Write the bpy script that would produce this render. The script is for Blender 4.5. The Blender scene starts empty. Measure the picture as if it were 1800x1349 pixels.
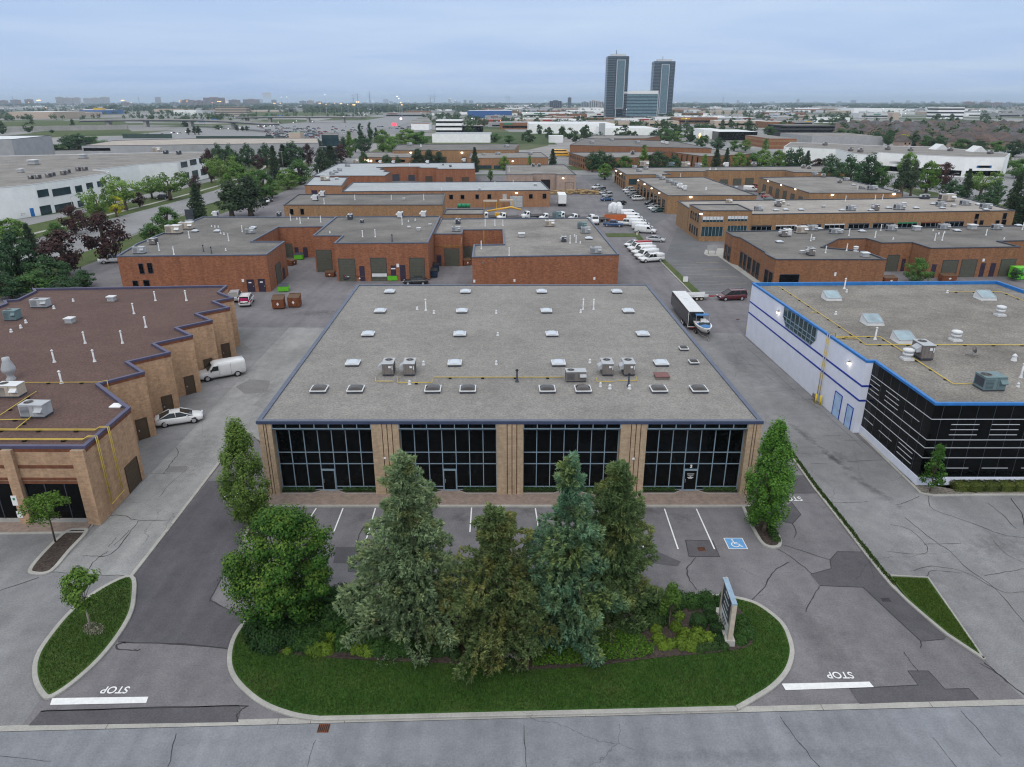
import bpy, math, random
import numpy as np
from mathutils import Vector, Matrix
R = math.radians
rng = random.Random(7)
scene = bpy.context.scene
COL = scene.collection
# ------------------------------------------------------------------ camera
CAMH, FPX, PITCH = 32.0, 1247.0, 21.6309
cam_d = bpy.data.cameras.new("camera")
cam_d.sensor_fit = 'HORIZONTAL'; cam_d.sensor_width = 36.0
cam_d.lens = 36.0 * FPX / 1800.0
cam_d.clip_start = 0.1; cam_d.clip_end = 60000
cam = bpy.data.objects.new("camera", cam_d); COL.objects.link(cam)
cam.location = (0, 0, CAMH); cam.rotation_euler = (R(90 - PITCH), 0, 0)
scene.camera = cam
# ------------------------------------------------------------------ light and air
HAZE = 0.000075
SUN_EL, SUN_ROT = 48.0, 195.0
scene.view_settings.view_transform = 'Standard'
scene.view_settings.look = 'None'
scene.view_settings.exposure = 0.06
scene.view_settings.gamma = 1.0
scene.cycles.use_denoising = True
scene.cycles.filter_width = 1.15
world = bpy.data.worlds.new("World"); scene.world = world
world.use_nodes = True
wn, wl = world.node_tree.nodes, world.node_tree.links
wn.clear()
w_out = wn.new('ShaderNodeOutputWorld'); w_bg = wn.new('ShaderNodeBackground')
w_sky = wn.new('ShaderNodeTexSky'); w_sky.sky_type = 'NISHITA'; w_sky.sun_disc = False
w_sky.sun_elevation = R(SUN_EL); w_sky.sun_rotation = R(SUN_ROT); w_sky.air_density = 1.2; w_sky.dust_density = 2.0
w_bg.inputs['Strength'].default_value = 0.15
w_tc = wn.new('ShaderNodeTexCoord'); w_sep = wn.new('ShaderNodeSeparateXYZ')
wl.new(w_tc.outputs['Generated'], w_sep.inputs[0])
def wmath(op, a, b=None):
    n = wn.new('ShaderNodeMath'); n.operation = op
    for i, v in enumerate((a, b)):
        if v is None: continue
        if isinstance(v, (int, float)): n.inputs[i].default_value = v
        else: wl.new(v, n.inputs[i])
    return n.outputs[0]
zc = wmath('ADD', wmath('MAXIMUM', w_sep.outputs['Z'], 0.0), 0.055)
w_cmb = wn.new('ShaderNodeCombineXYZ')
wl.new(wmath('DIVIDE', w_sep.outputs['X'], zc), w_cmb.inputs[0]); wl.new(wmath('DIVIDE', w_sep.outputs['Y'], zc), w_cmb.inputs[1])
w_map = wn.new('ShaderNodeMapping'); w_map.inputs['Scale'].default_value = (0.32, 0.42, 1); w_map.inputs['Location'].default_value = (3.1, 1.7, 0)
wl.new(w_cmb.outputs[0], w_map.inputs[0])
w_noi = wn.new('ShaderNodeTexNoise'); w_noi.inputs['Scale'].default_value = 1.0; w_noi.inputs['Detail'].default_value = 9; w_noi.inputs['Roughness'].default_value = 0.55
w_noi.inputs['Distortion'].default_value = 0.4
wl.new(w_map.outputs[0], w_noi.inputs['Vector'])
w_rmp = wn.new('ShaderNodeValToRGB')
w_rmp.color_ramp.elements[0].position = 0.36; w_rmp.color_ramp.elements[0].color = (2.7, 3.7, 5.7, 1)
w_rmp.color_ramp.elements[1].position = 0.7; w_rmp.color_ramp.elements[1].color = (3.6, 4.5, 5.95, 1)
wl.new(w_noi.outputs['Fac'], w_rmp.inputs[0])
w_up = wn.new('ShaderNodeMapRange'); w_up.inputs['From Min'].default_value = 0.1; w_up.inputs['From Max'].default_value = 0.9
w_up.inputs['To Min'].default_value = 1.0; w_up.inputs['To Max'].default_value = 1.55
wl.new(w_sep.outputs['Z'], w_up.inputs['Value'])
w_sc = wn.new('ShaderNodeVectorMath'); w_sc.operation = 'SCALE'
w_el = wn.new('ShaderNodeMapRange'); w_el.inputs['From Min'].default_value = 0.10; w_el.inputs['From Max'].default_value = 0.45
wl.new(w_sep.outputs['Z'], w_el.inputs['Value'])
w_neu = wn.new('ShaderNodeMix'); w_neu.data_type = 'RGBA'; w_neu.inputs[7].default_value = (5.35, 5.65, 5.95, 1)   # the deck overhead is white-grey
wl.new(w_el.outputs['Result'], w_neu.inputs['Factor']); wl.new(w_rmp.outputs['Color'], w_neu.inputs[6])
wl.new(w_neu.outputs[2], w_sc.inputs[0]); wl.new(w_up.outputs['Result'], w_sc.inputs['Scale'])
w_mix = wn.new('ShaderNodeMix'); w_mix.data_type = 'RGBA'; w_mix.inputs['Factor'].default_value = 0.9   # thick cloud cover
wl.new(w_sky.outputs[0], w_mix.inputs[6]); wl.new(w_sc.outputs[0], w_mix.inputs[7])
wl.new(w_mix.outputs[2], w_bg.inputs['Color']); wl.new(w_bg.outputs[0], w_out.inputs['Surface'])
sun_d = bpy.data.lights.new("sun", 'SUN'); sun_d.energy = 1.1; sun_d.angle = R(35); sun_d.color = (1.0, 0.95, 0.88)
sun = bpy.data.objects.new("sun", sun_d); COL.objects.link(sun)
# direction towards the sun (behind the camera, a little to its left)
_sd = Vector((math.sin(R(SUN_ROT)) * math.cos(R(SUN_EL)), math.cos(R(SUN_ROT)) * math.cos(R(SUN_EL)), math.sin(R(SUN_EL))))
sun.rotation_euler = _sd.to_track_quat('Z', 'Y').to_euler(); sun.location = (0, -60, 120)
# ------------------------------------------------------------------ pixel of the 1800 px photograph -> point on a level plane / a wall
TH = R(PITCH)
def ray(px, py):
    u = (px - 900) / FPX; w = -(py - 674.5) / FPX
    return (u, math.cos(TH) + w * math.sin(TH), -math.sin(TH) + w * math.cos(TH))
def G(px, py, z=0.0):
    d = ray(px, py); t = (z - CAMH) / d[2]
    return (d[0] * t, d[1] * t)
def G3(px, py, z=0.0):
    return (*G(px, py, z), z)
def GP(pts, z=0.0): return [G(x, y, z) for x, y in pts]
def hgt(px, py, base):                      # height of what is seen at py standing at ground point base
    d = ray(px, py); return CAMH + d[2] * base[1] / d[1]
def onwall(A, B, px, py):                   # distance along A->B and height
    d = ray(px, py); ex, ey = B[0] - A[0], B[1] - A[1]; L = math.hypot(ex, ey)
    nx, ny = ey / L, -ex / L
    t = (A[0] * nx + A[1] * ny) / (d[0] * nx + d[1] * ny)
    return ((d[0] * t - A[0]) * ex / L + (d[1] * t - A[1]) * ey / L, CAMH + d[2] * t)
def topx(x, y, z):                          # back to picture position, for ordering labels
    v = (y * math.cos(TH) - (z - CAMH) * math.sin(TH)); return 900 + FPX * x / max(v, 1)
# ------------------------------------------------------------------ materials
MATS = {}
class NT:
    def __init__(s, name):
        s.m = bpy.data.materials.new(name); s.m.use_nodes = True
        s.n = s.m.node_tree.nodes; s.l = s.m.node_tree.links
        s.b = s.n['Principled BSDF']; MATS[name] = s.m
        s.b.inputs['Specular IOR Level'].default_value = 0.25
    def add(s, t, **kw):
        n = s.n.new(t)
        for k, v in kw.items():
            if k.startswith('_'): setattr(n, k[1:], v)
            else: s.put(n.inputs[k.replace('__', ' ')], v)
        return n
    def put(s, sock, v):
        if hasattr(v, 'is_linked') or isinstance(v, bpy.types.NodeSocket): s.l.new(v, sock)
        else: sock.default_value = v
    def pos(s, obj=False, scale=(1, 1, 1)):
        if obj: v = s.add('ShaderNodeTexCoord').outputs['Object']
        else: v = s.add('ShaderNodeNewGeometry').outputs['Position']
        if scale != (1, 1, 1):
            mp = s.add('ShaderNodeMapping'); s.l.new(v, mp.inputs[0]); mp.inputs['Scale'].default_value = scale; v = mp.outputs[0]
        return v
    def noise(s, scale, detail=3, rough=.55, vec=None, out='Fac'):
        return s.add('ShaderNodeTexNoise', Scale=scale, Detail=detail, Roughness=rough, Vector=vec or s.pos()).outputs[out]
    def ramp(s, fac, stops):
        r = s.add('ShaderNodeValToRGB'); s.l.new(fac, r.inputs[0]); e = r.color_ramp.elements
        while len(e) < len(stops): e.new(0.5)
        for el, (p, c) in zip(e, stops):
            el.position = p; el.color = (*c, 1) if len(c) == 3 else c
        return r.outputs[0]
    def mix(s, f, a, b, bt='MIX'):
        n = s.add('ShaderNodeMix', _data_type='RGBA', _blend_type=bt)
        for i, v in ((0, f), (6, a), (7, b)):
            if isinstance(v, tuple) and len(v) == 3: v = (*v, 1)
            s.put(n.inputs[i], v)
        return n.outputs[2]
    def math(s, op, a, b=0.0):
        n = s.add('ShaderNodeMath', _operation=op); s.put(n.inputs[0], a); s.put(n.inputs[1], b); return n.outputs[0]
    def bump(s, h, strength=.3, dist=.02):
        n = s.add('ShaderNodeBump', Strength=strength, Distance=dist, Height=h); s.l.new(n.outputs[0], s.b.inputs['Normal'])
    def done(s, color=None, rough=.8, metal=0.0, spec=None):
        if color is not None: s.put(s.b.inputs['Base Color'], (*color, 1) if isinstance(color, tuple) and len(color) == 3 else color)
        s.put(s.b.inputs['Roughness'], rough); s.b.inputs['Metallic'].default_value = metal
        if spec is not None: s.b.inputs['Specular IOR Level'].default_value = spec
        return s.m
def sc(c, k): return tuple(x * k for x in c)
def m_plain(name, c, rough=.6, var=.18, scale=1.5, metal=0.0, spec=None):
    t = NT(name); f = t.noise(scale, 5, .65)
    return t.done(t.ramp(f, [(.3, sc(c, 1 - var)), (.7, sc(c, 1 + var))]), rough, metal, spec)
def m_emit(name, c, strength):
    t = NT(name); t.b.inputs['Emission Color'].default_value = (*c, 1); t.b.inputs['Emission Strength'].default_value = strength
    t.done(c, .5); t.m.cycles.emission_sampling = 'NONE' if strength > 0 else 'AUTO'
    return t.m
def m_brick(name, ca, cb, mortar, bw=.45, bh=.15, wear=.25):
    t = NT(name)
    g = t.add('ShaderNodeNewGeometry'); ps = t.add('ShaderNodeSeparateXYZ'); ns = t.add('ShaderNodeSeparateXYZ')
    t.l.new(g.outputs['Position'], ps.inputs[0]); t.l.new(g.outputs['True Normal'], ns.inputs[0])
    u = t.math('SUBTRACT', t.math('MULTIPLY', ps.outputs[1], ns.outputs[0]), t.math('MULTIPLY', ps.outputs[0], ns.outputs[1]))
    c = t.add('ShaderNodeCombineXYZ'); t.l.new(u, c.inputs[0]); t.l.new(ps.outputs[2], c.inputs[1])
    br = t.add('ShaderNodeTexBrick', Scale=1.0, Vector=c.outputs[0], Color1=(*ca, 1), Color2=(*cb, 1), Mortar=(*mortar, 1), Bias=-.1)
    br.inputs['Brick Width'].default_value = bw; br.inputs['Row Height'].default_value = bh; br.inputs['Mortar Size'].default_value = .008
    st = t.noise(.35, 6, .7); fi = t.noise(3.0, 4, .7)
    col = t.mix(t.math('MULTIPLY', st, wear), br.outputs['Color'], sc(ca, .55))
    col = t.mix(1.0, col, t.ramp(fi, [(.25, (.72, .72, .72)), (.75, (1.2, 1.2, 1.2))]), 'MULTIPLY')
    sv = t.noise(1.0, 3, .6, t.pos(scale=(1.6, 1.6, .12)))          # run-off streaks
    col = t.mix(1.0, col, t.ramp(sv, [(.3, (.84, .84, .85)), (.62, (1.05, 1.05, 1.05))]), 'MULTIPLY')
    return t.done(col, .9)
def m_roof(name, c, stain=.35, speck=.25):
    t = NT(name)
    a = t.noise(.12, 6, .65); b = t.noise(.9, 5, .7); s = t.add('ShaderNodeTexNoise', Scale=6.0, Detail=2, Vector=t.pos()).outputs[0]
    col = t.ramp(a, [(.3, sc(c, 1 - stain)), (.62, sc(c, 1.08))])
    col = t.mix(1.0, col, t.ramp(b, [(.3, (.86, .86, .87)), (.7, (1.1, 1.1, 1.09))]), 'MULTIPLY')
    col = t.mix(1.0, col, t.ramp(s, [(.3, (1 - speck,) * 3), (.7, (1 + speck,) * 3)]), 'MULTIPLY')
    t.bump(s, .3, .03)
    return t.done(col, .95)
def m_asphalt(name, c, stain=.25, streak=None, speck=.16, crack=True, spots=()):
    t = NT(name)
    a = t.noise(.09, 7, .62); b = t.noise(.8, 6, .7); s = t.noise(9.0, 2, .6)
    col = t.ramp(a, [(.32, sc(c, 1 - stain)), (.66, sc(c, 1 + stain * .55))])
    col = t.mix(1.0, col, t.ramp(b, [(.3, (.84, .84, .85)), (.7, (1.12, 1.12, 1.11))]), 'MULTIPLY')
    col = t.mix(1.0, col, t.ramp(s, [(.3, (1 - speck,) * 3), (.7, (1 + speck,) * 3)]), 'MULTIPLY')
    if streak:                                # worn wheel tracks along a direction
        mp = t.add('ShaderNodeMapping'); t.l.new(t.pos(), mp.inputs[0]); mp.inputs['Rotation'].default_value = (0, 0, streak[0]); mp.inputs['Scale'].default_value = (streak[1], .06, 1)
        st = t.add('ShaderNodeTexNoise', Scale=1.0, Detail=4, Vector=mp.outputs[0]).outputs[0]
        col = t.mix(1.0, col, t.ramp(st, [(.3, (.84, .84, .85)), (.7, (1.1, 1.1, 1.1))]), 'MULTIPLY')
    if crack:
        cr = t.add('ShaderNodeTexVoronoi', _feature='DISTANCE_TO_EDGE', Scale=.13, Vector=t.mix(.9, t.pos(), t.noise(.5, 5, .65, out='Color'), 'ADD')).outputs['Distance']
        msk = t.math('MULTIPLY', t.math('LESS_THAN', cr, .0022), t.math('GREATER_THAN', t.noise(.05, 2), .53))
        col = t.mix(t.math('MULTIPLY', msk, .5), col, sc(c, .35))
    wob = t.noise(1.6, 5, .7) if spots else None
    for x, y, rx, ry, an, k in spots:         # oil and dirt stains where vehicles stand and turn
        mp = t.add('ShaderNodeMapping', _vector_type='TEXTURE'); t.l.new(t.pos(), mp.inputs[0]); mp.inputs['Location'].default_value = (x, y, 0); mp.inputs['Rotation'].default_value = (0, 0, an); mp.inputs['Scale'].default_value = (rx, ry, 1)
        ln = t.add('ShaderNodeVectorMath', _operation='LENGTH'); t.l.new(mp.outputs[0], ln.inputs[0])
        f = t.ramp(t.math('ADD', ln.outputs['Value'], t.math('MULTIPLY', t.math('SUBTRACT', wob, .5), 2.6)), [(.0, (k,) * 3), (1, (0, 0, 0))])
        col = t.mix(f, col, sc(c, .28))
    t.bump(s, .25, .02)
    return t.done(col, .92, spec=.15)
def m_grass(name, a, b, c):
    t = NT(name); n1 = t.noise(.35, 6, .7); n2 = t.noise(5.0, 4, .75)
    col = t.ramp(n1, [(.3, a), (.5, b), (.72, c)])
    col = t.mix(1.0, col, t.ramp(n2, [(.25, (.6, .6, .6)), (.75, (1.35, 1.35, 1.3))]), 'MULTIPLY')
    t.bump(n2, .5, .08)
    return t.done(col, .95, spec=.1)
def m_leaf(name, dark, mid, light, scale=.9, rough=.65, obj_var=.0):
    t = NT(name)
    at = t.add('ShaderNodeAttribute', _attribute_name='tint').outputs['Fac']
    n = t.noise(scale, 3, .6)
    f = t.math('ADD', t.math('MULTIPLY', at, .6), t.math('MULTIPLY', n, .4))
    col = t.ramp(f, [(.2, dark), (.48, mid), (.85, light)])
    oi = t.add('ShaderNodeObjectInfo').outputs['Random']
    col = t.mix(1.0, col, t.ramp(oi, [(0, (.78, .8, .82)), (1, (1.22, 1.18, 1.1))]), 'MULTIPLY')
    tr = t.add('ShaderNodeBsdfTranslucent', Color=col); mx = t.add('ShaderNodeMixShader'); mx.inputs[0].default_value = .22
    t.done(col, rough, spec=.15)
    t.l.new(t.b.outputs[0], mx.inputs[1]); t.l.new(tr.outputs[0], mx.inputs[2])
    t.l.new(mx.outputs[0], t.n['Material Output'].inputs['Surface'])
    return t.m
def m_glass(name, c=(.006, .008, .009), rough=.06, spec=.5):
    t = NT(name); n = t.noise(.5, 2); return t.done(t.ramp(n, [(.3, sc(c, .7)), (.7, sc(c, 1.3))]), rough, spec=spec)

M_brick_tan = m_brick('tan_brick', (.47, .35, .235), (.40, .29, .19), (.34, .28, .21))
M_brick_peach = m_brick('peach_brick', (.48, .31, .19), (.39, .24, .145), (.32, .25, .19))
M_brick_orange = m_brick('orange_brick', (.38, .195, .105), (.28, .14, .075), (.25, .17, .11))
M_brick_red = m_brick('red_brick', (.33, .132, .068), (.225, .086, .046), (.18, .11, .08))
M_brick_brown = m_brick('brown_brick', (.30, .14, .07), (.21, .095, .05), (.18, .11, .07))
M_brick_ochre = m_brick('ochre_brick', (.35, .205, .105), (.26, .15, .078), (.22, .15, .09))
M_brick_pink = m_brick('pinkish_block', (.40, .30, .25), (.33, .25, .21), (.3, .24, .2), .8, .4)
M_soldier = m_brick('dark_red_soldier_course', (.2, .07, .035), (.15, .055, .03), (.15, .08, .05), .15, .4)
M_block_white = m_plain('white_painted_block', (.64, .67, .77), .7, .06, .8)
M_stucco = m_plain('white_precast', (.82, .82, .81), .8, .07, .3)
M_concrete_wall = m_plain('grey_concrete_panel', (.33, .33, .34), .9, .12, .3)
M_roof_grey = m_roof('grey_gravel_roof', (.215, .203, .19), .14, .22)
M_roof_dark = m_roof('dark_gravel_roof', (.16, .15, .14), .38)
M_roof_mid = m_roof('mid_gravel_roof', (.22, .205, .19), .35)
M_roof_brown = m_roof('brown_gravel_roof', (.10, .062, .053), .14, .3)
M_roof_pale = m_roof('pale_membrane_roof', (.33, .345, .36), .12, .05)
M_roof_beige = m_roof('beige_roof', (.36, .32, .28), .2, .1)
M_trim_navy = m_plain('navy_metal_trim', (.05, .065, .115), .45, .12)
M_trim_purple = m_plain('violet_blue_metal_trim', (.07, .065, .115), .45, .12)
M_trim_dark = m_plain('dark_metal_trim', (.05, .055, .07), .5)
M_trim_steel = m_plain('steel_blue_trim', (.085, .10, .14), .45)
M_trim_blue = m_plain('bright_blue_trim', (.025, .155, .43), .45)
M_stripe = m_plain('deep_blue_stripe', (.015, .04, .30), .5)
M_pale_blue = m_plain('pale_blue_metal', (.35, .5, .72), .45)
M_glass = m_glass('black_glazing', (.003, .0036, .004), .05, .14)
M_glass_blue = m_glass('blue_grey_glazing', (.02, .045, .055), .12)
M_mullion = m_plain('grey_aluminium_mullion', (.20, .27, .33), .4, .08)
M_white_line = m_plain('white_glass_band', (.42, .43, .46), .5, .06)
M_metal = m_plain('galvanised_metal', (.36, .37, .385), .45, .14, 2.0)
M_metal_d = m_plain('brown_grey_metal', (.17, .15, .14), .55, .16, 3.0)
M_metal_teal = m_plain('teal_grey_metal', (.13, .19, .20), .5, .14, 3.0)
M_beige_metal = m_plain('beige_metal', (.45, .39, .32), .5, .14, 3.0)
M_white = m_plain('white_paint', (.7, .7, .7), .4, .05)
M_offwhite = m_plain('weathered_white', (.58, .585, .59), .5, .1)
M_black = m_plain('black_plastic', (.012, .012, .014), .5)
M_tyre = m_plain('tyre_rubber', (.018, .018, .018), .85)
M_yellow = m_plain('yellow_pipe_paint', (.55, .40, .08), .5, .12)
M_yellow_b = m_plain('yellow_bollard_paint', (.62, .46, .03), .5)
M_dome_w = m_plain('milky_skylight_plastic', (.46, .50, .55), .25, .05, 1, 0, .5)
M_dome_d = m_glass('smoked_skylight_plastic', (.035, .028, .026), .1, .5)
M_rust = m_plain('rusted_steel', (.17, .06, .028), .85, .35, 2.5)
M_door_br = m_plain('dark_brown_door', (.075, .052, .035), .6, .1)
M_door_ol = m_plain('olive_grey_door', (.085, .085, .065), .6, .12)
M_door_pu = m_plain('dark_violet_door', (.035, .025, .045), .6)
M_door_gr = m_plain('pale_grey_door', (.42, .43, .43), .6)
M_green = m_plain('bright_green_paint', (.13, .48, .03), .5, .12)
M_green_d = m_plain('deep_green_paint', (.02, .2, .1), .5)
M_bark = m_plain('grey_brown_bark', (.10, .075, .055), .95, .3, 6)
M_bark_pale = m_plain('pale_bark', (.33, .29, .25), .95, .2, 6)
M_curb = m_asphalt('kerb_concrete', (.345, .335, .31), .15, None, .1)
M_walk = m_brick('brick_paving', (.28, .215, .18), (.24, .18, .155), (.2, .17, .15), .4, .2)
M_mulch = m_roof('bark_mulch', (.055, .042, .036), .35, .5)
M_gravel = m_roof('decorative_gravel', (.20, .18, .15), .3, .5)
M_lot = m_asphalt('asphalt_lot', (.165, .157, .165), .16, (.1, .5), .16, True, [(x, 50.6 + (i % 3) * .5, .8, 1.1, .2 * i, .45) for i, x in enumerate((-12.3, -9.6, -7.0, -4.2, -1.4, 1.3, 4.0, 8.8, 11.5, 14.2))] + [(-3, 44, 5, 1.2, .1, .25), (9, 42, 4, 1.3, -.2, .25), (20, 36, 2, 6, .3, .2), (-32, 112, 5, 2, .2, .5), (-26, 128, 4, 3, 0, .5), (-5, 140, 4, 3, 0, .4)])
M_lot_l = m_asphalt('pale_asphalt', (.205, .203, .207), .2, (-.1, .4), .16, True, [(31.1, 61.0, .55, 2.6, .2, .95), (30.2, 66.5, .5, 3.5, .15, .6), (32.0, 55.5, .6, 3.5, .3, .6), (31.8, 61.5, .8, 1.2, 0, .5), (37.5, 46.5, 2.6, 1.8, .3, .35), (42, 40, 4, 2, -.4, .25), (31, 42, 1.5, 4, .5, .2), (-40, 38, 3, 6, .3, .25), (29.6, 88, 1.5, 5, 0, .3)])
M_conc = m_asphalt('worn_concrete_lane', (.255, .253, .25), .18, (.08, .5), .16, True, [(-30, 62, 1.0, 6, .05, .3), (-35, 68.5, 1.5, 2, 0, .4), (-34, 82, 2, 2, 0, .4), (-29, 78, 1, 7, 0, .3)])
M_dark = m_asphalt('new_dark_asphalt', (.094, .089, .098), .14, (0.12, .8), .16, False)
M_patch = m_asphalt('asphalt_patch_mix', (.092, .088, .095), .15)
M_patch_l = m_asphalt('faded_patch_mix', (.175, .172, .172), .15)
M_seal = m_plain('tar_crack_seal', (.036, .035, .037), .7)
M_street = m_asphalt('street_asphalt', (.205, .212, .23), .1, (1.35, .8), .12, True, [(-8, 26.5, 9, .5, .03, .3), (12, 27.5, 9, .5, .03, .25)])
M_road = m_asphalt('road_asphalt', (.23, .23, .235), .12)
M_lot_far = m_asphalt('dark_parking_asphalt', (.135, .135, .142), .2)
M_paint_w = m_plain('white_road_paint', (.66, .66, .66), .7, .1, 4)
M_paint_f = m_plain('faded_white_road_paint', (.30, .30, .30), .8, .2, 3)
M_paint_y = m_plain('faded_yellow_road_paint', (.42, .32, .1), .7)
M_paint_b = m_plain('blue_road_paint', (.12, .30, .55), .7)
M_lawn = m_grass('island_lawn', (.022, .058, .012), (.036, .08, .016), (.06, .098, .025))
M_lawn_l = m_grass('bright_lawn', (.03, .065, .014), (.045, .085, .02), (.075, .10, .035))
M_verge = m_grass('roadside_grass', (.045, .07, .025), (.07, .095, .035), (.11, .11, .055))
# ------------------------------------------------------------------ mesh helpers
class MB:
    def __init__(s): s.v = []; s.f = []; s.m = []; s.mats = []; s.sm = []
    def mi(s, mat):
        if mat not in s.mats: s.mats.append(mat)
        return s.mats.index(mat)
    def face(s, pts, mat, smooth=False):
        k = len(s.v); s.v += [tuple(p) for p in pts]; s.f.append(tuple(range(k, k + len(pts)))); s.m.append(s.mi(mat)); s.sm.append(smooth)
    def faces(s, pts, fs, mat, smooth=False):
        k = len(s.v); s.v += [tuple(p) for p in pts]; mi = s.mi(mat)
        for f in fs: s.f.append(tuple(i + k for i in f)); s.m.append(mi); s.sm.append(smooth)
    def box(s, c, d, mat, rz=0.0, bottom=True):
        hx, hy, hz = d[0] / 2, d[1] / 2, d[2] / 2; ca, sa = math.cos(rz), math.sin(rz)
        p = [(c[0] + x * ca - y * sa, c[1] + x * sa + y * ca, c[2] + z) for z in (-hz, hz) for x, y in ((-hx, -hy), (hx, -hy), (hx, hy), (-hx, hy))]
        fs = [(4, 5, 6, 7), (0, 1, 5, 4), (1, 2, 6, 5), (2, 3, 7, 6), (3, 0, 4, 7)]
        if bottom: fs.append((3, 2, 1, 0))
        s.faces(p, fs, mat)
    def prism(s, poly, z0, z1, mat, top=None, bottom=False, cap=True):
        n = len(poly)
        if area(poly) < 0: poly = poly[::-1]
        p = [(x, y, z0) for x, y in poly] + [(x, y, z1) for x, y in poly]
        s.faces(p, [(i, (i + 1) % n, n + (i + 1) % n, n + i) for i in range(n)], mat)
        if cap: s.face([(x, y, z1) for x, y in poly], top or mat)
        if bottom: s.face([(x, y, z0) for x, y in poly[::-1]], mat)
    def tube(s, pts, r, mat, n=8, cap=True):
        pts = [Vector(p) for p in pts]; rr = r if isinstance(r, (list, tuple)) else [r] * len(pts)
        rings = []
        for i, p in enumerate(pts):
            d = (pts[min(i + 1, len(pts) - 1)] - pts[max(i - 1, 0)]).normalized()
            a = d.orthogonal().normalized() if abs(d.z) > .9 else d.cross(Vector((0, 0, 1))).normalized()
            b = d.cross(a)
            rings += [p + (a * math.cos(2 * math.pi * j / n) + b * math.sin(2 * math.pi * j / n)) * rr[i] for j in range(n)]
        fs = [(i * n + j, i * n + (j + 1) % n, (i + 1) * n + (j + 1) % n, (i + 1) * n + j) for i in range(len(pts) - 1) for j in range(n)]
        if cap: fs += [tuple(range(n))[::-1], tuple(range((len(pts) - 1) * n, len(pts) * n))]
        s.faces(rings, fs, mat, True)
    def lathe(s, c, prof, mat, n=14):
        p = [(c[0] + r * math.cos(2 * math.pi * j / n), c[1] + r * math.sin(2 * math.pi * j / n), c[2] + z) for r, z in prof for j in range(n)]
        fs = [(i * n + j, i * n + (j + 1) % n, (i + 1) * n + (j + 1) % n, (i + 1) * n + j) for i in range(len(prof) - 1) for j in range(n)]
        fs.append(tuple(range((len(prof) - 1) * n, len(prof) * n)))
        s.faces(p, fs, mat, True)
    def ring(s, outer, inner, z, mat):
        n = len(outer)
        for i in range(n):
            j = (i + 1) % n
            s.face([(*outer[i], z), (*outer[j], z), (*inner[j], z), (*inner[i], z)], mat)
    def build(s, name, parent=None, origin=None, at=None):   # vertices are in world space unless an origin is given
        me = bpy.data.meshes.new(name)
        ox, oy, oz = at if at is not None else origin if origin is not None else wloc(parent)
        me.from_pydata([(x - ox, y - oy, z - oz) for x, y, z in s.v], [], s.f)
        for mt in s.mats: me.materials.append(mt)
        me.polygons.foreach_set('material_index', s.m); me.polygons.foreach_set('use_smooth', s.sm); me.update()
        o = bpy.data.objects.new(name, me); COL.objects.link(o)
        if parent is not None: o.parent = parent
        if at is not None: o.location = at
        return o
def wloc(o):
    v = Vector((0, 0, 0))
    while o is not None: v = v + o.location; o = o.parent
    return v
def area(p): return sum(p[i][0] * p[(i + 1) % len(p)][1] - p[(i + 1) % len(p)][0] * p[i][1] for i in range(len(p))) / 2
def offset(poly, d):                          # mitred outward offset (negative: inward)
    if area(poly) < 0: poly = poly[::-1]
    n = len(poly); out = []
    for i in range(n):
        a, b, c = poly[i - 1], poly[i], poly[(i + 1) % n]
        def nrm(p, q):
            L = math.hypot(q[0] - p[0], q[1] - p[1]) or 1; return ((q[1] - p[1]) / L, -(q[0] - p[0]) / L)
        n1, n2 = nrm(a, b), nrm(b, c); k = 1 + n1[0] * n2[0] + n1[1] * n2[1]; k = max(k, .3)
        out.append((b[0] + d * (n1[0] + n2[0]) / k, b[1] + d * (n1[1] + n2[1]) / k))
    return out
def tag(o, label=None, cat=None, group=None, kind=None):
    if label: o['label'] = label
    if cat: o['category'] = cat
    if group: o['group'] = group
    if kind: o['kind'] = kind
    return o
def thing(name, label, cat, loc=(0, 0, 0), rz=0.0, group=None):
    o = bpy.data.objects.new(name, None); COL.objects.link(o); o.location = loc; o.rotation_euler = (0, 0, rz); o.empty_display_size = .3
    return tag(o, label, cat, group)
def structure(name, mb, **k):
    return tag(mb.build(name), kind='structure')
def children(o): return CH.get(o.name) or [c for c in COL.objects if c.parent == o]
CH = {}
def proto_children(o):
    CH[o.name] = [c for c in COL.objects if c.parent == o]
    for c in CH[o.name]: proto_children(c)
def copy_tree(o, parent=None):
    c = o.copy(); COL.objects.link(c)
    if parent is not None: c.parent = parent
    for ch in CH.get(o.name, ()): copy_tree(ch, c)
    return c
def local_mesh(mb, name, parent): return mb.build(name, parent, origin=(0, 0, 0))
def np_mesh(name, V, F, mats, parent=None, tint=None, mi=None, smooth=False):
    me = bpy.data.meshes.new(name); k = F.shape[1]
    me.vertices.add(len(V)); me.vertices.foreach_set('co', V.astype(np.float32).ravel())
    me.loops.add(F.size); me.loops.foreach_set('vertex_index', F.astype(np.int32).ravel())
    me.polygons.add(len(F)); me.polygons.foreach_set('loop_start', np.arange(0, F.size, k, dtype=np.int32))
    for m in mats: me.materials.append(m)
    if mi is not None: me.polygons.foreach_set('material_index', mi.astype(np.int32))
    if smooth: me.polygons.foreach_set('use_smooth', np.ones(len(F), bool))
    if tint is not None:
        a = me.attributes.new('tint', 'FLOAT', 'FACE'); a.data.foreach_set('value', tint.astype(np.float32))
    me.update(); me.validate()
    o = bpy.data.objects.new(name, me); COL.objects.link(o)
    if parent is not None: o.parent = parent
    return o
ORD = ['first', 'second', 'third', 'fourth', 'fifth', 'sixth', 'seventh', 'eighth', 'ninth', 'tenth', 'eleventh', 'twelfth', 'thirteenth', 'fourteenth', 'fifteenth', 'sixteenth', 'seventeenth', 'eighteenth', 'nineteenth', 'twentieth']
AUTO = []
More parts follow.
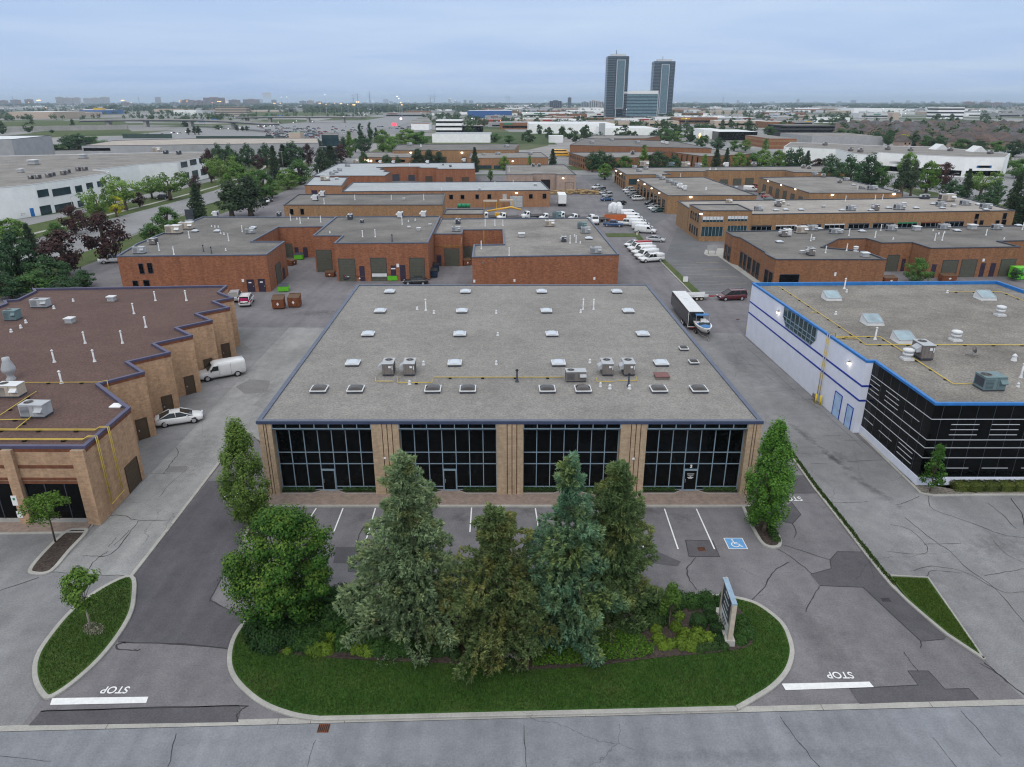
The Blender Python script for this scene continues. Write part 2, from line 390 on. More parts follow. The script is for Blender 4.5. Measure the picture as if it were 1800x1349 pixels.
def auto(o, look, zone):                      # label finished at the end, once its look-alikes are known
    AUTO.append((o, look, zone)); return o
def finish_labels():
    d = {}
    for o, look, zone in AUTO: d.setdefault((look, zone), []).append(o)
    for (look, zone), os_ in d.items():
        os_.sort(key=lambda o: topx(*o.location))
        n = len(os_)
        for i, o in enumerate(os_):
            if n == 1: o['label'] = f'{look} {zone}'
            else:
                w = 'leftmost' if i == 0 else 'rightmost' if i == n - 1 else (ORD[i] + ' from left' if i < 20 else ORD[n - 1 - i] + ' from right' if n - 1 - i < 20 else 'one of many')
                o['label'] = f'{look} {zone}, {w}'
# ================================================================== ground
def sheet(name, poly, z, mat, rise=None):
    mb = MB()
    if rise is None:
        if area(poly) < 0: poly = poly[::-1]
        mb.face([(x, y, z) for x, y in poly], mat)
    else: mb.prism(poly, rise, z, mat)
    return structure(name, mb)
def ribbon(mb, pts, w, z, mat):
    pts = [Vector((p[0], p[1])) for p in pts]; n = len(pts); L = []; Rr = []
    for i, p in enumerate(pts):
        d = (pts[min(i + 1, n - 1)] - pts[max(i - 1, 0)]).normalized(); q = Vector((-d.y, d.x)); ww = w[i] if isinstance(w, list) else w
        L.append(p + q * ww / 2); Rr.append(p - q * ww / 2)
    for i in range(n - 1): mb.face([(*Rr[i], z), (*Rr[i + 1], z), (*L[i + 1], z), (*L[i], z)], mat)
def kerb(name, pts, w=.3, h=.14, mat=None, closed=False):
    mat = mat or M_curb; mb = MB(); pts = [Vector((p[0], p[1])) for p in pts]; n = len(pts); sec = []
    for i, p in enumerate(pts):
        a = pts[(i - 1) % n] if closed else pts[max(i - 1, 0)]; b = pts[(i + 1) % n] if closed else pts[min(i + 1, n - 1)]
        d = (b - a).normalized(); q = Vector((-d.y, d.x))
        o, e = p + q * w / 2, p - q * w / 2; o2, e2 = p + q * (w / 2 - .03), p - q * (w / 2 - .03)
        sec += [(*o, -.02), (*o, h - .03), (*o2, h), (*e2, h), (*e, h - .03), (*e, -.02)]
    fs = []
    for i in range(n if closed else n - 1):
        j = (i + 1) % n
        for k in range(5): fs.append((i * 6 + k, i * 6 + k + 1, j * 6 + k + 1, j * 6 + k))
    if not closed: fs += [(0, 1, 2, 3, 4, 5), tuple((n - 1) * 6 + k for k in range(6))[::-1]]
    mb.faces(sec, fs, mat); return structure(name, mb)
def smooth_line(pts, k=4, closed=False):      # Catmull-Rom
    P = [Vector((p[0], p[1])) for p in pts]; n = len(P); out = []
    for i in range(n if closed else n - 1):
        p0, p1, p2, p3 = (P[(i - 1) % n], P[i], P[(i + 1) % n], P[(i + 2) % n]) if closed else (P[max(i - 1, 0)], P[i], P[i + 1], P[min(i + 2, n - 1)])
        for j in range(k):
            t = j / k
            out.append(.5 * ((2 * p1) + (p2 - p0) * t + (2 * p0 - 5 * p1 + 4 * p2 - p3) * t * t + (3 * p1 - p0 - 3 * p2 + p3) * t ** 3))
    if not closed: out.append(P[-1])
    return [(p.x, p.y) for p in out]
# far terrain: one sheet to the horizon, a patchwork of grass, paving and woods
def terrain_mat():
    t = NT('far_plain'); v = t.add('ShaderNodeTexVoronoi', Scale=.011, Vector=t.mix(.12, t.pos(), t.noise(.02, 3, out='Color'), 'ADD'))
    sep = t.add('ShaderNodeSeparateColor'); t.l.new(v.outputs['Color'], sep.inputs[0])
    base = t.ramp(sep.outputs[0], [(.0, (.06, .085, .035)), (.22, (.05, .075, .03)), (.23, (.24, .24, .24)), (.5, (.2, .2, .2)), (.51, (.08, .10, .045)), (.64, (.11, .115, .065)), (.65, (.27, .26, .25)), (1, (.19, .185, .18))])
    for e in t.n:
        if e.type == 'VALTORGB': e.color_ramp.interpolation = 'LINEAR'
    col = t.mix(1.0, base, t.ramp(t.noise(.05, 6, .7), [(.3, (.72, .72, .72)), (.7, (1.25, 1.25, 1.25))]), 'MULTIPLY')
    return t.done(col, .95, spec=.1)
mb = MB(); S = 16000
mb.face([(-S, -300, -.06), (S, -300, -.06), (S, 2 * S, -.06), (-S, 2 * S, -.06)], terrain_mat()); structure('ground', mb)
sheet('industrial_yard_asphalt', [(-92, 20), (150, 20), (150, 205), (135, 345), (-92, 345)], 0.0, M_lot)
# street at the bottom of the picture
sA, sB = G(0, 1287), G(1800, 1240)
sdir = (Vector(sB) - Vector(sA)).normalized()
def sline(px, py0, ext): p = Vector(G(px, py0)) + sdir * ext; return (p.x, p.y)
e0 = Vector(sA) - sdir * 120; e1 = Vector(sB) + sdir * 150; nrm_s = Vector((-sdir.y, sdir.x))
sheet('street', [tuple(e0), tuple(e1), tuple(e1 - nrm_s * 60), tuple(e0 - nrm_s * 60)], .006, M_street)
sheet('street_gutter', [tuple(e0), tuple(e0 + nrm_s * .42), tuple(e1 + nrm_s * .42), tuple(e1)], .012, M_curb)
mb = MB()
for px in (185, 487, 545, 605, 1030, 1215, 1448, 1640):
    p = Vector(G(px, 1287 - 47 * px / 1800)); q = p + nrm_s * .42; ribbon(mb, [p, q], .025, .016, M_seal)
ribbon(mb, [e0, e1], .03, .016, M_seal)
structure('gutter_joint', mb)
# left property: concrete lane and paler lot
lk = [G(231, 1014), G(296, 931), G(355, 854), G(394, 803), G(432, 757), (-23.3, 62), (-24.0, 80), (-24.8, 101.5)]
lk_ext = lk
sheet('left_lot', [(-75, 30.9), G(40, 1276), G(76, 1222), G(62, 1190), G(84, 1126), G(126, 1075), G(181, 1035), G(231, 1014), *lk[1:], (-24.8, 104), (-75, 104)], .004, M_lot_l)
sheet('concrete_lane', [G(90, 1006), G(231, 1014), *lk[1:], (-24.9, 103), (-34, 104), (-33.4, 49.9), (-33.6, 46.5)], .010, M_conc)
kerb('left_property_kerb', lk, .28, .12)
# new darker asphalt of the left lane
sheet('dark_asphalt_lane', [G(232, 1018), G(366, 846), G(430, 846), G(450, 905), G(404, 990), G(372, 1052), G(376, 1060), G(436, 1086), G(415, 1112), G(401, 1141), G(300, 1133), G(207, 1129), G(222, 1092), G(232, 1056)], .010, M_dark)
# right property
rk = [(22.3, 101), (22.4, 80), (22.4, 62), G(1372, 776), G(1432, 860), G(1468, 905), G(1510, 959.7), G(1540, 998), G(1566.5, 1030), G(1595, 1058), G(1626, 1085), G(1662.6, 1115.6), G(1731, 1161)]
sheet('right_lot', [*rk, G(1800, 1230), (75, 31.5), (75, 55), (36, 55), (34, 101)], .004, M_lot_l)
kerb('right_property_kerb', rk, .24, .13)
rk2 = rk[3:9]
strip = [*rk2, *[(x + .42, y + .08) for x, y in rk2[::-1]]]
sheet('grass_strip', strip, .08, M_verge, 0)
tri = [G(1564, 1016), G(1630, 1019), G(1724, 1153), G(1662.6, 1113), G(1626, 1082), G(1595, 1055)]
sheet('triangle_lawn', tri, .12, M_lawn_l, 0)
kerb('triangle_lawn_kerb', [G(1560, 1013), G(1631, 1017), G(1680, 1088), G(1729, 1160)], .16, .13)
# planting kerb in front of the glass building
kerb('glass_building_kerb', [(36.05, 66.5), G(1618, 868), G(1640, 872), G(1720, 871), (75, 54.2)], .25, .13)
sheet('glass_building_bed', [(36.2, 66.6), G(1619, 866), G(1640, 870), G(1720, 869), (75, 54.4), (75, 56.4), (36.0, 56.4)], .08, M_gravel, 0)
# centre island
isl = smooth_line([G(*p) for p in ((562, 1265), (520, 1259), (473, 1243), (438, 1220), (411, 1189), (404, 1157), (414, 1119), (441, 1088), (500, 1058), (587, 1044), (700, 1045), (850, 1046), (1000, 1047), (1130, 1048), (1225, 1048.5), (1267, 1049.5), (1298, 1053.7), (1329, 1063), (1360, 1084), (1379, 1104.6), (1390, 1133.6), (1391, 1156), (1381, 1183), (1358, 1208), (1329, 1227), (1294, 1247))], 4)
kerb('island_kerb', isl, .3, .14)
front = [G(1294, 1247), G(1100, 1252), G(900, 1257), G(700, 1262), G(562, 1265)]
kerb('island_street_kerb', front, .3, .14)
sheet('island_lawn', isl + front[1:-1], .12, M_lawn, 0)
bed = smooth_line([G(*p) for p in ((437, 1112), (440, 1130), (460, 1143), (520, 1154), (600, 1161), (700, 1166), (800, 1170), (900, 1178), (930, 1180), (1000, 1177), (1060, 1172), (1150, 1160), (1250, 1151), (1308, 1142), (1324, 1128), (1320, 1105), (1305, 1080), (1285, 1058))], 3)
sheet('mulch_bed', bed + [G(1200, 1053), G(1000, 1050), G(800, 1049), G(600, 1048), G(510, 1061), G(455, 1092)], .15, M_mulch, .05)
# left lawn island
lis = smooth_line([G(*p) for p in ((231, 1015), (235, 1054), (224, 1092), (186, 1147), (139, 1193), (93, 1225), (76, 1221), (63, 1193), (65, 1160), (84, 1126), (127, 1075), (181, 1035))], 4, True)
kerb('left_island_kerb', lis, .3, .14, None, True)
sheet('left_island_lawn', lis, .12, M_lawn_l, 0)
sheet('bare_earth_patch', smooth_line([G(165 + 20 * math.cos(a), 1108 + 12 * math.sin(a)) for a in [i * .9 for i in range(7)]], 3, True), .124, M_gravel)
# small mulch island by the brown-roofed building
mis = smooth_line([G(*p) for p in ((55, 1000), (60, 1009), (90, 1005), (122, 969), (152, 936), (140, 932), (118, 936), (85, 965))], 4, True)
kerb('mulch_island_kerb', mis, .3, .13, None, True); sheet('mulch_island_soil', mis, .11, M_mulch, 0)
# brick pavement and kerb along the left building
sheet('brick_pavement', [(-75, 49.9), (-33.6, 49.9), G(168, 913), G(150, 936), (-75, 47.4)], .10, M_walk, 0)
kerb('brick_pavement_kerb', [(-75, 47.3), G(152, 937), G(180, 906)], .22, .12)
# right island with the columnar tree
ris = smooth_line([G(*p) for p in ((1306, 892), (1316, 914), (1336, 951), (1351, 962), (1367, 962), (1371, 955), (1367, 942), (1352, 924), (1340, 905), (1335, 890))], 4)
kerb('right_island_kerb', ris, .26, .14); sheet('right_island_soil', ris, .11, M_mulch, 0)
lis2 = smooth_line([G(*p) for p in ((462, 893), (448, 915), (430, 945), (437, 952), (455, 935), (490, 893))], 4)
kerb('columnar_tree_kerb', lis2, .26, .14); sheet('columnar_tree_soil', lis2, .11, M_mulch, 0)
# front pavement of the main building
FY = 54.14
sheet('front_brick_pavement', [(-21.6, FY + .9), (-21.6, 52.35), (20.4, 52.35), (20.6, FY + .9)], .13, M_walk, 0)
kerb('front_pavement_kerb', [(-21.6, 52.25), (20.4, 52.25)], .26, .14)
# patches of newer asphalt, sealed cracks, road paint
def patch(pts, z=.016, m=None): sheet('asphalt_patch', GP(pts), z, m or M_patch)
patch([(72, 1251), (420, 1241), (424, 1246), (418, 1270), (50, 1276)])
patch([(1493, 1211), (1614, 1205), (1596, 1180), (1632, 1180), (1661, 1212), (1703, 1211), (1720, 1230), (1511, 1238)])
patch([(1472, 970), (1518, 972), (1566, 1030), (1626, 1088), (1663, 1120), (1660, 1124), (1619, 1128), (1517, 1033), (1441, 1030), (1425, 1010), (1461, 1000), (1459, 985)])
patch([(1205, 950), (1253, 951), (1265, 979), (1211, 979)])
patch([(1122, 958), (1160, 972), (1197, 988), (1191, 996), (1125, 988)])
patch([(1391, 883), (1408, 905), (1406, 908), (1393, 921), (1382, 920), (1374, 914), (1360, 905)])
patch([(1394, 836), (1420, 836), (1436, 868), (1392, 868), (1375, 830)])
patch([(590, 962), (645, 962), (700, 975), (640, 1007), (611, 1006), (612, 991), (586, 990)])
patch([(296, 820), (330, 820), (326, 831), (292, 831)], .016, M_patch_l)
patch([(414, 680), (440, 667), (475, 670), (470, 690), (430, 693)], .016, M_patch_l)
patch([(408, 618), (425, 602), (441, 615), (412, 622)], .016, M_patch_l)
mb = MB(); CR = [
 ([(1440, 1031), (1430, 1050), (1415, 1075)], .09), ([(1388, 988), (1360, 1005), (1345, 1030), (1319, 1059)], .09),
 ([(1367, 965), (1390, 980), (1428, 1009)], .08), ([(1372, 958), (1400, 965), (1460, 985)], .07),
 ([(1224, 980), (1208, 1000), (1211, 1018), (1224, 1037)], .1), ([(1393, 921), (1399, 935), (1396, 946)], .08),
 ([(1588, 1147), (1602, 1165), (1614, 1180)], .06), ([(1618, 1128), (1619, 1140)], .08), ([(1729, 1165), (1760, 1190), (1800, 1222)], .1),
 ([(1722, 1166), (1750, 1182), (1775, 1202)], .06),
 ([(642, 923), (633, 936), (626, 962)], .12), ([(207, 1129), (300, 1132.5), (401, 1140)], .14), ([(222, 1130), (206, 1133), (209, 1141), (232, 1144), (246, 1143)], .13),
 ([(401, 995), (371, 1052), (376, 1059), (432, 1085)], .10), ([(72, 1251), (200, 1246.5), (420, 1241), (424, 1247), (417, 1258), (419, 1270)], .1),
 ([(90, 1006), (160, 1010), (231, 1013)], .06), ([(0, 1039), (68, 1016)], .07),
 ([(310, 787), (313, 798), (306, 808), (297, 820), (288, 833)], .09), ([(265, 833), (300, 834)], .08), ([(332, 822), (300, 850), (280, 874)], .05),
 ([(193, 906), (222, 908), (240, 915), (300, 915)], .09), ([(243, 916), (222, 945), (195, 975), (165, 978), (145, 978)], .09), ([(190, 970), (168, 985), (152, 1008)], .07), ([(228, 932), (200, 960)], .06), ([(205, 945), (190, 962)], .05),
 ([(1617, 873), (1590, 884), (1577, 888)], .06), ([(1632, 873), (1640, 895), (1700, 917), (1760, 940), (1800, 945)], .06), ([(1736, 885), (1762, 905), (1786, 930)], .07), ([(1776, 875), (1797, 905), (1800, 925)], .09),
 ([(1466, 884), (1500, 884), (1525, 882)], .05), ([(1590, 910), (1640, 950), (1670, 970), (1700, 1000), (1750, 1035), (1800, 1095)], .06), ([(1625, 957), (1690, 956)], .05), ([(1563, 922), (1600, 932), (1630, 962), (1620, 974), (1560, 970)], .05),
 ([(1600, 1005), (1640, 996), (1700, 1008), (1760, 1040), (1800, 1041)], .05), ([(1630, 1014), (1640, 1004), (1690, 1008)], .05), ([(1730, 1012), (1775, 1005), (1800, 1000)], .05), ([(1745, 950), (1770, 975), (1800, 990)], .04),
 ([(1300, 602), (1345, 640), (1400, 690), (1440, 720), (1520, 790)], .05), ([(1390, 705), (1440, 702)], .05), ([(1340, 690), (1343, 690), (1420, 683)], .04), ([(1445, 767), (1478, 766)], .05), ([(1485, 775), (1515, 774)], .05), ([(1490, 812), (1550, 809)], .05), ([(1425, 815), (1455, 816)], .05), ([(1400, 797), (1440, 799)], .04),
 ([(1420, 618), (1345, 610), (1300, 580)], .04), ([(1250, 640), (1270, 645), (1340, 662)], .04), ([(1310, 640), (1340, 645)], .05), ([(1280, 590), (1300, 625), (1360, 670)], .05),
 ([(1190, 700), (1205, 705)], .05), ([(310, 1288), (296, 1349)], .05), ([(920, 1275), (926, 1349)], .05), ([(1373, 1262), (1400, 1300), (1440, 1349)], .05), ([(1690, 1250), (1760, 1330)], .04),
 ([(0, 1330), (90, 1340)], .03), ([(1640, 1296), (1680, 1349)], .03), ([(540, 1349), (555, 1300)], .03)]
for pts, w in CR:
    pp = smooth_line(GP(pts), 5); pp = [(x + rng.uniform(-.05, .05), y + rng.uniform(-.05, .05)) for x, y in pp]
    ribbon(mb, pp, [w * rng.uniform(.4, .95) for _ in pp], .020, M_seal)
for pts in (((72, 1251), (420, 1241)), ((1441, 1030), (1517, 1033), (1619, 1128), (1660, 1124)), ((1425, 1010), (1461, 1000), (1459, 985), (1472, 970), (1516, 971)), ((1205, 950), (1253, 951), (1265, 979), (1211, 979), (1205, 950)), ((1493, 1211), (1614, 1205), (1596, 1180), (1632, 1180), (1661, 1212), (1703, 1211), (1720, 1230)), ((1391, 883), (1408, 905), (1393, 921), (1374, 914))):
    ribbon(mb, GP(pts), .07, .020, M_seal)
structure('crack_seal', mb)
def line_px(a, b, w=.11, mat=None, name='parking_line'):
    mb = MB(); ribbon(mb, [G(*a), G(*b)], w, .024, mat or M_paint_w); structure(name, mb)
for a, b in (((556, 894), (541, 917)), ((603, 894), (587, 935)), ((660, 894), (643, 952)), ((829, 893), (826, 936)), ((884, 893), (886, 918)), ((941, 894), (946, 925)), ((1110, 895), (1131, 963)), ((1168, 895), (1192, 966)), ((1224, 895), (1256, 966))):
    line_px(a, b)
def poly_px(name, pts, mat, z=.024): sheet(name, GP(pts), z, mat)
poly_px('stop_line', [(92, 1228), (261, 1225.5), (257, 1236.5), (88, 1240)], M_paint_w)
poly_px('stop_line', [(1374, 1202.5), (1528, 1199), (1536, 1208.5), (1381, 1214)], M_paint_w)
def text_mesh(name, body, size, mat, M, parent=None, align='CENTER', bold=.0, kind='structure'):
    cu = bpy.data.curves.new(name, 'FONT'); cu.body = body; cu.size = size; cu.align_x = align; cu.align_y = 'CENTER'; cu.offset = bold
    o = bpy.data.objects.new(name + '_curve', cu); COL.objects.link(o)
    dg = bpy.context.evaluated_depsgraph_get(); me = bpy.data.meshes.new_from_object(o.evaluated_get(dg))
    bpy.data.objects.remove(o); me.transform(M); me.materials.clear(); me.materials.append(mat); me.name = name
    r = bpy.data.objects.new(name, me); COL.objects.link(r)
    if parent is not None: r.parent = parent
    elif kind: r['kind'] = kind
    return r
def ground_text(body, c, size, ang, mat=None, sx=.8):
    text_mesh('stop_marking', body, size, mat or M_paint_w, Matrix.Translation((c[0], c[1], .024)) @ Matrix.Rotation(ang, 4, 'Z') @ Matrix.Diagonal((sx, 1, 1, 1)), bold=.012)
ground_text('STOP', G(203, 1213), .74, math.pi, sx=.9)
ground_text('STOP', G(1476, 1187), .74, math.pi, sx=.9)
ground_text('STOP', G(414, 871.5), 1.0, 0, sx=.8)
ground_text('STOP', G(1391, 877), 1.0, math.pi, sx=.75)
# accessible bay: blue square with white border and wheelchair sign
c = G(1293, 956); mb = MB(); hs = .68
mb.face([(c[0] + x, c[1] + y, .024) for x, y in ((-.75, -.75), (.75, -.75), (.75, .75), (-.75, .75))], M_paint_w)
mb.face([(c[0] + x, c[1] + y, .028) for x, y in ((-hs, -hs), (hs, -hs), (hs, hs), (-hs, hs))], M_paint_b)
def arc(cx, cy, r, a0, a1, n=16): return [(cx + r * math.cos(R(a0 + (a1 - a0) * i / n)), cy + r * math.sin(R(a0 + (a1 - a0) * i / n))) for i in range(n + 1)]
ribbon(mb, [(c[0] + x, c[1] + y) for x, y in arc(-.06, -.16, .30, 70, 350)], .085, .032, M_paint_w)
ribbon(mb, [(c[0] + x, c[1] + y) for x, y in ((-.12, .34), (-.08, -.06), (.22, -.10), (.34, -.42), (.46, -.40))], .10, .032, M_paint_w)
ribbon(mb, [(c[0] + x, c[1] + y) for x, y in ((-.10, .13), (.16, .11))], .08, .033, M_paint_w)
mb.face([(c[0] - .14 + x, c[1] + .46 + y, .032) for x, y in arc(0, 0, .085, 0, 340, 10)], M_paint_w)
structure('accessible_bay_marking', mb)
# drain grates
def grate(px, py, w, l, label, mat=None):
    mb = MB(); c = G(px, py)
    mb.box((c[0], c[1], .02), (w, l, .03), mat or M_rust)
    for i in range(6): mb.box((c[0] - w / 2 + w * (i + .5) / 6, c[1], .038), (w / 12, l * .86, .02), M_black)
    o = mb.build('drain_grate', at=(c[0], c[1], 0)); tag(o, label, 'drain grate')
grate(569, 1281, .62, .55, 'rusty square drain grate in the street gutter below the lawn island')
grate(1233, 966, .55, .5, 'rusty drain grate in the dark patch between parking stalls')
grate(1557, 1055, .6, .4, 'reddish flush drain cover in the dark patch beside the curb', M_patch)
grate(1297, 562, .5, .5, 'dark drain grate in the lane between trailer and white wall')
# ================================================================== buildings
def centroid(p): return (sum(q[0] for q in p) / len(p), sum(q[1] for q in p) / len(p))
def shell(name, label, poly, z, wall, roof, trim, cat='building', group=None, par=.25, cw=.32, ch=.16, base=None):
    """building with wall, roof and coping as parts; poly in world metres, z = coping top"""
    if area(poly) < 0: poly = poly[::-1]
    c = centroid(poly); t = thing(name, label, cat, (c[0], c[1], 0), 0, group)
    mb = MB(); mb.prism(poly, -.1, z - ch, wall, cap=False)
    inner = offset(poly, -cw + .06)
    n = len(poly)
    mb.prism([p for p in inner[::-1]], 0, 0, wall, cap=False) if False else None
    mb.build('wall', t)
    mb = MB(); mb.face([(*p, z - par) for p in inner], roof); mb.build('roof', t)
    mb = MB(); outer = offset(poly, .06)
    mb.ring(outer, inner, z, trim)
    for i in range(n):
        j = (i + 1) % n
        mb.face([(*outer[i], z - ch - .04), (*outer[j], z - ch - .04), (*outer[j], z), (*outer[i], z)], trim)
        mb.face([(*inner[j], z - par - .02), (*inner[i], z - par - .02), (*inner[i], z), (*inner[j], z)], trim)
        mb.face([(*outer[j], z - ch - .04), (*outer[i], z - ch - .04), (*poly[i], z - ch - .04), (*poly[j], z - ch - .04)], trim)
    mb.build('coping', t)
    t['_p'] = 0; del t['_p']
    return t
def wbox(mb, A, B, s0, s1, z0, z1, d0, d1, mat):
    """box on wall A->B from s0..s1, z0..z1, standing out d0..d1 towards the camera side"""
    L = math.hypot(B[0] - A[0], B[1] - A[1]); ux, uy = (B[0] - A[0]) / L, (B[1] - A[1]) / L; nx, ny = uy, -ux
    if nx * A[0] + ny * A[1] > 0: nx, ny = -nx, -ny
    P = lambda s, d, z: (A[0] + ux * s + nx * d, A[1] + uy * s + ny * d, z)
    p = [P(s, d, z) for z in (z0, z1) for s, d in ((s0, d0), (s1, d0), (s1, d1), (s0, d1))]
    mb.faces(p, [(3, 2, 1, 0), (4, 5, 6, 7), (0, 1, 5, 4), (1, 2, 6, 5), (2, 3, 7, 6), (3, 0, 4, 7)], mat)
def pxrect(A, B, r):
    x0, y0, x1, y1 = r; ym, xm = (y0 + y1) / 2, (x0 + x1) / 2
    s = sorted((onwall(A, B, x0, ym)[0], onwall(A, B, x1, ym)[0])); z = sorted((onwall(A, B, xm, y1)[1], onwall(A, B, xm, y0)[1]))
    return s[0], s[1], max(z[0], .02), z[1]
def opening(t, name, A, B, rects, mat, frame=None, fw=.07, slats=0, px=True, handle=False, label=None, d=.04):
    for r in rects:
        s0, s1, z0, z1 = pxrect(A, B, r) if px else r
        if name in ('door', 'garage_door', 'entrance_door'): z0 = .02
        mb = MB(); wbox(mb, A, B, s0, s1, z0, z1, -.02, d, mat)
        if slats:
            for k in range(1, slats): zz = z0 + (z1 - z0) * k / slats; wbox(mb, A, B, s0 + .02, s1 - .02, zz - .012, zz + .012, d, d + .02, frame or mat)
        o = mb.build(name, t)
        if label: o['label'] = label
        if frame:
            mb = MB()
            for a, b, c2, e in ((s0 - fw, s0, z0, z1 + fw), (s1, s1 + fw, z0, z1 + fw), (s0, s1, z1, z1 + fw)): wbox(mb, A, B, a, b, c2, e, -.02, d + .05, frame)
            if name == 'window': wbox(mb, A, B, s0 - fw, s1 + fw, z0 - fw, z0, -.02, d + .08, frame)
            mb.build('frame', o, origin=wloc(t))
        if handle:
            mb = MB(); wbox(mb, A, B, s1 - .16, s1 - .08, z0 + .95, z0 + 1.1, d, d + .07, M_metal); mb.build('handle', o, origin=wloc(t))
M_lampglow = m_emit('warm_lamp_glow', (1.0, .86, .62), 7)
M_lampcool = m_emit('cool_lamp_glow', (.95, .97, 1.0), 16)
def wall_lamp(px, py, A, B, label, r=.16, glow=None, power=18):
    s, z = onwall(A, B, px, py); L = math.hypot(B[0] - A[0], B[1] - A[1]); ux, uy = (B[0] - A[0]) / L, (B[1] - A[1]) / L; nx, ny = uy, -ux
    if nx * A[0] + ny * A[1] > 0: nx, ny = -nx, -ny
    p = (A[0] + ux * s, A[1] + uy * s, z); t = thing('wall_lamp', label, 'wall lamp', p)
    mb = MB(); wbox(mb, A, B, s - r, s + r, z + r * .3, z + r * 1.1, 0, r * 1.6, M_metal_d); mb.build('housing', t)
    mb = MB(); wbox(mb, A, B, s - r * .9, s + r * .9, z - r * .9, z + r * .3, .02, r * 1.5, glow or M_lampglow); mb.build('lens', t)
    if power:
        ld = bpy.data.lights.new('bulb', 'POINT'); ld.energy = power; ld.color = (1, .88, .7); ld.shadow_soft_size = .1
        lo = bpy.data.objects.new('bulb', ld); COL.objects.link(lo); lo.parent = t; lo.location = (nx * r * 3.2, ny * r * 3.2, -r * .5)
    return t
# ------------------------------------------------------------------ main building
FL, FR, BR, BL = (-21.37, FY), (20.99, FY), (19.87, 102.1), (-22.63, 101.85)
ZT = 7.17
t = thing('glass_front_building', 'tan brick flat-roofed commercial building with four tall bays of black glazing', 'building', (-.7, 78, 0))
MAIN = t
X0 = -21.37; K = .04775
bx = [X0 + (p - 452) * K for p in (452, 475.5, 651, 699.5, 872, 919.5, 1091.5, 1138, 1315.5, 1340)]
GY = FY + .75
mb = MB(); mb.prism([(X0, GY + .05), (20.99, GY + .05), BR, BL], -.1, ZT - .2, M_brick_tan, cap=False)
for a, b in ((bx[0], bx[1]), (bx[2], bx[3]), (bx[4], bx[5]), (bx[6], bx[7]), (bx[8], bx[9])):
    nst = 3 if b - a < 1.5 else 4; e = [a + (b - a) * f for f in ((0, .42, .62, 1) if nst == 3 and a < 0 else (0, .4, .6, 1) if nst == 3 else (0, .4, .58, .76, 1))]
    for k in range(len(e) - 1):
        p0, p1 = e[k] + (.035 if k else 0), e[k + 1] - (.035 if k < len(e) - 2 else 0)
        mb.box(((p0 + p1) / 2, (FY + GY) / 2, (ZT - .25) / 2), (p1 - p0, GY - FY + .12, ZT - .25), M_brick_tan)
    mb.box(((a + b) / 2, (FY + .06 + GY) / 2, (ZT - .3) / 2), (b - a - .08, GY - FY - .04, ZT - .3), M_soldier)
mb.build('wall', t)
poly = [FL, FR, BR, BL]; inner = offset(poly, -.3); outer = offset(poly, .1)
mb = MB(); mb.face([(*p, ZT - .12) for p in inner], M_roof_grey); mb.build('roof', t)
mb = MB(); mb.ring(outer, inner, ZT, M_trim_steel)
for i in range(4):
    j = (i + 1) % 4
    mb.face([(*outer[i], ZT - .28), (*outer[j], ZT - .28), (*outer[j], ZT), (*outer[i], ZT)], M_trim_navy)
    mb.face([(*inner[j], ZT - .16), (*inner[i], ZT - .16), (*inner[i], ZT), (*inner[j], ZT)], M_trim_steel)
mb.face([(*outer[0], ZT - .28), (*FL, ZT - .28), (*FR, ZT - .28), (*outer[1], ZT - .28)], M_trim_navy)
mb.build('coping', t)
zrow = [onwall((X0, GY), (20.99, GY), 700, y)[1] for y in (759, 794.9, 815, 855, 864)]
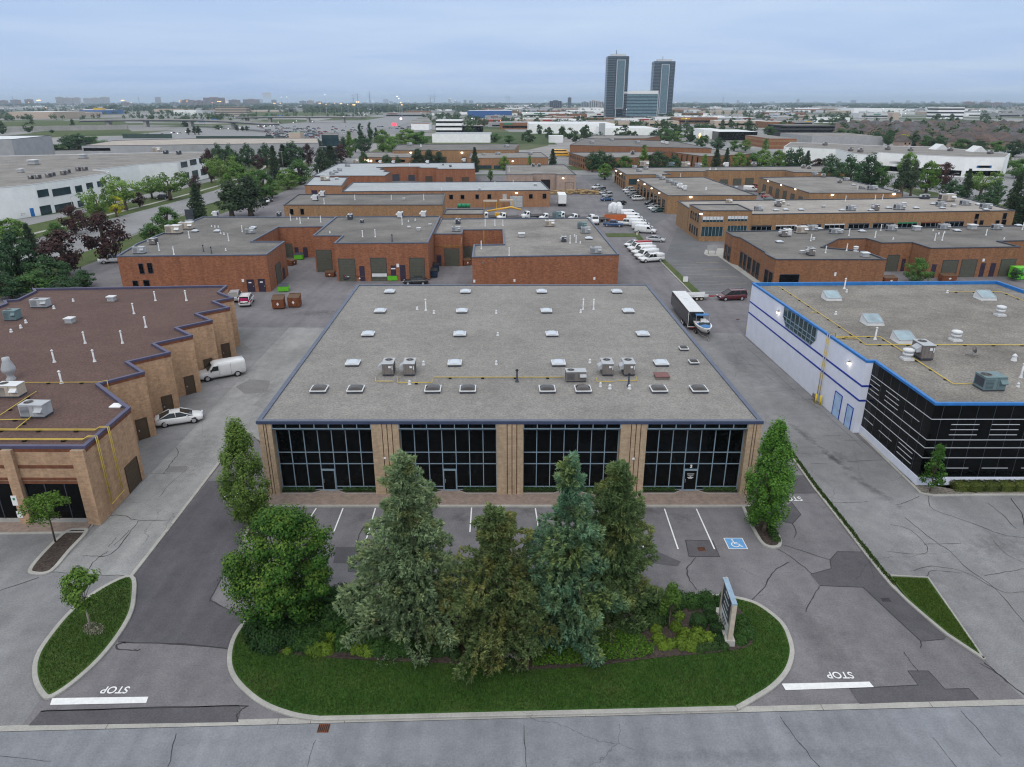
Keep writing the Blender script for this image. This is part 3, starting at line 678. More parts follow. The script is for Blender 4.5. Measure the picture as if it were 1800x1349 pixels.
for bi, (a, b) in enumerate(((bx[1], bx[2]), (bx[3], bx[4]), (bx[5], bx[6]), (bx[7], bx[8]))):
    pw = (b - a) / 7; ym = FY + .06
    mb = MB()
    mb.face([(a, GY, .13), (b, GY, .13), (b, GY, 6.05), (a, GY, 6.05)], M_glass)
    mb.face([(a, GY, 6.05), (b, GY, 6.05), (b, ym, 6.42), (a, ym, 6.42)], M_glass)
    mb.face([(a, ym, 6.42), (b, ym, 6.42), (b, ym, 6.9), (a, ym, 6.9)], M_glass)
    w = mb.build('window', t)
    mb = MB(); f = .036
    for k in range(8):
        x = a + pw * k; x = min(max(x, a + f), b - f)
        z0 = 2.35 if False else .13
        mb.box((x, GY - .03, (z0 + 6.05) / 2), (2 * f, .1, 6.05 - z0), M_mullion)
        mb.box((x, ym - .03, 6.66), (2 * f, .1, .48), M_mullion)
        mb.faces([(x - f, GY - .08, 6.0), (x + f, GY - .08, 6.0), (x + f, ym - .08, 6.38), (x - f, ym - .08, 6.38), (x - f, GY, 6.06), (x + f, GY, 6.06), (x + f, ym, 6.44), (x - f, ym, 6.44)], [(0, 1, 2, 3), (4, 7, 6, 5), (0, 3, 7, 4), (1, 5, 6, 2)], M_mullion)
    for z in (zrow[1], zrow[2], zrow[3], .17, 6.02):
        mb.box(((a + b) / 2, GY - .028, z), (b - a, .09, .065), M_mullion)
    for z in (6.43, 6.88): mb.box(((a + b) / 2, ym - .028, z), (b - a, .09, .07), M_mullion)
    mb.build('mullion_grid', w, origin=wloc(t))
    xd = a + pw * 3; mb = MB(); fx = .09
    mb.box((xd + pw / 2, GY - .1, 1.1), (pw - .1, .06, 2.0), M_glass); d = mb.build('door', t)
    mb = MB()
    for x in (xd + fx / 2, xd + pw - fx / 2): mb.box((x, GY - .1, 1.16), (fx, .16, 2.14), M_mullion)
    mb.box((xd + pw / 2, GY - .1, 2.17), (pw - 2 * fx, .16, .12), M_mullion); mb.box((xd + pw / 2, GY - .1, .18), (pw - 2 * fx, .16, .12), M_mullion)
    mb.build('frame', d, origin=wloc(t))
    mb = MB(); mb.tube([(xd + .17, GY - .2, .95), (xd + .17, GY - .2, 1.3)], .018, M_metal, 6); mb.build('handle', d, origin=wloc(t))
    num = '1234'[bi] if bi in (2, 3) else None
    if bi == 3:
        mt = Matrix.Translation((xd + pw / 2 - t.location.x, GY - .06 - t.location.y, 2.47)) @ Matrix.Rotation(math.pi / 2, 4, 'X')
        text_mesh('unit_number', '3', .42, M_white, mt, t, bold=.02)
        mb = MB()
        for z, wd in ((1.78, .62), (1.6, .5), (1.5, .14), (1.44, .52), (1.35, .34)): mb.box((xd + pw / 2, GY - .14, z), (wd, .01, .045 if wd != .5 else .03), M_white)
        mb.build('door_lettering', d, origin=wloc(t))
    if bi == 2:
        mt = Matrix.Translation((xd + pw / 2 - t.location.x, GY - .06 - t.location.y, 2.47)) @ Matrix.Rotation(math.pi / 2, 4, 'X')
        text_mesh('unit_number', '2', .36, M_metal_d, mt, t)
mb = MB()
for px, py in ((677, 805), (1113, 806)):
    s, z = onwall(FL, FR, px, py); mb = MB(); wbox(mb, FL, FR, s - .1, s + .1, z - .06, z + .08, 0, .14, M_white); mb.build('wall_camera', t)
s, z = onwall(FL, FR, 1318, 826); mb = MB(); wbox(mb, FL, FR, s - .18, s + .1, z - .2, z + .25, 0, .03, M_white); mb.build('notice_plate', t)
for px, py in ((625, 518),):
    pass
# concrete edging and planting strips below the glazing
def scatter_leaves(name, pts, size, mat, parent=None, jitter=.5, up=.4, seed=0, quads=1):
    r = np.random.default_rng(seed); P = np.asarray(pts, float); n = len(P)
    N = r.normal(size=(n, 3)); N[:, 2] = np.abs(N[:, 2]) + up; N /= np.linalg.norm(N, axis=1)[:, None]
    T = np.cross(N, r.normal(size=(n, 3))); T /= np.linalg.norm(T, axis=1)[:, None]; B = np.cross(N, T)
    s = size * (1 + jitter * (r.random(n) - .5))[:, None]
    V = np.stack([P - T * s * .5, P + B * s * .32, P + T * s * .55, P - B * s * .32], 1).reshape(-1, 3)
    F = np.arange(4 * n).reshape(n, 4)
    return np_mesh(name, V, F, [mat], parent, r.random(n))
L_hedge = m_leaf('low_hedge_leaves', (.02, .05, .012), (.04, .09, .02), (.075, .14, .035))
for bi, (a, b) in enumerate(((bx[1], bx[2]), (bx[3], bx[4]), (bx[5], bx[6]), (bx[7], bx[8]))):
    pw = (b - a) / 7
    for side, (p, q) in enumerate(((a + .05, a + 2.55 * pw), (a + 4.45 * pw, b - .05))):
        mb = MB(); q2, p2 = (q + .5, p) if side == 0 else (q, p - .5)
        poly = [(p, FY + .12), (q - .3, FY + .12), (q2, GY - .12), (p, GY - .12)] if side == 0 else [(p + .3, FY + .12), (q, FY + .12), (q, GY - .12), (p2, GY - .12)]
        pol = [(x, y) for x, y in poly]
        o = thing('low_hedge', '', 'hedge', ((p + q) / 2, FY + .4, .13))
        mb.prism(pol, .10, .19, M_mulch); mb.build('soil', o)
        mb = MB(); kk = offset(pol, .06)
        for i in range(4):
            j = (i + 1) % 4; mb.face([(*kk[i], .2), (*kk[j], .2), (*pol[j], .2), (*pol[i], .2)], M_curb); mb.face([(*kk[i], .1), (*kk[j], .1), (*kk[j], .2), (*kk[i], .2)], M_curb)
        mb.build('edging', o)
        rr = np.random.default_rng(bi * 2 + side); n = 900
        lump = np.arange(p + .2, q - .1, .42); cx = rr.choice(lump, n) + rr.normal(0, .11, n)
        pts = np.stack([np.clip(cx, p + .05, q - .05) - o.location.x, rr.uniform(FY + .2, GY - .12, n) - o.location.y, rr.random(n) ** .7 * .32 + .05], 1)
        scatter_leaves('foliage', pts, .11, L_hedge, o, seed=bi * 7 + side)
        auto(o, 'low green planting strip with concrete edging', 'along the black glass front')
# ------------------------------------------------------------------ brown-roofed building on the left
bw = [(-75, 50.1), (-69.5, 49.95), (-33.45, 49.8), (-33.7, 57.4), (-39.55, 63.1), (-36.75, 66.3), (-39.85, 69.3), (-36.85, 72.3), (-39.95, 75.3), (-36.95, 78.3), (-40.05, 81.3), (-37.05, 84.4), (-40.2, 87.4), (-37.1, 90.3), (-40.35, 93.4), (-38.4, 95.3), (-41.6, 98.4), (-41.9, 102.3), (-69.3, 100.4), (-68.1, 98.9), (-67.6, 94.4), (-69.1, 93.8), (-67.8, 92.2), (-67.9, 88), (-75, 84)]
t = shell('saw_toothed_brick_building', 'tan brick building with brown gravel roof and saw-toothed side wall', bw, 7.0, M_brick_peach, M_roof_brown, M_trim_purple, cw=.34, ch=.2, par=.3)
BROWN = t
# dark brick band under the coping
mb = MB()
for i in range(len(bw) - 1):
    A, B = bw[i], bw[i + 1]; L = math.hypot(B[0] - A[0], B[1] - A[1])
    if (B[1] - A[1]) * A[0] - (B[0] - A[0]) * A[1] < 0 or i < 4 or True: wbox(mb, A, B, .0, L, 6.48, 6.76, -.01, .03, M_soldier)
mb.build('brick_band', t)
teeth = [(i, i + 1) for i in range(len(bw) - 1)]
E = lambda i: (bw[i], bw[i + 1])
# visible faces: 3->4 is (-33.7,57.4)->(-39.55,63.1)? the doors stand on the faces that look towards the camera
for (A, B), r in (((bw[5], bw[4]), (239, 728, 259, 765)), ((bw[7], bw[6]), (284, 689, 303, 721)), ((bw[9], bw[8]), (324, 654, 341, 685)), ((bw[11], bw[10]), (358, 624.5, 372, 641)), ((bw[13], bw[12]), (389.5, 597, 403, 625))):
    s0, s1, z0, z1 = pxrect(A, B, r); L = math.hypot(B[0] - A[0], B[1] - A[1])
    m = (s0 + s1) / 2; m = min(max(m, .8), L - .8)
    opening(t, 'door', A, B, [(m - .5, m + .5, .02, 2.2)], M_door_br, M_door_br, px=False, handle=True)
A, B = bw[2], bw[3]
s0, s1, z0, z1 = pxrect(A, B, (220, 802, 244, 855)); opening(t, 'garage_door', A, B, [(s0, s1, 0, 2.5)], M_door_br, M_door_br, px=False, slats=8)
# front: pilasters, dark brick bands, recessed black shop windows
A, B = (-75, 49.95), (-33.45, 49.8)
mb = MB(); Z = lambda y: onwall(A, B, 100, y)[1]
S = lambda x, y=840: onwall(A, B, x, y)[0]
pil = [(S(20), S(38)), (S(140), math.hypot(41.55, .15))]
for s0, s1 in pil: mb2 = MB(); wbox(mb2, A, B, s0, s1, 0, 6.75, 0, .38, M_brick_peach); mb2.build('pilaster', t)
for y0, y1 in ((818, 823), (840, 844), (846, 850)):
    wbox(mb, A, B, 0, S(20), Z(y1), Z(y0), 0, .06, M_soldier); wbox(mb, A, B, S(38), S(140), Z(y1), Z(y0), 0, .06, M_soldier)
mb.build('brick_band', t)
for s0, s1 in ((0, S(20) - .05), (S(38) + .05, S(140) - .05)):
    mb = MB(); wbox(mb, A, B, s0, s1, .45, Z(851), -.02, .03, M_glass); w = mb.build('shop_window', t)
    mb = MB(); k = s0
    while k < s1: wbox(mb, A, B, k, k + .07, .45, Z(851), .02, .07, M_trim_dark); k += 1.6
    mb.build('mullion', w, origin=wloc(t))
    mb = MB(); wbox(mb, A, B, s0, s1, .1, .45, -.02, .12, M_curb); mb.build('sill', t)
for x, y, h in ((31, 876, .45), (40, 900, .3)):
    s, z = onwall(A, B, x, y); mb = MB(); wbox(mb, A, B, s - .22, s + .22, z - h, z + h, .38, .41, M_white)
    o = mb.build('sign_plate', t)
    if h > .4: mb = MB(); wbox(mb, A, B, s - .09, s + .09, z + .05, z + .25, .41, .42, M_door_gr if False else M_green_d); mb.build('sign_symbol', o, origin=wloc(t))
# yellow gas pipes over the roof and down the corner
def pipe(name, label, segs, r=.036, mat=None, parent=None, blocks=True, cat='gas pipe'):
    mb = MB(); p0 = segs[0][0]
    for s in segs: mb.tube(s, r, mat or M_yellow, 8)
    o = mb.build(name, at=p0); tag(o, label, cat)
    if blocks:
        for s in segs:
            for a, b in zip(s, s[1:]):
                L = math.dist(a, b)
                if abs(a[2] - b[2]) > .2 or L < 2: continue
                for k in range(int(L / 3.2) + 1):
                    f = (k + .5) / (int(L / 3.2) + 1); q = [a[i] + (b[i] - a[i]) * f for i in range(3)]
                    mb = MB(); mb.box((q[0], q[1], q[2] - r - .05), (.28, .22, .1), M_black); mb.build('support_block', o)
    return o
zr = 6.87
q = lambda x, y, z=zr: G3(x, y, z)
def over(pxa, pya, pxb, pyb):
    a, b = q(pxa, pya), (-33.38, G(pxb, pyb, 7.1)[1], 7.12); return a, b
for dy, yy, zb, lab in ((0, 52.95, 1.1, 'rear'), (.22, 53.17, 1.1, 'x'), (0, 51.15, 1.0, 'front'), (.2, 51.35, 1.0, 'y')):
    if lab in ('x', 'y'): continue
    segs = []
    for d in (0, .2):
        y = yy + d
        segs.append([(-75, y + .1, zr), (-34.4, y, zr), (-34.0, y, 7.12), (-33.30, y, 7.12), (-33.30, y, zb + d)])
    pipe('gas_pipe', f'paired yellow gas pipes dropping down the brick corner, {"nearer the front" if lab == "front" else "farther from the front"}', segs)
pipe('gas_pipe', 'yellow gas pipe running straight across the brown roof behind the chimney', [[(-75, G(0, 674.5, zr)[1], zr), q(172, 672)], [q(172, 672), (*G(188, 669, 7.1), 7.12), (*G(188, 671, 7.1), 6.2)]])
pipe('gas_pipe', 'yellow gas branch pipe slanting over the brown roof towards the left unit', [[q(0, 730), q(64, 688)], [q(0, 738), q(52, 737)], [q(28, 754), q(54, 733), q(54, 730)]])
pipe('gas_manifold', 'yellow gas pipe linking two meters at the foot of the brick corner', [[(-33.3, 51.15, 1.0), (-33.25, 51.2, .95), (-33.25, 53.2, 1.1)]], .04, None, None, False)
for px, py, nm in ((193, 893, 'front'), (215, 868, 'rear')):
    c = G(px, py); o = thing('gas_meter', f'grey gas meter set in a bent-pipe guard by the brick corner, {"nearer the pavement" if nm == "front" else "nearer the brown door"}', 'gas meter', (c[0], c[1], 0))
    mb = MB(); mb.box((c[0] - .2, c[1], .62), (.28, .34, .4), M_metal); mb.lathe((c[0] - .2, c[1], .82), [(.13, 0), (.15, .08), (.05, .16)], M_metal_d); mb.tube([(c[0] - .2, c[1], .4), (c[0] - .2, c[1], .02)], .03, M_metal_d, 6); mb.build('meter', o)
    mb = MB()
    for dx, dy in ((-.35, -.55), (.55, -.55), (.55, .55)): mb.tube([(c[0] + dx, c[1] + dy, 0), (c[0] + dx, c[1] + dy, .95)], .035, M_metal_d, 6)
    mb.tube([(c[0] - .35, c[1] - .55, .95), (c[0] + .55, c[1] - .55, .95), (c[0] + .55, c[1] + .55, .95)], .03, M_metal_d, 6); mb.tube([(c[0] - .35, c[1] - .55, .5), (c[0] + .55, c[1] - .55, .5), (c[0] + .55, c[1] + .55, .5)], .025, M_metal_d, 6); mb.build('guard_rail', o)
# ------------------------------------------------------------------ white and blue building on the right
bp = [(34.4, 99.7), (35.5, 66.8), (36.3, 66.8), (36.4, 56.0), (78, 56.0), (78, 84), (70.4, 95.4), (70.2, 100.8)]
t = shell('white_and_blue_building', 'white block building with bright blue roof edge and black glass front corner', bp, 8.0, M_block_white, M_roof_grey, M_trim_blue, par=.45, cw=.3, ch=.2)
for o in [c for c in COL.objects if c.parent == t and c.name.startswith('roof')]: o.data.materials[0] = m_roof('speckled_stained_roof', (.205, .19, .17), .38, .3)
BLUE = t
A, B = bp[0], bp[1]; L = math.hypot(B[0] - A[0], B[1] - A[1]); mb = MB()
for py in (681.5, 711):
    z = onwall(A, B, 1517, py - 1)[1]; wbox(mb, A, B, 0, L, z - .1, z + .1, 0, .03, M_stripe); wbox(mb, bp[1], bp[2], 0, .8, z - .1, z + .1, 0, .03, M_stripe)
mb.build('stripe', t)
# ribbon window with slanted lower corners
wpx = [(1381, 533), (1437, 570.5), (1435, 592), (1426, 607), (1389, 576), (1380, 560)]
wp = [onwall(A, B, *p) for p in wpx]; ux, uy = (B[0] - A[0]) / L, (B[1] - A[1]) / L; nx, ny = (uy, -ux)
if nx * A[0] + ny * A[1] > 0: nx, ny = -nx, -ny
W3 = lambda s, z, d: (A[0] + ux * s + nx * d, A[1] + uy * s + ny * d, z)
zt = 7.78; zb = min(z for s, z in wp); s_l, s_r = min(s for s, z in wp), max(s for s, z in wp)
out = [(s_l, zt), (s_r, zt), (s_r, zb + .9), (s_r - 1.0, zb), (s_l + 1.0, zb), (s_l, zb + .9)]
mb = MB(); mb.face([W3(s, z, .04) for s, z in out], M_glass_blue); w = mb.build('window', t)
mb = MB()
for k in range(9):
    s = s_l + (s_r - s_l) * k / 8; zz = zb + max(0, .9 - min(s - s_l, s_r - s) * .9); wbox(mb, A, B, s - .05, s + .05, zz, zt, .03, .1, M_mullion)
for z in (zb, zb + .55, zb + 1.1):
    e = max(0, 1.0 - (z - zb) * 1.1); wbox(mb, A, B, s_l + e, s_r - e, z - .04, z + .04, .03, .1, M_mullion)
mb.build('mullion', w, origin=wloc(t))
for r in ((1466, 690, 1479, 729), (1487, 712, 1498, 751)): opening(t, 'door', A, B, [r], M_pale_blue, M_stripe, .05, handle=True)
# black glass: west return and front, white plinth, white bands
A2, B2 = bp[2], bp[3]; L2 = math.hypot(B2[0] - A2[0], B2[1] - A2[1]); A3, B3 = bp[3], bp[4]; L3 = 41.6
mb = MB(); wbox(mb, A2, B2, 0, L2 + .1, .85, 7.78, 0, .1, M_glass); wbox(mb, A3, B3, -.0, L3, .85, 7.78, 0, .1, M_glass); gw = mb.build('curtain_wall', t)
mb = MB()
ZF = lambda y: onwall(A3, B3, 1720, y)[1]
zc_ = [ZF(y) for y in (736.4, 772.6, 786.5, 804)]
for z in zc_: wbox(mb, A3, B3, -.1, L3, z - .035, z + .035, .1, .13, M_white_line); wbox(mb, A2, B2, 0, L2 + .1, z - .035, z + .035, .1, .13, M_white_line)
SF = lambda x, y: onwall(A3, B3, x, y)[0]
step = (SF(1741, 746) - SF(1670, 746))
for k in range(9):
    for y, dx in ((745.7, 0), (754.7, 0), (763.7, 0)):
        s = SF(1670, 750) + step * k; wbox(mb, A3, B3, s, s + SF(1719, 750) - SF(1670, 750), ZF(y) - .032, ZF(y) + .032, .1, .13, M_white_line)
    s = SF(1655, 822) + step * k; wbox(mb, A3, B3, s, s + step * .66, ZF(822) - .032, ZF(822) + .032, .1, .13, M_white_line)
S2 = lambda x, y: onwall(A2, B2, x, y)
for x0, y0, x1, y1 in ((1532, 666.4, 1549, 679.4), (1532, 675, 1547, 688), (1531, 683, 1546, 696), (1559.7, 687.5, 1582.5, 703.6), (1558, 695.8, 1581.6, 713), (1556.6, 703.3, 1580, 721), (1592, 721.7, 1618, 741.7), (1521, 734.4, 1536.7, 748.3), (1546.7, 756.7, 1569, 775.8), (1582, 777, 1606, 798), (1580, 785, 1605, 807), (1578, 794, 1603, 815.5)):
    a, b = S2(x0, y0), S2(x1, y1); s0, s1 = sorted((a[0], b[0])); z = (a[1] + b[1]) / 2
    wbox(mb, A2, B2, max(s0, .05), min(s1, L2), z - .032, z + .032, .1, .13, M_white_line)
mb.build('white_band', gw, origin=wloc(t))
mb = MB()
for k in range(28): wbox(mb, A3, B3, 1.5 * k + .7, 1.5 * k + .73, .86, 7.77, .1, .112, M_trim_dark)
for k in range(7): wbox(mb, A2, B2, 1.5 * k + .7, 1.5 * k + .73, .86, 7.77, .1, .112, M_trim_dark)
mb.build('mullion', gw, origin=wloc(t))
mb = MB(); wbox(mb, A2, B2, 0, L2 + .2, 0, .85, 0, .2, M_block_white); wbox(mb, A3, B3, 0, L3, 0, .85, 0, .2, M_block_white); mb.build('plinth', t)
wall_lamp(1369, 549, A, B, 'lit flood lamp on the white wall, farther back beside the ribbon window', .16, None, 9)
wall_lamp(1494, 638, A, B, 'lit flood lamp on the white wall above the two blue doors', .15, None, 8)
# pipes on the blue building
zr = 7.68; q = lambda x, y, z=zr: G3(x, y, z)
def wl(px, py, z): s, _ = onwall(A, B, px, py); return W3(s, z, .12)
s = onwall(A, B, 1455, 600)[0]
pipe('gas_pipe', 'yellow gas pipe crossing the blue-edged roof and dropping down the white wall, longer run', [[(78, G(1800, 607.5, zr)[1], zr), q(1521, 606), q(1507, 595), q(1460, 594)], [q(1460, 594), (*G(1460, 594, zr), 8.1), W3(s, 8.1, .15), W3(s, .9, .15)]], .05)
pipe('gas_pipe', 'thin yellow gas pipe along the left edge of the blue-edged roof', [[q(1355, 503.5), q(1370, 503.5), q(1507, 595)], [q(1421, 549), q(1436, 549)]], .036)
pipe('gas_pipe', 'yellow gas branch slanting across the blue-edged roof to the teal unit', [[q(1468, 592), q(1546, 592), q(1578, 612), q(1676, 675), q(1713, 675)], [q(1468, 592), (*G(1468, 592, zr), 8.1), W3(s + .5, 8.1, .15), W3(s + .5, .9, .15)]], .045)
pipe('gas_pipe', 'short yellow gas pipe near the back edge of the blue-edged roof', [[q(1665, 513.5), q(1760, 513), q(1800, 529)]], .036)
for px, py, lab in ((1433, 709, 'yellow post left of the gas meter at the white wall'), (1441, 712, 'yellow post right of the gas meter at the white wall'), (1312, 587, 'lone yellow post at the far corner of the white wall')):
    c = G(px, py); mb = MB(); mb.tube([(c[0], c[1], 0), (c[0], c[1], 1.1)], .11, M_yellow_b, 12); mb.lathe((c[0], c[1], 1.1), [(.11, 0), (.07, .06), (0.01, .08)], M_yellow_b, 12)
    tag(mb.build('bollard', at=(c[0], c[1], 0)), lab, 'bollard')
c = W3(s + .2, 0, .5); mb = MB(); mb.box((c[0], c[1], .75), (.4, .5, .5), M_metal_d); mb.lathe((c[0], c[1], .95), [(.2, 0), (.2, .2), (.1, .3)], M_metal); mb.box((c[0], c[1], .25), (.1, .1, .5), M_metal_d)
tag(mb.build('gas_meter', at=(c[0], c[1], 0)), 'grey gas meter between two yellow posts at the white wall', 'gas meter')
mb = MB(); c = q(1447, 594); 
# ------------------------------------------------------------------ red brick building behind
def wp2(a, b): return (a, b)
dl = [(-69.8, 124.7), (-43.8, 126.0), (-44.4, 139.0), (-50.8, 139.0), (-50.9, 156.2), (-41.3, 156.8), (-41.6, 171.0), (-73.3, 171.0), (-72.1, 136.6)]
dm = [(-39.6, 142.0), (-33.7, 142.0), (-33.5, 134.0), (-15.9, 134.3), (-16.7, 168.1), (-40.8, 167.2)]
dr = [(-16.2, 147.6), (-10.35, 147.6), (-10.45, 152.6), (-2.0, 153.0), (-1.6, 136.0), (-7.3, 135.6), (-7.0, 123.9), (19.1, 126.2), (18.0, 169.5), (-16.55, 168.2)]
TD = shell('red_brick_building', 'left wing of the red brick building, with two violet doors in its front wall', dl, 6.8, M_brick_red, M_roof_dark, M_trim_steel)
TM = shell('red_brick_building', 'taller middle block of the red brick building with three olive garage doors in a row', dm, 7.4, M_brick_red, M_roof_dark, M_trim_steel)
TR = shell('red_brick_building', 'right wing of the red brick building with a long blank front wall', dr, 6.8, M_brick_red, M_roof_mid, M_trim_steel)
opening(TD, 'window', dl[0], dl[1], [(245, 464, 252.5, 481), (260, 463, 268, 480), (234, 494, 242.5, 503), (253, 493, 262.5, 503)], M_glass, M_trim_dark, .06)
opening(TD, 'door', dl[0], dl[1], [(435, 492, 447, 512.5), (455, 491, 466, 512.5)], M_door_pu, M_door_pu, .05, handle=True)
for r in ((425, 491, 429, 496), (437, 496, 442, 498), (457, 495, 462, 497)): opening(TD, 'sign_plate', dl[0], dl[1], [r], M_white, d=.06)
opening(TD, 'garage_door', dl[1], dl[2], [(485, 462, 494, 497)], M_door_ol, M_trim_dark, slats=7)
opening(TD, 'door', dl[1], dl[2], [(497, 470, 501, 491)], M_door_pu)
opening(TD, 'garage_door', dl[4], dl[5], [(502, 429, 514, 449)], M_door_ol, M_trim_dark, slats=6)
opening(TD, 'door', dl[4], dl[5], [(518, 435, 525, 448), (533, 435, 541, 451)], M_door_pu)
opening(TM, 'garage_door', dm[0], dm[1], [(557.4, 440, 583, 469)], M_door_ol, M_trim_dark, slats=8)
opening(TM, 'garage_door', dm[2], dm[3], [(596, 455.6, 624, 485), (652, 454, 679, 482), (720, 454, 746, 484)], M_door_ol, M_trim_dark, slats=8)
opening(TM, 'door', dm[2], dm[3], [(632, 468, 641, 485), (687, 467, 696, 482), (703, 466, 712.6, 485)], M_door_pu)
opening(TM, 'sign_plate', dm[2], dm[3], [(697, 464, 701.5, 470), (687.5, 471.5, 695, 473.5)], M_white, d=.06)
opening(TM, 'loading_apron', dm[2], dm[3], [(654, 481, 680, 486.5)], M_offwhite, d=.1)
opening(TR, 'garage_door', dr[0], dr[1], [(782, 437.6, 806.6, 465.5)], M_door_ol, M_trim_dark, slats=8)
opening(TR, 'door', dr[0], dr[1], [(767.5, 449, 776, 466)], M_door_pu)
opening(TR, 'garage_door', dr[2], dr[3], [(815, 434, 832, 463)], M_door_ol, M_trim_dark, slats=8)
opening(TR, 'sign_plate', dr[6], dr[7], [(832, 492, 835.5, 497), (902.6, 491, 906, 495.5), (1043, 487.6, 1046.5, 492)], M_white, d=.05)
mb = MB()
for px, py in ((849, 462), (1072, 457), (870, 455)): s, z = onwall(dr[6], dr[7], px, py); wbox(mb, dr[6], dr[7], s - .15, s + .15, z - .12, z + .12, 0, .2, M_metal_d)
mb.build('flood_lamp', TR)
pipe('gas_pipe', 'thin yellow gas pipe over the garage door in the red brick corner', [[(-16.0, 147.5, 4.2), (-10.4, 147.5, 4.2), (-10.4, 147.5, 6.0)], [(-6.0, 152.6, 6.6), (-6.0, 152.6, .5)]], .04, None, None, False)
# ------------------------------------------------------------------ buildings farther back
def bld(name, label, pts, z, wall, roof, trim=None, world=False, **k):
    p = pts if world else [G(x, y, z) for x, y in pts]
    return shell(name, label, p, z, wall, roof, trim or M_trim_dark, **k), p
tE, pE = bld('ochre_brick_building', 'low ochre brick building directly behind the red brick one, with two small dark windows', [(-62.4, 198.1), (-19.0, 198.1), (-20.5, 223.5), (-65.1, 222)], 6.0, M_brick_ochre, M_roof_dark, world=True)
opening(tE, 'window', (-62.4, 198.1), (-19, 198.1), [(510, 368, 515.5, 377), (528.5, 367.6, 534, 377)], M_glass, M_trim_dark, .06)
tE2, _ = bld('brick_annex', 'low ochre brick annex with a flat roof holding green tanks', [(-18.7, 195.5), (-7.8, 195.8), (-7.8, 205), (-18.7, 204.6)], 3.9, M_brick_ochre, M_roof_mid, world=True)
tF, pF = bld('orange_brick_building', 'orange brick workshop with pale grey roof, row of small windows and a pale roller door', [(-54.6, 234.4), (12.5, 238.5), (10.5, 266), (-57, 263)], 5.4, M_brick_orange, M_roof_pale, world=True)
A, B = (-54.6, 234.4), (12.5, 238.5)
opening(tF, 'window', A, B, [(790, 343, 796, 350), (810, 343, 816, 350), (836, 342.5, 841.5, 349.5), (857, 342, 863, 349.5), (930, 342, 936, 349), (954, 341, 960, 349)], M_glass, M_trim_dark, .06)
opening(tF, 'window', A, B, [(884, 342, 890, 350)], M_door_gr, M_offwhite, .06)
opening(tF, 'garage_door', A, B, [(896, 344.5, 918.5, 369)], M_door_gr, M_trim_dark, slats=8)
tF2, pF2 = bld('brick_office_block', 'taller orange brick end block with pale roof and two dark red windows', [(535, 325.5), (601, 326.5), (611.5, 311.5), (551, 310.5)], 6.6, M_brick_orange, M_roof_pale)
opening(tF2, 'window', pF2[0], pF2[1], [(548, 335, 557.5, 341.5), (561.5, 335, 570.5, 341.5)], M_door_pu, M_door_pu, .05)
tG, pG = bld('red_brick_building', 'far red brick building with pale roof and a zigzag court of garage doors', [(-76.1, 280.5), (-48.4, 280.5), (-48.6, 296), (-52, 300), (-52, 305), (-55, 309), (-55, 314), (-58, 318), (-48.5, 321), (-40, 321), (-40, 316), (-32.0, 316), (-32, 310.4), (-15.5, 310.4), (-17.4, 343.7), (-79.6, 340.3)], 6.0, M_brick_red, M_roof_pale, world=True)
opening(tG, 'garage_door', (-58, 318), (-48.5, 321), [(690, 307, 702, 319)], M_trim_dark, M_trim_dark, .05)
opening(tG, 'garage_door', (-48.5, 321), (-40, 321), [(718, 308, 729, 319)], M_trim_dark, M_trim_dark, .05)
opening(tG, 'garage_door', (-40, 316), (-32, 316), [(748, 310, 760, 319)], M_door_br, M_door_br, .05)
opening(tG, 'garage_door', (-32, 310.4), (-15.5, 310.4), [(784, 312, 795.5, 319), (812, 312, 824, 319)], M_door_br, M_door_br, .05)
tH, pH = bld('pinkish_block_building', 'pinkish block warehouse with grey roof and one closed roller door', [(-2.4, 279.6), (8, 279.6), (8, 283), (17, 283), (17, 279.6), (24.4, 279.6), (23.3, 326), (-2.6, 324.4)], 6.5, M_brick_pink, M_roof_mid, world=True)
opening(tH, 'garage_door', (17, 279.6), (24.4, 279.6), [(994, 321, 1008, 337)], M_brick_pink, M_trim_dark, .1)
opening(tH, 'garage_door', (8, 283), (17, 283), [(951, 316, 967, 333)], M_black)  # black panel standing in for the dark recess: shade as colour, no door
wall_lamp(907.5, 338.5, (-54.6, 234.4), (12.5, 238.5), 'lit lamp above the pale roller door of the brick workshop', .34, None, 0)
wall_lamp(990, 313, (17, 279.6), (24.4, 279.6), 'lit lamp on the pinkish block warehouse', .3, None, 0)
# tan office on the right and its long wing
tI, _ = bld('tan_brick_building', 'long tan brick strip building with a row of wide shop openings on its ground floor', [(58.5, 177.3), (127.8, 183.6), (130.2, 212), (113, 210), (104, 207.5), (46.2, 202.6), (45.9, 188), (58.5, 188)], 6.5, M_brick_ochre, m_roof('pale_gravel_roof', (.30, .275, .25), .22), world=True)
A, B = (58.5, 177.3), (127.8, 183.6)
for i, (a, b) in enumerate(((1320, 1356), (1363, 1400), (1407, 1443), (1449, 1484), (1491, 1527.5), (1534, 1570.5), (1577, 1611.5), (1618, 1653), (1660, 1694))):
    y = 396.5 - 8 * (a - 1320) / 374
    s0, s1, z0, z1 = pxrect(A, B, (a, y, b, y + 9)); mb = MB(); wbox(mb, A, B, s0, s1, .1, z1, -.02, .04, M_glass); w = mb.build('shop_window', tI)
    mb = MB(); wbox(mb, A, B, s0, s1, z1 - .3, z1, .03, .1, (M_trim_dark, M_offwhite, M_trim_dark, M_offwhite, M_trim_dark, M_trim_dark, M_green_d, M_rust, M_trim_dark)[i])
    for k in range(5): s = s0 + (s1 - s0) * k / 4; wbox(mb, A, B, s - .05, s + .05, .1, z1, .03, .09, M_mullion)
    mb.build('frame', w, origin=wloc(tI))
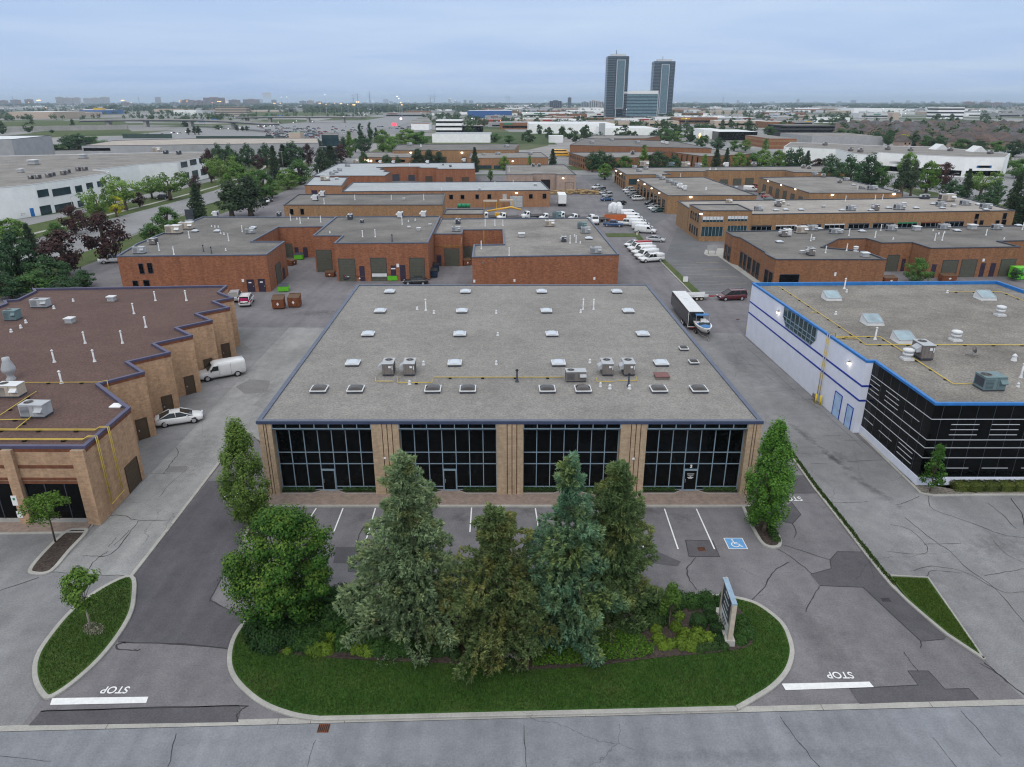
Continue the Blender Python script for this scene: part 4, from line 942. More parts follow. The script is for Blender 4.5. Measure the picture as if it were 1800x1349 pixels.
opening(tI, 'window', A, B, [(1714, 376.5, 1720, 385), (1763, 375, 1769, 385), (1712, 388, 1717, 395), (1722, 388, 1728, 395), (1750, 388, 1756, 395), (1761, 387, 1768, 395)], M_glass, M_trim_dark, .06)
tIf, _ = bld('tan_brick_office', 'two-storey tan brick office block with wide upper windows and a lit corner lamp', [(46.2, 176.3), (58.6, 176.3), (58.6, 188), (45.9, 187.5)], 7.5, M_brick_ochre, M_roof_mid, world=True)
A, B = (46.2, 176.3), (58.6, 176.3)
for r in ((1235, 381, 1271.5, 390.5), (1279, 380, 1314, 389), (1232.5, 399, 1270, 415.5), (1278, 397, 1312, 413)):
    s0, s1, z0, z1 = pxrect(A, B, r); mb = MB(); wbox(mb, A, B, s0, s1, z0, z1, -.02, .03, M_glass_blue); w = mb.build('window', tIf); mb = MB()
    for k in range(7): s = s0 + (s1 - s0) * k / 6; wbox(mb, A, B, s - .05, s + .05, z0, z1, .02, .09, M_mullion)
    if r[1] < 385: wbox(mb, A, B, s0, s1, z0 + .5, z1, .03, .05, M_offwhite)
    mb.build('mullion', w, origin=wloc(tIf))
A, B = (45.9, 187.5), (46.2, 176.3)
for s in (2, 4.2, 6.4, 8.6): opening(tIf, 'window', A, B, [(s, s + 1, 4.4, 6.2), (s, s + 1, 1.0, 2.9)], M_glass, M_trim_dark, .05, px=False)
wall_lamp(1232, 375.5, (46.2, 176.3), (58.6, 176.3), 'lit lamp at the top corner of the two-storey tan office', .28, None, 0)
# brown brick L-shaped building right
pj = [(46.6, 156), (46.6, 150), (47.5, 148), (47.5, 133), (47.0, 131), (47.3, 126.3), (67.1, 126.3), (66.6, 134), (60.3, 138.0), (67.3, 146.9), (73.3, 147.3), (74.1, 142.4), (80.4, 142.8), (80.8, 136.8), (99.1, 138.3), (98.6, 144.3), (104.5, 145.0), (130, 147), (130, 163), (117.1, 164.2)]
tJ, _ = bld('brown_brick_building', 'brown brick L-shaped building with arcaded left side and garage doors in its court', pj, 5.9, M_brick_brown, M_roof_dark, world=True)
opening(tJ, 'garage_door', pj[11], pj[12], [(1559, 449, 1578.7, 473)], M_door_ol, M_trim_dark, slats=6)
opening(tJ, 'door', pj[11], pj[12], [(1584.7, 455, 1591, 471)], M_door_pu)
opening(tJ, 'garage_door', pj[13], pj[14], [(1656, 458, 1682, 482), (1689, 457, 1715, 482), (1758, 456, 1783, 481)], M_door_ol, M_trim_dark, slats=7)
opening(tJ, 'door', pj[13], pj[14], [(1637, 465, 1645, 482), (1722.7, 463, 1730.7, 482), (1740, 463, 1749, 481)], M_door_pu)
opening(tJ, 'sign_plate', pj[13], pj[14], [(1727, 455, 1731, 460)], M_white)
opening(tJ, 'sign_plate', pj[5], pj[6], [(1466.5, 479, 1470, 485.5)], M_white)
opening(tJ, 'shop_window', pj[5], pj[6], [(1370, 483, 1403.5, 500)], M_glass, M_trim_dark)
for A, B, rs in ((pj[2], pj[3], ((1.2, 2.7), (3.6, 5.1), (6.2, 8.2), (9.4, 10.8), (11.6, 13.2))), (pj[0], pj[1], ((1, 2.5), (3.4, 4.9))), (pj[4], pj[5], ((.8, 2.2), (2.8, 4.2)))):
    for a, b in rs: opening(tJ, 'window', A, B, [(a, b, .3, 3.2)], M_glass, M_trim_dark, .1, px=False)
# three blocks farther right
tK, _ = bld('tan_brick_warehouse', 'tan brick block with a row of lit lamps and a sloping line of rooftop units', [(47.6, 222.3), (75, 223.3), (73.2, 280.5), (47, 276.5)], 5.6, M_brick_ochre, M_roof_mid, world=True)
A, B = (47, 276.5), (47.6, 222.3)
for k in range(8): s = 3 + k * 6.3; opening(tK, 'window', A, B, [(s, s + 3.4, .2, 3.6)], M_glass, M_door_br, .15, px=False)
for i, (x, y) in enumerate(((1123, 315), (1134, 321.5), (1146.5, 329), (1160, 337))): wall_lamp(x, y + 2, A, B, f'lit wall lamp on the left side of the tan block, {ORD[i]} from the far end', .26, None, 0)
wall_lamp(1214, 346, (47.6, 222.3), (75, 223.3), 'lit lamp on the front wall of the tan block', .34, None, 0)
tL, _ = bld('tan_brick_warehouse', 'tan brick block at right with two lit lamps on its front wall', [(93.4, 228.9), (122.6, 229.1), (123.9, 282.8), (93.6, 279)], 5.6, M_brick_ochre, M_roof_mid, world=True)
A, B = (93.6, 279), (93.4, 228.9)
for k in range(6): s = 6 + k * 7.2; opening(tL, 'garage_door', A, B, [(s, s + 3, .02, 3.6)], M_door_ol, M_trim_dark, .1, px=False, slats=5)
wall_lamp(1463, 342, (93.4, 228.9), (122.6, 229.1), 'lit lamp on the front of the far right tan block, left of two', .32, None, 0)
wall_lamp(1571, 341, (93.4, 228.9), (122.6, 229.1), 'lit lamp on the front of the far right tan block, right of two', .32, None, 0)
for i, (x, y) in enumerate(((1351, 318.5), (1374, 325), (1399, 332.5))): wall_lamp(x, y, A, B, f'lit lamp on the side of the far right tan block, {ORD[i]} from back', .24, None, 0)
pM = [(44.0, 316.0), (44.4, 285.1), (61.7, 286.0), (61.7, 298.8), (78, 299), (80, 303.5), (112.6, 303.7), (113, 295), (134, 294), (142.0, 325.6)]
tM, _ = bld('tan_brick_warehouse', 'tan brick building behind the lamp-lit block with garage doors facing its court', pM, 6.0, M_brick_ochre, M_roof_mid, world=True)
opening(tM, 'garage_door', pM[5], pM[6], [(1288.6, 314.5, 1302.7, 327), (1310, 313.5, 1324, 329), (1265, 316, 1279, 327)], M_door_ol, M_trim_dark, slats=5)
A, B = pM[0], pM[1]
for k in range(5): opening(tM, 'window', A, B, [(2 + k * 5.6, 5 + k * 5.6, .3, 2.8), (2 + k * 5.6, 5 + k * 5.6, 3.6, 5)], M_glass, M_door_br, .1, px=False)
opening(tM, 'shop_window', pM[1], pM[2], [(1105.5, 315, 1119, 325)], M_glass_blue, M_trim_dark)
for x, y, l in ((1084, 300, 'far'), (1092, 305, 'near')): wall_lamp(x, y, A, B, f'lit lamp on the end wall of the tan court building, {l} one', .3, None, 0)
# brown buildings across the cross street
SEQ = [0]
def rowwin(t, A, B, n, w, z0, z1, mat=None, name='window', margin=3.0):
    L = math.hypot(B[0] - A[0], B[1] - A[1]); st = (L - 2 * margin) / n
    for k in range(n):
        s = margin + st * (k + .5); opening(t, name, A, B, [(s - w / 2, s + w / 2, z0, z1)], mat or M_glass, None, px=False, d=.12)
tN, pN = bld('brown_brick_warehouse', 'big brown brick warehouse with dark flat roof beyond the cross street', [(1001.7, 255), (1251, 261), (1188, 248.5), (1027, 243)], 8.5, M_brick_brown, M_roof_dark)
rowwin(tN, pN[0], pN[1], 9, 3, 1, 3.2)
tN2, pN2 = bld('brown_brick_office', 'two-storey brown brick front wing with rows of small windows on its end wall', [(1000, 268), (1031, 277), (1117, 277), (1172, 267)], 6.4, M_brick_brown, M_roof_mid)
rowwin(tN2, pN2[0], pN2[1], 7, 1.8, 1, 2.6); rowwin(tN2, pN2[0], pN2[1], 7, 1.8, 3.9, 5.4); rowwin(tN2, pN2[1], pN2[2], 5, 2.4, 1, 3)
tN3, pN3 = bld('brown_brick_warehouse', 'ribbed brown brick warehouse right of the big one, behind street trees', [(1173.6, 266.5), (1237, 275), (1326, 270.5), (1261, 262)], 6.2, M_brick_brown, M_roof_mid)
rowwin(tN3, pN3[0], pN3[1], 6, .9, .5, 5.6)
tN4, pN4 = bld('brown_brick_warehouse', 'farthest brown brick warehouse, only its roof edge showing behind the big one', [(1027, 244), (1135, 243.5), (1160, 238.5), (1045, 238)], 8.0, M_brick_brown, M_roof_mid)
tP, pP = bld('brown_brick_warehouse', 'broad tan and brown brick warehouse with one lit lamp, behind pines at centre', [(690, 264.5), (905, 263.5), (912, 253), (699, 254)], 7.0, M_brick_ochre, M_roof_dark)
rowwin(tP, pP[0], pP[1], 4, 2.5, 1, 3.4, M_door_br, 'garage_door', 12)
wall_lamp(722, 268, pP[0], pP[1], 'lit lamp high on the broad brown warehouse, left one', .45, None, 0); wall_lamp(812, 268, pP[0], pP[1], 'lit lamp high on the broad brown warehouse, right one', .55, None, 0)
tP2, pP2 = bld('brown_brick_office', 'low brown brick building with a lit window left of the broad warehouse', [(631, 276.5), (727, 277), (723, 267.5), (638, 267.5)], 5.5, M_brick_orange, M_roof_mid)
M_litwin = m_emit('lit_window', (1.0, .85, .55), 2.2)
opening(tP2, 'window', pP2[0], pP2[1], [(641, 281, 649, 285), (651, 281.5, 654, 285)], M_litwin)
opening(tP2, 'window', pP2[0], pP2[1], [(660, 281, 668, 285), (676, 281, 690, 285), (700, 281, 712, 285)], M_glass)
tP3, pP3 = bld('brown_brick_office', 'low brown brick building with pale window strips, between two dark spruces', [(824, 278), (964, 277), (952, 268), (828, 268)], 5.5, M_brick_orange, M_roof_mid)
for a, b in ((832, 864), (868, 906), (912, 940)): opening(tP3, 'shop_window', pP3[0], pP3[1], [(a, 291, b, 297)], M_glass_blue)
wall_lamp(901, 283, pP3[0], pP3[1], 'lit lamp on the low brown building between two spruces', .35, None, 0)
# white office building on the left
pS = [(-234, 140), (-150.5, 205), (-146, 213), (-143.3, 219.8), (-141.4, 236), (-141.0, 256.4), (-143, 262), (-152, 268), (-147.5, 292), (-138.5, 306), (-138.0, 334.5), (-152, 368.1), (-166, 368), (-234.4, 340.3), (-300, 320), (-300, 140)]
tS, _ = bld('white_office_building', 'long white two-storey precast office building with dark square windows', pS, 9.2, M_stucco, M_roof_mid, M_offwhite, world=True)
def quadwin(A, B, rects, mat=None): opening(tS, 'window', A, B, rects, mat or M_glass_blue, M_trim_dark, .1)
quadwin(pS[3], pS[4], [(66, 334, 85, 346), (92, 331, 124, 343), (71, 362, 90, 377), (97, 358, 130, 374)])
quadwin(pS[4], pS[5], [(132.5, 327, 144, 338), (152, 322, 163, 332), (171, 319, 181, 328), (137, 353, 147, 363), (155, 347, 165, 357), (175, 343, 185, 352)])
quadwin(pS[9], pS[10], [(318, 285, 329, 294), (334, 281, 345, 290), (350, 278, 360, 286.5), (322, 304, 332, 314), (338, 300, 348, 311), (353, 297, 363, 307.5)])
opening(tS, 'door', pS[2], pS[3], [(53, 366, 60, 379)], M_trim_blue)
opening(tS, 'shop_window', pS[6], pS[7], [(189, 305, 198, 350)], M_glass)
tS2, pS2 = bld('pale_grey_warehouse', 'pale grey warehouse with blank walls at the far left edge', [(-60, 254), (66, 247), (64, 252), (-60, 250)], 11, M_concrete_wall, M_offwhite) if False else bld('pale_grey_warehouse', 'pale grey warehouse block with blank walls at the far left edge', [(-330, 368), (-262, 392), (-270, 440), (-350, 430)], 14, M_concrete_wall, M_offwhite, world=True)
tS3, pS3 = bld('grey_concrete_warehouse', 'long low grey concrete warehouse with one dark ribbon window, behind the white office', [(143, 256), (196, 256), (560, 251.5), (558, 243), (350, 243.5), (200, 247)], 9, M_concrete_wall, M_roof_beige)
opening(tS3, 'window', pS3[0], pS3[1], [(147, 260.5, 194, 265.5)], M_glass)
tS4, _ = bld('dark_glass_office', 'small cube-shaped office of dark green glass among trees', [(565, 237.5), (594, 237.5), (596, 234), (569, 234)], 11, M_glass_blue, M_roof_mid)
rowwin(tS4, *[G(565, 237.5, 11), G(594, 237.5, 11)], 1, 18, 3, 3.4, M_offwhite, 'window', .5)
# white strip mall right
pQ = [G(x, y, 9) for x, y in ((1378, 258), (1470, 262), (1502, 270), (1535, 272), (1547, 268), (1615, 272), (1700, 276), (1768, 276), (1776, 270), (1700, 263), (1640, 258), (1540, 256), (1450, 252), (1390, 250))]
tQ, _ = bld('white_strip_mall', 'long white shopping strip with two small gables and an arched dark entrance', pQ, 9, M_stucco, M_roof_mid, M_offwhite, world=True)
for i, (a, b, n) in enumerate(((1, 2, 3), (4, 5, 5), (5, 6, 5), (6, 7, 4))): rowwin(tQ, pQ[a], pQ[b], n, 5.5, .6, 2.9, M_glass, 'shop_window', 2)
for i, (a, b, m) in enumerate(((4, 5, M_offwhite), (5, 6, M_rust), (6, 7, M_trim_blue))): rowwin(tQ, pQ[a], pQ[b], 2, 6, 4.2, 5.2, m, 'shop_sign', 8)
mb = MB(); A, B = pQ[3], pQ[4]; s, z = onwall(A, B, 1540, 282); L = math.hypot(B[0] - A[0], B[1] - A[1])
wbox(mb, A, B, L / 2 - 3, L / 2 + 3, .1, 6, 0, .3, M_glass); wbox(mb, A, B, L / 2 - 2, L / 2 + 2, 6, 7.4, 0, .3, M_glass); mb.build('arched_window', tQ)
for px, py, w in ((1656, 264, 7.5), (1723, 268, 7.5)):
    c = G(px, py, 8.6); mb = MB(); h = 2.9; x, y = c
    mb.faces([(x - w / 2, y, 8.6), (x + w / 2, y, 8.6), (x, y, 8.6 + h), (x - w / 2, y + 7, 8.6), (x + w / 2, y + 7, 8.6), (x, y + 7, 8.6 + h)], [(0, 1, 2), (0, 2, 5, 3), (1, 4, 5, 2), (3, 5, 4)], M_offwhite); mb.build('gable', tQ)
# ------------------------------------------------------------------ simple far boxes placed by their base
FARB = []
def farbox(name, label, pl, pr, pt, pb, depth, wall, roof, bands=0, bmat=None, cat='building', top=None):
    a, b = G(pl, pb), G(pr, pb); z = hgt((pl + pr) / 2, pt, ((a[0] + b[0]) / 2, a[1])); y = a[1]
    k = (y + depth) / y if False else 1
    poly = [(a[0], y), (b[0], y), (b[0], y + depth), (a[0], y + depth)]
    c = centroid(poly); t = thing(name, label, cat, (c[0], c[1], 0))
    mb = MB(); mb.prism(poly, -.1, z, wall, cap=False); mb.build('wall', t); mb = MB(); mb.face([(*p, z) for p in offset(poly, .01)], roof); mb.build('roof', t)
    FARB.append((min(a[0], b[0]), max(a[0], b[0]), y, y + depth))
    for k in range(bands):
        mb = MB(); z0 = z * (k + .45) / (bands + .15); z1 = z0 + z / (bands + .3) * .42
        mb.prism(offset(poly, .15), z0, z1, bmat or M_glass_blue); mb.build('window_band', t)
    return t, z, poly
farbox('white_office_building', 'white office with three dark window bands left of the twin towers', 767, 812, 211, 236, 30, M_stucco, M_offwhite, 3, M_glass)
farbox('dark_glass_office', 'low dark glass office attached right of the white banded office', 813, 849, 222, 235.5, 30, M_glass, M_roof_mid)
farbox('white_warehouse', 'long white warehouse with three tiny windows in front of the banded office', 760, 862, 236, 251, 40, M_stucco, M_roof_pale)
farbox('red_roofed_shop', 'low shop with a red roof band left of the white banded office', 723, 754, 218, 229, 30, M_stucco, M_rust)
farbox('blue_big_box_store', 'big blue store with a white roof left of the glass office block', 822, 900, 195, 208, 70, m_plain('store_blue', (.03, .10, .28), .6), M_white)
farbox('red_store', 'red fronted store in front of the blue store', 841, 881, 210, 219, 40, m_plain('store_red', (.35, .03, .04), .6), M_offwhite)
farbox('blue_big_box_store', 'distant blue store with yellow block at far left', 140, 190, 194, 201, 90, MATS['store_blue'], M_metal)
farbox('yellow_store_block', 'yellow entrance block on the distant blue store', 165, 181, 190, 199, 20, m_plain('store_yellow', (.62, .38, .02), .6), M_beige_metal)
farbox('beige_mall', 'pale beige shopping mall at the far left', 17, 95, 197, 209, 120, m_plain('mall_beige', (.45, .36, .29), .8), M_offwhite)
farbox('beige_mall', 'long pale mall wing left of the blue store with yellow block', 95, 140, 198, 206, 100, MATS['mall_beige'], M_offwhite)
farbox('beige_hotel', 'wide beige mid-rise hotel beyond the highway bridge', 380, 434, 188, 203, 24, MATS['mall_beige'], M_roof_mid, 5, M_glass_blue)
farbox('white_warehouse', 'low white warehouse beyond the highway bridge', 306, 346, 194, 203, 40, M_stucco, M_offwhite)
farbox('dark_office_building', 'dark grey office with rows of square windows left of the houses', 1378, 1465, 221, 241, 50, m_plain('charcoal_cladding', (.05, .05, .055), .7), M_roof_dark, 3, M_glass)
farbox('red_brick_office', 'red brick office with banded walls behind the white strip mall', 1352, 1398, 244, 262, 60, M_brick_red, M_roof_mid, 2, M_brick_ochre)
farbox('dark_glass_building', 'low black glass building with a white roof edge left of the red brick office', 1262, 1330, 232, 247, 60, M_glass, M_offwhite)
farbox('grey_warehouse', 'low grey-roofed building behind the white strip mall', 1425, 1552, 240, 257, 70, M_concrete_wall, M_roof_mid)
farbox('white_warehouse', 'white warehouse wall right of the lime trees beyond the towers', 1236, 1266, 228, 245, 40, M_stucco, M_offwhite)
farbox('white_warehouse', 'long white warehouse below the twin towers with pale silos', 1063, 1156, 226, 241, 80, M_stucco, M_offwhite)
farbox('white_warehouse', 'wide pale warehouse in front of the glass office block', 930, 1080, 218, 235, 90, M_stucco, M_offwhite)
farbox('pale_silo', 'tall pale silo beside the long white warehouse', 1054, 1063, 217, 241, 8, M_metal, M_metal)
farbox('white_office_building', 'wide white office with dark bands and dark centre at far right', 1646, 1692, 189, 209, 40, M_stucco, M_roof_mid, 3, M_glass)
farbox('beige_slab_building', 'small beige slab building among far right roofs', 1568, 1580, 198, 211, 20, MATS['mall_beige'], M_offwhite)
farbox('white_warehouse', 'wide white warehouse at right just under the horizon', 1500, 1590, 191, 199, 120, M_stucco, M_offwhite)
farbox('white_tent_shed', 'white tent-like storage shed in the truck yard', 965, 990, 239, 251, 12, M_white, M_white)
farbox('green_roofed_shed', 'small shed with a green roof beside the parked cars by the highway', 508, 528, 233, 244, 14, MATS['mall_beige'], M_green_d)
# twin residential towers and the glass office between them
M_tower = m_glass('tower_glass', (.035, .06, .085), .2, .35); M_tower_l = m_glass('pale_tower_glass', (.10, .16, .19), .15, .4)
M_slab = m_plain('tower_slab', (.20, .23, .26), .7)
def tower(pl, pr, pt, pb, depth, label, fr, rot):
    a, b = G(pl, pb), G(pr, pb); w = b[0] - a[0]; y = a[1]; z = hgt((pl + pr) / 2, pt, ((a[0] + b[0]) / 2, y)); cx = (a[0] + b[0]) / 2
    t = thing('residential_tower', label, 'tower', (cx, y + depth / 2, 0)); FARB.append((a[0] - 5, b[0] + 5, y - 5, y + depth + 5))
    mb = MB(); mb.prism([(a[0], y), (b[0], y), (b[0], y + depth), (a[0], y + depth)], 0, z, M_tower); mb.build('wall', t)
    nf = int(z / 3.0); mb = MB()
    for k in range(1, nf):
        zz = z * k / nf
        for x0, x1 in ((a[0], a[0] + w * .36), (b[0] - w * .2, b[0])): mb.box(((x0 + x1) / 2, y - .5, zz), (x1 - x0 + .3, 2.2, .55), M_slab)
        mb.box((a[0] - .6, y + depth / 2, zz), (2.0, depth * .9, .55), M_slab); mb.box((b[0] + .4, y + depth / 2, zz), (1.6, depth * .9, .55), M_slab)
    mb.build('balcony', t)
    x0, x1, z0, z1 = a[0] + w * fr[0], a[0] + w * fr[1], z * fr[2], z * .94
    mb = MB(); mb.box(((x0 + x1) / 2, y - 1.1, (z0 + z1) / 2), (x1 - x0, 2.6, z1 - z0), M_tower_l); p = mb.build('glass_panel', t)
    mb = MB(); f = 1.3
    for x in (x0, x1): mb.box((x, y - 1.5, (z0 + z1) / 2), (f, 3.2, z1 - z0 + f), M_white_line)
    for zz in (z0, z1): mb.box(((x0 + x1) / 2, y - 1.52, zz), (x1 - x0 - f, 3.2, f), M_white_line)
    mb.build('white_frame', t)
    mb = MB(); mb.box((cx + w * .02, y + depth / 2, z + 2.2), (w * .7, depth * .6, 4.4), M_offwhite); mb.tube([(cx - w * .1, y + 4, z + 4), (cx - w * .1, y + 4, z + 11)], .5, M_trim_dark, 6); mb.build('roof_plant', t)
    return t
tower(1064, 1100, 99, 210, 30, 'left and taller of two dark glass residential towers with a tall white frame', (.44, .82, .18), 0)
tower(1144, 1180, 108, 206, 30, 'right one of two dark glass residential towers, behind the glass office', (.36, .72, .06), 0)
t, z, poly = farbox('glass_office_building', 'pale glass office block with white curved roof between the two towers', 1081, 1154, 164, 210, 30, m_glass('office_glass', (.13, .21, .24), .2, .4), M_white, 0)
for k in range(7):
    mb = MB(); zz = z * (.08 + .125 * k); mb.prism(offset(poly, .3), zz, zz + z * .045, M_tower); mb.build('window_band', t)
mb = MB(); x0, x1, y = poly[0][0], poly[1][0], poly[0][1]; n = 10
pr = [(x0 + (x1 - x0) * i / n, z + 4.5 * math.sin(min(1, (i / n) * 1.35 + .12) * math.pi * .55)) for i in range(n + 1)]
for (xa, za), (xb, zb) in zip(pr, pr[1:]): mb.faces([(xa, y - .8, z - 1.5), (xb, y - .8, z - 1.5), (xb, y - .8, zb), (xa, y - .8, za), (xa, y + 30, z - 1.5), (xb, y + 30, z - 1.5), (xb, y + 30, zb), (xa, y + 30, za)], [(0, 1, 2, 3), (3, 2, 6, 7)], M_white)
for x in (x0, x1): mb.box((x, y - .6, z / 2), (1.4, 1.6, z), M_white_line)
mb.build('roof_screen', t)
farbox('white_podium', 'low white podium building right of the glass office', 1154, 1200, 207, 216, 40, M_stucco, M_offwhite, 1, M_glass)
# ================================================================== things on the roofs
def proto(name, build):
    o = bpy.data.objects.new(name, None); COL.objects.link(o); o.empty_display_size = .3; build(o); proto_children(o); return [o, False]
def use(p, loc, rz=0.0, scale=None, cat=None, group=None):
    if not p[1]: p[1] = True; o = p[0]
    else: o = copy_tree(p[0])
    o.location = loc; o.rotation_euler = (0, 0, rz); o.scale = (scale or (1, 1, 1)) if not isinstance(scale, (int, float)) else (scale,) * 3
    return tag(o, None, cat, group)
def lm(mb, n, p): return mb.build(n, p, origin=(0, 0, 0))
def fan(o, x, y, z, r):
    mb = MB(); n = 18; mb.face([(x + r * math.cos(2 * math.pi * i / n), y + r * math.sin(2 * math.pi * i / n), z + .012) for i in range(n)], M_black)
    for i in range(n):
        a, b = 2 * math.pi * i / n, 2 * math.pi * (i + 1) / n
        mb.face([(x + r * math.cos(a), y + r * math.sin(a), z + .03), (x + r * math.cos(b), y + r * math.sin(b), z + .03), (x + r * 1.12 * math.cos(b), y + r * 1.12 * math.sin(b), z + .02), (x + r * 1.12 * math.cos(a), y + r * 1.12 * math.sin(a), z + .02)], M_metal_d)
    for k in range(2): mb.box((x, y, z + .028), (2 * r, .03, .014), M_metal_d, k * math.pi / 2)
    mb.lathe((x, y, z + .01), [(r * .25, 0), (r * .2, .02)], M_metal_d, 8); lm(mb, 'fan', o)
def unit_hood(body, top):
    def f(o):
        mb = MB(); mb.box((0, 0, .16), (1.12, 1.75, .14), M_trim_dark); lm(mb, 'base_rail', o)
        mb = MB(); mb.box((0, 0, .78), (1.1, 1.8, 1.1), body); mb.box((.555, 0, .7), (.02, 1.2, .7), M_trim_dark)
        for k in range(3): mb.box((-.34 + .34 * k, -.905, .75), (.012, .012, 1.0), M_trim_dark)
        lm(mb, 'cabinet', o)
        mb = MB(); mb.box((0, 0, 1.355), (1.2, 1.9, .05), top); lm(mb, 'lid', o)
        fan(o, 0, .35, 1.38, .36)
        mb = MB(); mb.faces([(-.56, -.7, 1.28), (-1.0, -.7, 1.0), (-1.0, .2, 1.0), (-.56, .2, 1.28), (-.56, -.7, .7), (-1.0, -.7, .7), (-1.0, .2, .7), (-.56, .2, .7)], [(0, 1, 2, 3), (0, 4, 5, 1), (1, 5, 6, 2), (2, 6, 7, 3)], top); lm(mb, 'intake_hood', o)
        mb = MB(); mb.box((.2, -.915, 1.02), (.26, .02, .22), M_white); mb.box((.46, -.915, .95), (.09, .02, .4), M_offwhite); lm(mb, 'label_plate', o)
    return f
def unit_long(body, top, L=2.0, W=1.1, Hh=.95):
    def f(o):
        mb = MB(); mb.box((0, 0, .1), (L, W, .14), M_trim_dark); lm(mb, 'base_rail', o)
        mb = MB(); mb.box((0, 0, .17 + Hh / 2), (L, W, Hh), body)
        for k in range(7): mb.box((-L * .27, -W / 2 - .01, .3 + k * Hh * .11), (L * .38, .02, .035), M_trim_dark)
        mb.box((-L / 2 - .01, 0, .2 + Hh * .5), (.02, W * .8, Hh * .7), M_trim_dark); mb.box((L * .1, -W / 2 - .006, .2 + Hh / 2), (.014, .012, Hh * .9), M_trim_dark)
        lm(mb, 'cabinet', o)
        mb = MB(); mb.box((0, 0, .19 + Hh), (L + .06, W + .06, .05), top); lm(mb, 'lid', o)
        fan(o, -L * .25, .05, .22 + Hh, W * .3)
        mb = MB(); mb.faces([(L * .18, -W / 2, Hh * .95), (L * .5, -W / 2, Hh * .95), (L * .5, -W / 2 - .35, Hh * .7), (L * .18, -W / 2 - .35, Hh * .7), (L * .18, -W / 2, Hh * .5), (L * .5, -W / 2, Hh * .5)], [(0, 3, 2, 1), (0, 4, 3), (1, 2, 5), (3, 4, 5, 2)], top); lm(mb, 'intake_hood', o)
    return f
P_hood = proto('rooftop_unit', unit_hood(M_metal_d, M_metal)); P_long = proto('rooftop_unit', unit_long(M_metal_d, M_metal))
P_grey = proto('rooftop_unit', unit_long(M_metal, M_metal)); P_beige = proto('rooftop_unit', unit_long(M_beige_metal, M_offwhite)); P_teal = proto('rooftop_unit', unit_long(M_metal_teal, M_metal_teal, 2.0, 1.5, 1.25)); P_white = proto('rooftop_unit', unit_hood(M_offwhite, M_white)); P_dark = proto('rooftop_unit', unit_hood(M_trim_dark, M_metal))
def sky_dome(dome, frame, s=.72):
    def f(o):
        mb = MB(); mb.box((0, 0, .1), (s * 2, s * 2, .24), M_trim_dark); lm(mb, 'curb', o)
        mb = MB(); t = .1
        for x, y, w, d in ((-s, 0, t, 2 * s + t), (s, 0, t, 2 * s + t), (0, -s, 2 * s - t, t), (0, s, 2 * s - t, t)): mb.box((x, y, .25), (w, d, .1), frame)
        lm(mb, 'frame', o)
        mb = MB(); n = 8; g = [(-s + .04 + (2 * s - .08) * i / n, -s + .04 + (2 * s - .08) * j / n) for j in range(n + 1) for i in range(n + 1)]
        mb.faces([(x, y, .27 + .24 * (1 - (x / s) ** 4) * (1 - (y / s) ** 4)) for x, y in g], [(j * (n + 1) + i, j * (n + 1) + i + 1, (j + 1) * (n + 1) + i + 1, (j + 1) * (n + 1) + i) for j in range(n) for i in range(n)], dome, True); lm(mb, 'dome', o)
    return f
P_skyw = proto('skylight', sky_dome(M_dome_w, M_offwhite, .66)); P_skyd = proto('skylight', sky_dome(M_dome_d, M_offwhite)); P_skys = proto('skylight', sky_dome(M_dome_d, M_offwhite, .45))
def stack(h, r, m, cap):
    def f(o):
        mb = MB(); mb.lathe((0, 0, 0), [(r * 2.2, 0), (r * 1.8, .08), (r * 1.05, .3), (r, .32), (r, h)], m, 10); lm(mb, 'pipe', o)
        mb = MB(); mb.lathe((0, 0, h), [(r * .9, .0), (r * 1.7, .06), (r * 1.7, .1), (r * .3, .22)], cap, 10); lm(mb, 'cap', o)
    return f
P_stack = proto('vent_stack', stack(1.25, .085, M_offwhite, M_offwhite)); P_vent = proto('roof_vent', stack(.22, .085, M_offwhite, M_offwhite)); P_black = proto('vent_stack', stack(1.1, .09, M_trim_dark, M_black))
def turbine(o):
    mb = MB(); mb.box((0, 0, .1), (1.0, 1.0, .2), M_offwhite); lm(mb, 'curb', o)
    mb = MB(); mb.lathe((0, 0, .2), [(.36, 0), (.36, .28), (.5, .32), (.5, .52), (.36, .56), (.36, .66), (.54, .70), (.54, .92), (.2, 1.02)], M_offwhite, 18); lm(mb, 'vent_head', o)
P_turb = proto('exhaust_vent', turbine)
def wedge(o):
    mb = MB(); w, d = 1.05, .95
    mb.faces([(-w, -d, 0), (w, -d, 0), (w, d, 0), (-w, d, 0), (-w * .9, -d * .95, .35), (w * .9, -d * .95, .35), (w * .9, d * .9, .95), (-w * .9, d * .9, .95)], [(0, 1, 5, 4), (1, 2, 6, 5), (2, 3, 7, 6), (3, 0, 4, 7)], M_offwhite); lm(mb, 'curb', o)
    mb = MB(); mb.face([(-w * .85, -d * .9, .38), (w * .85, -d * .9, .38), (w * .85, d * .85, .96), (-w * .85, d * .85, .96)], m_glass('skylight_glass', (.24, .32, .36), .15)); lm(mb, 'pane', o)
    mb = MB()
    for a, b in (((-w * .9, -d * .95, .37), (w * .9, -d * .95, .37)), ((-w * .9, d * .9, .97), (w * .9, d * .9, .97)), ((-w * .9, -d * .95, .37), (-w * .9, d * .9, .97)), ((w * .9, -d * .95, .37), (w * .9, d * .9, .97))): mb.tube([a, b], .05, M_metal, 6)
    lm(mb, 'frame', o)
P_wedge = proto('skylight', wedge)
def rz_(k=.15): return rng.uniform(-k, k)
Zm = ZT - .12; a8 = lambda x, y: (520 + x * .46111, 490 + y * .46111)
yaw = math.atan2(1.2, 47.8)
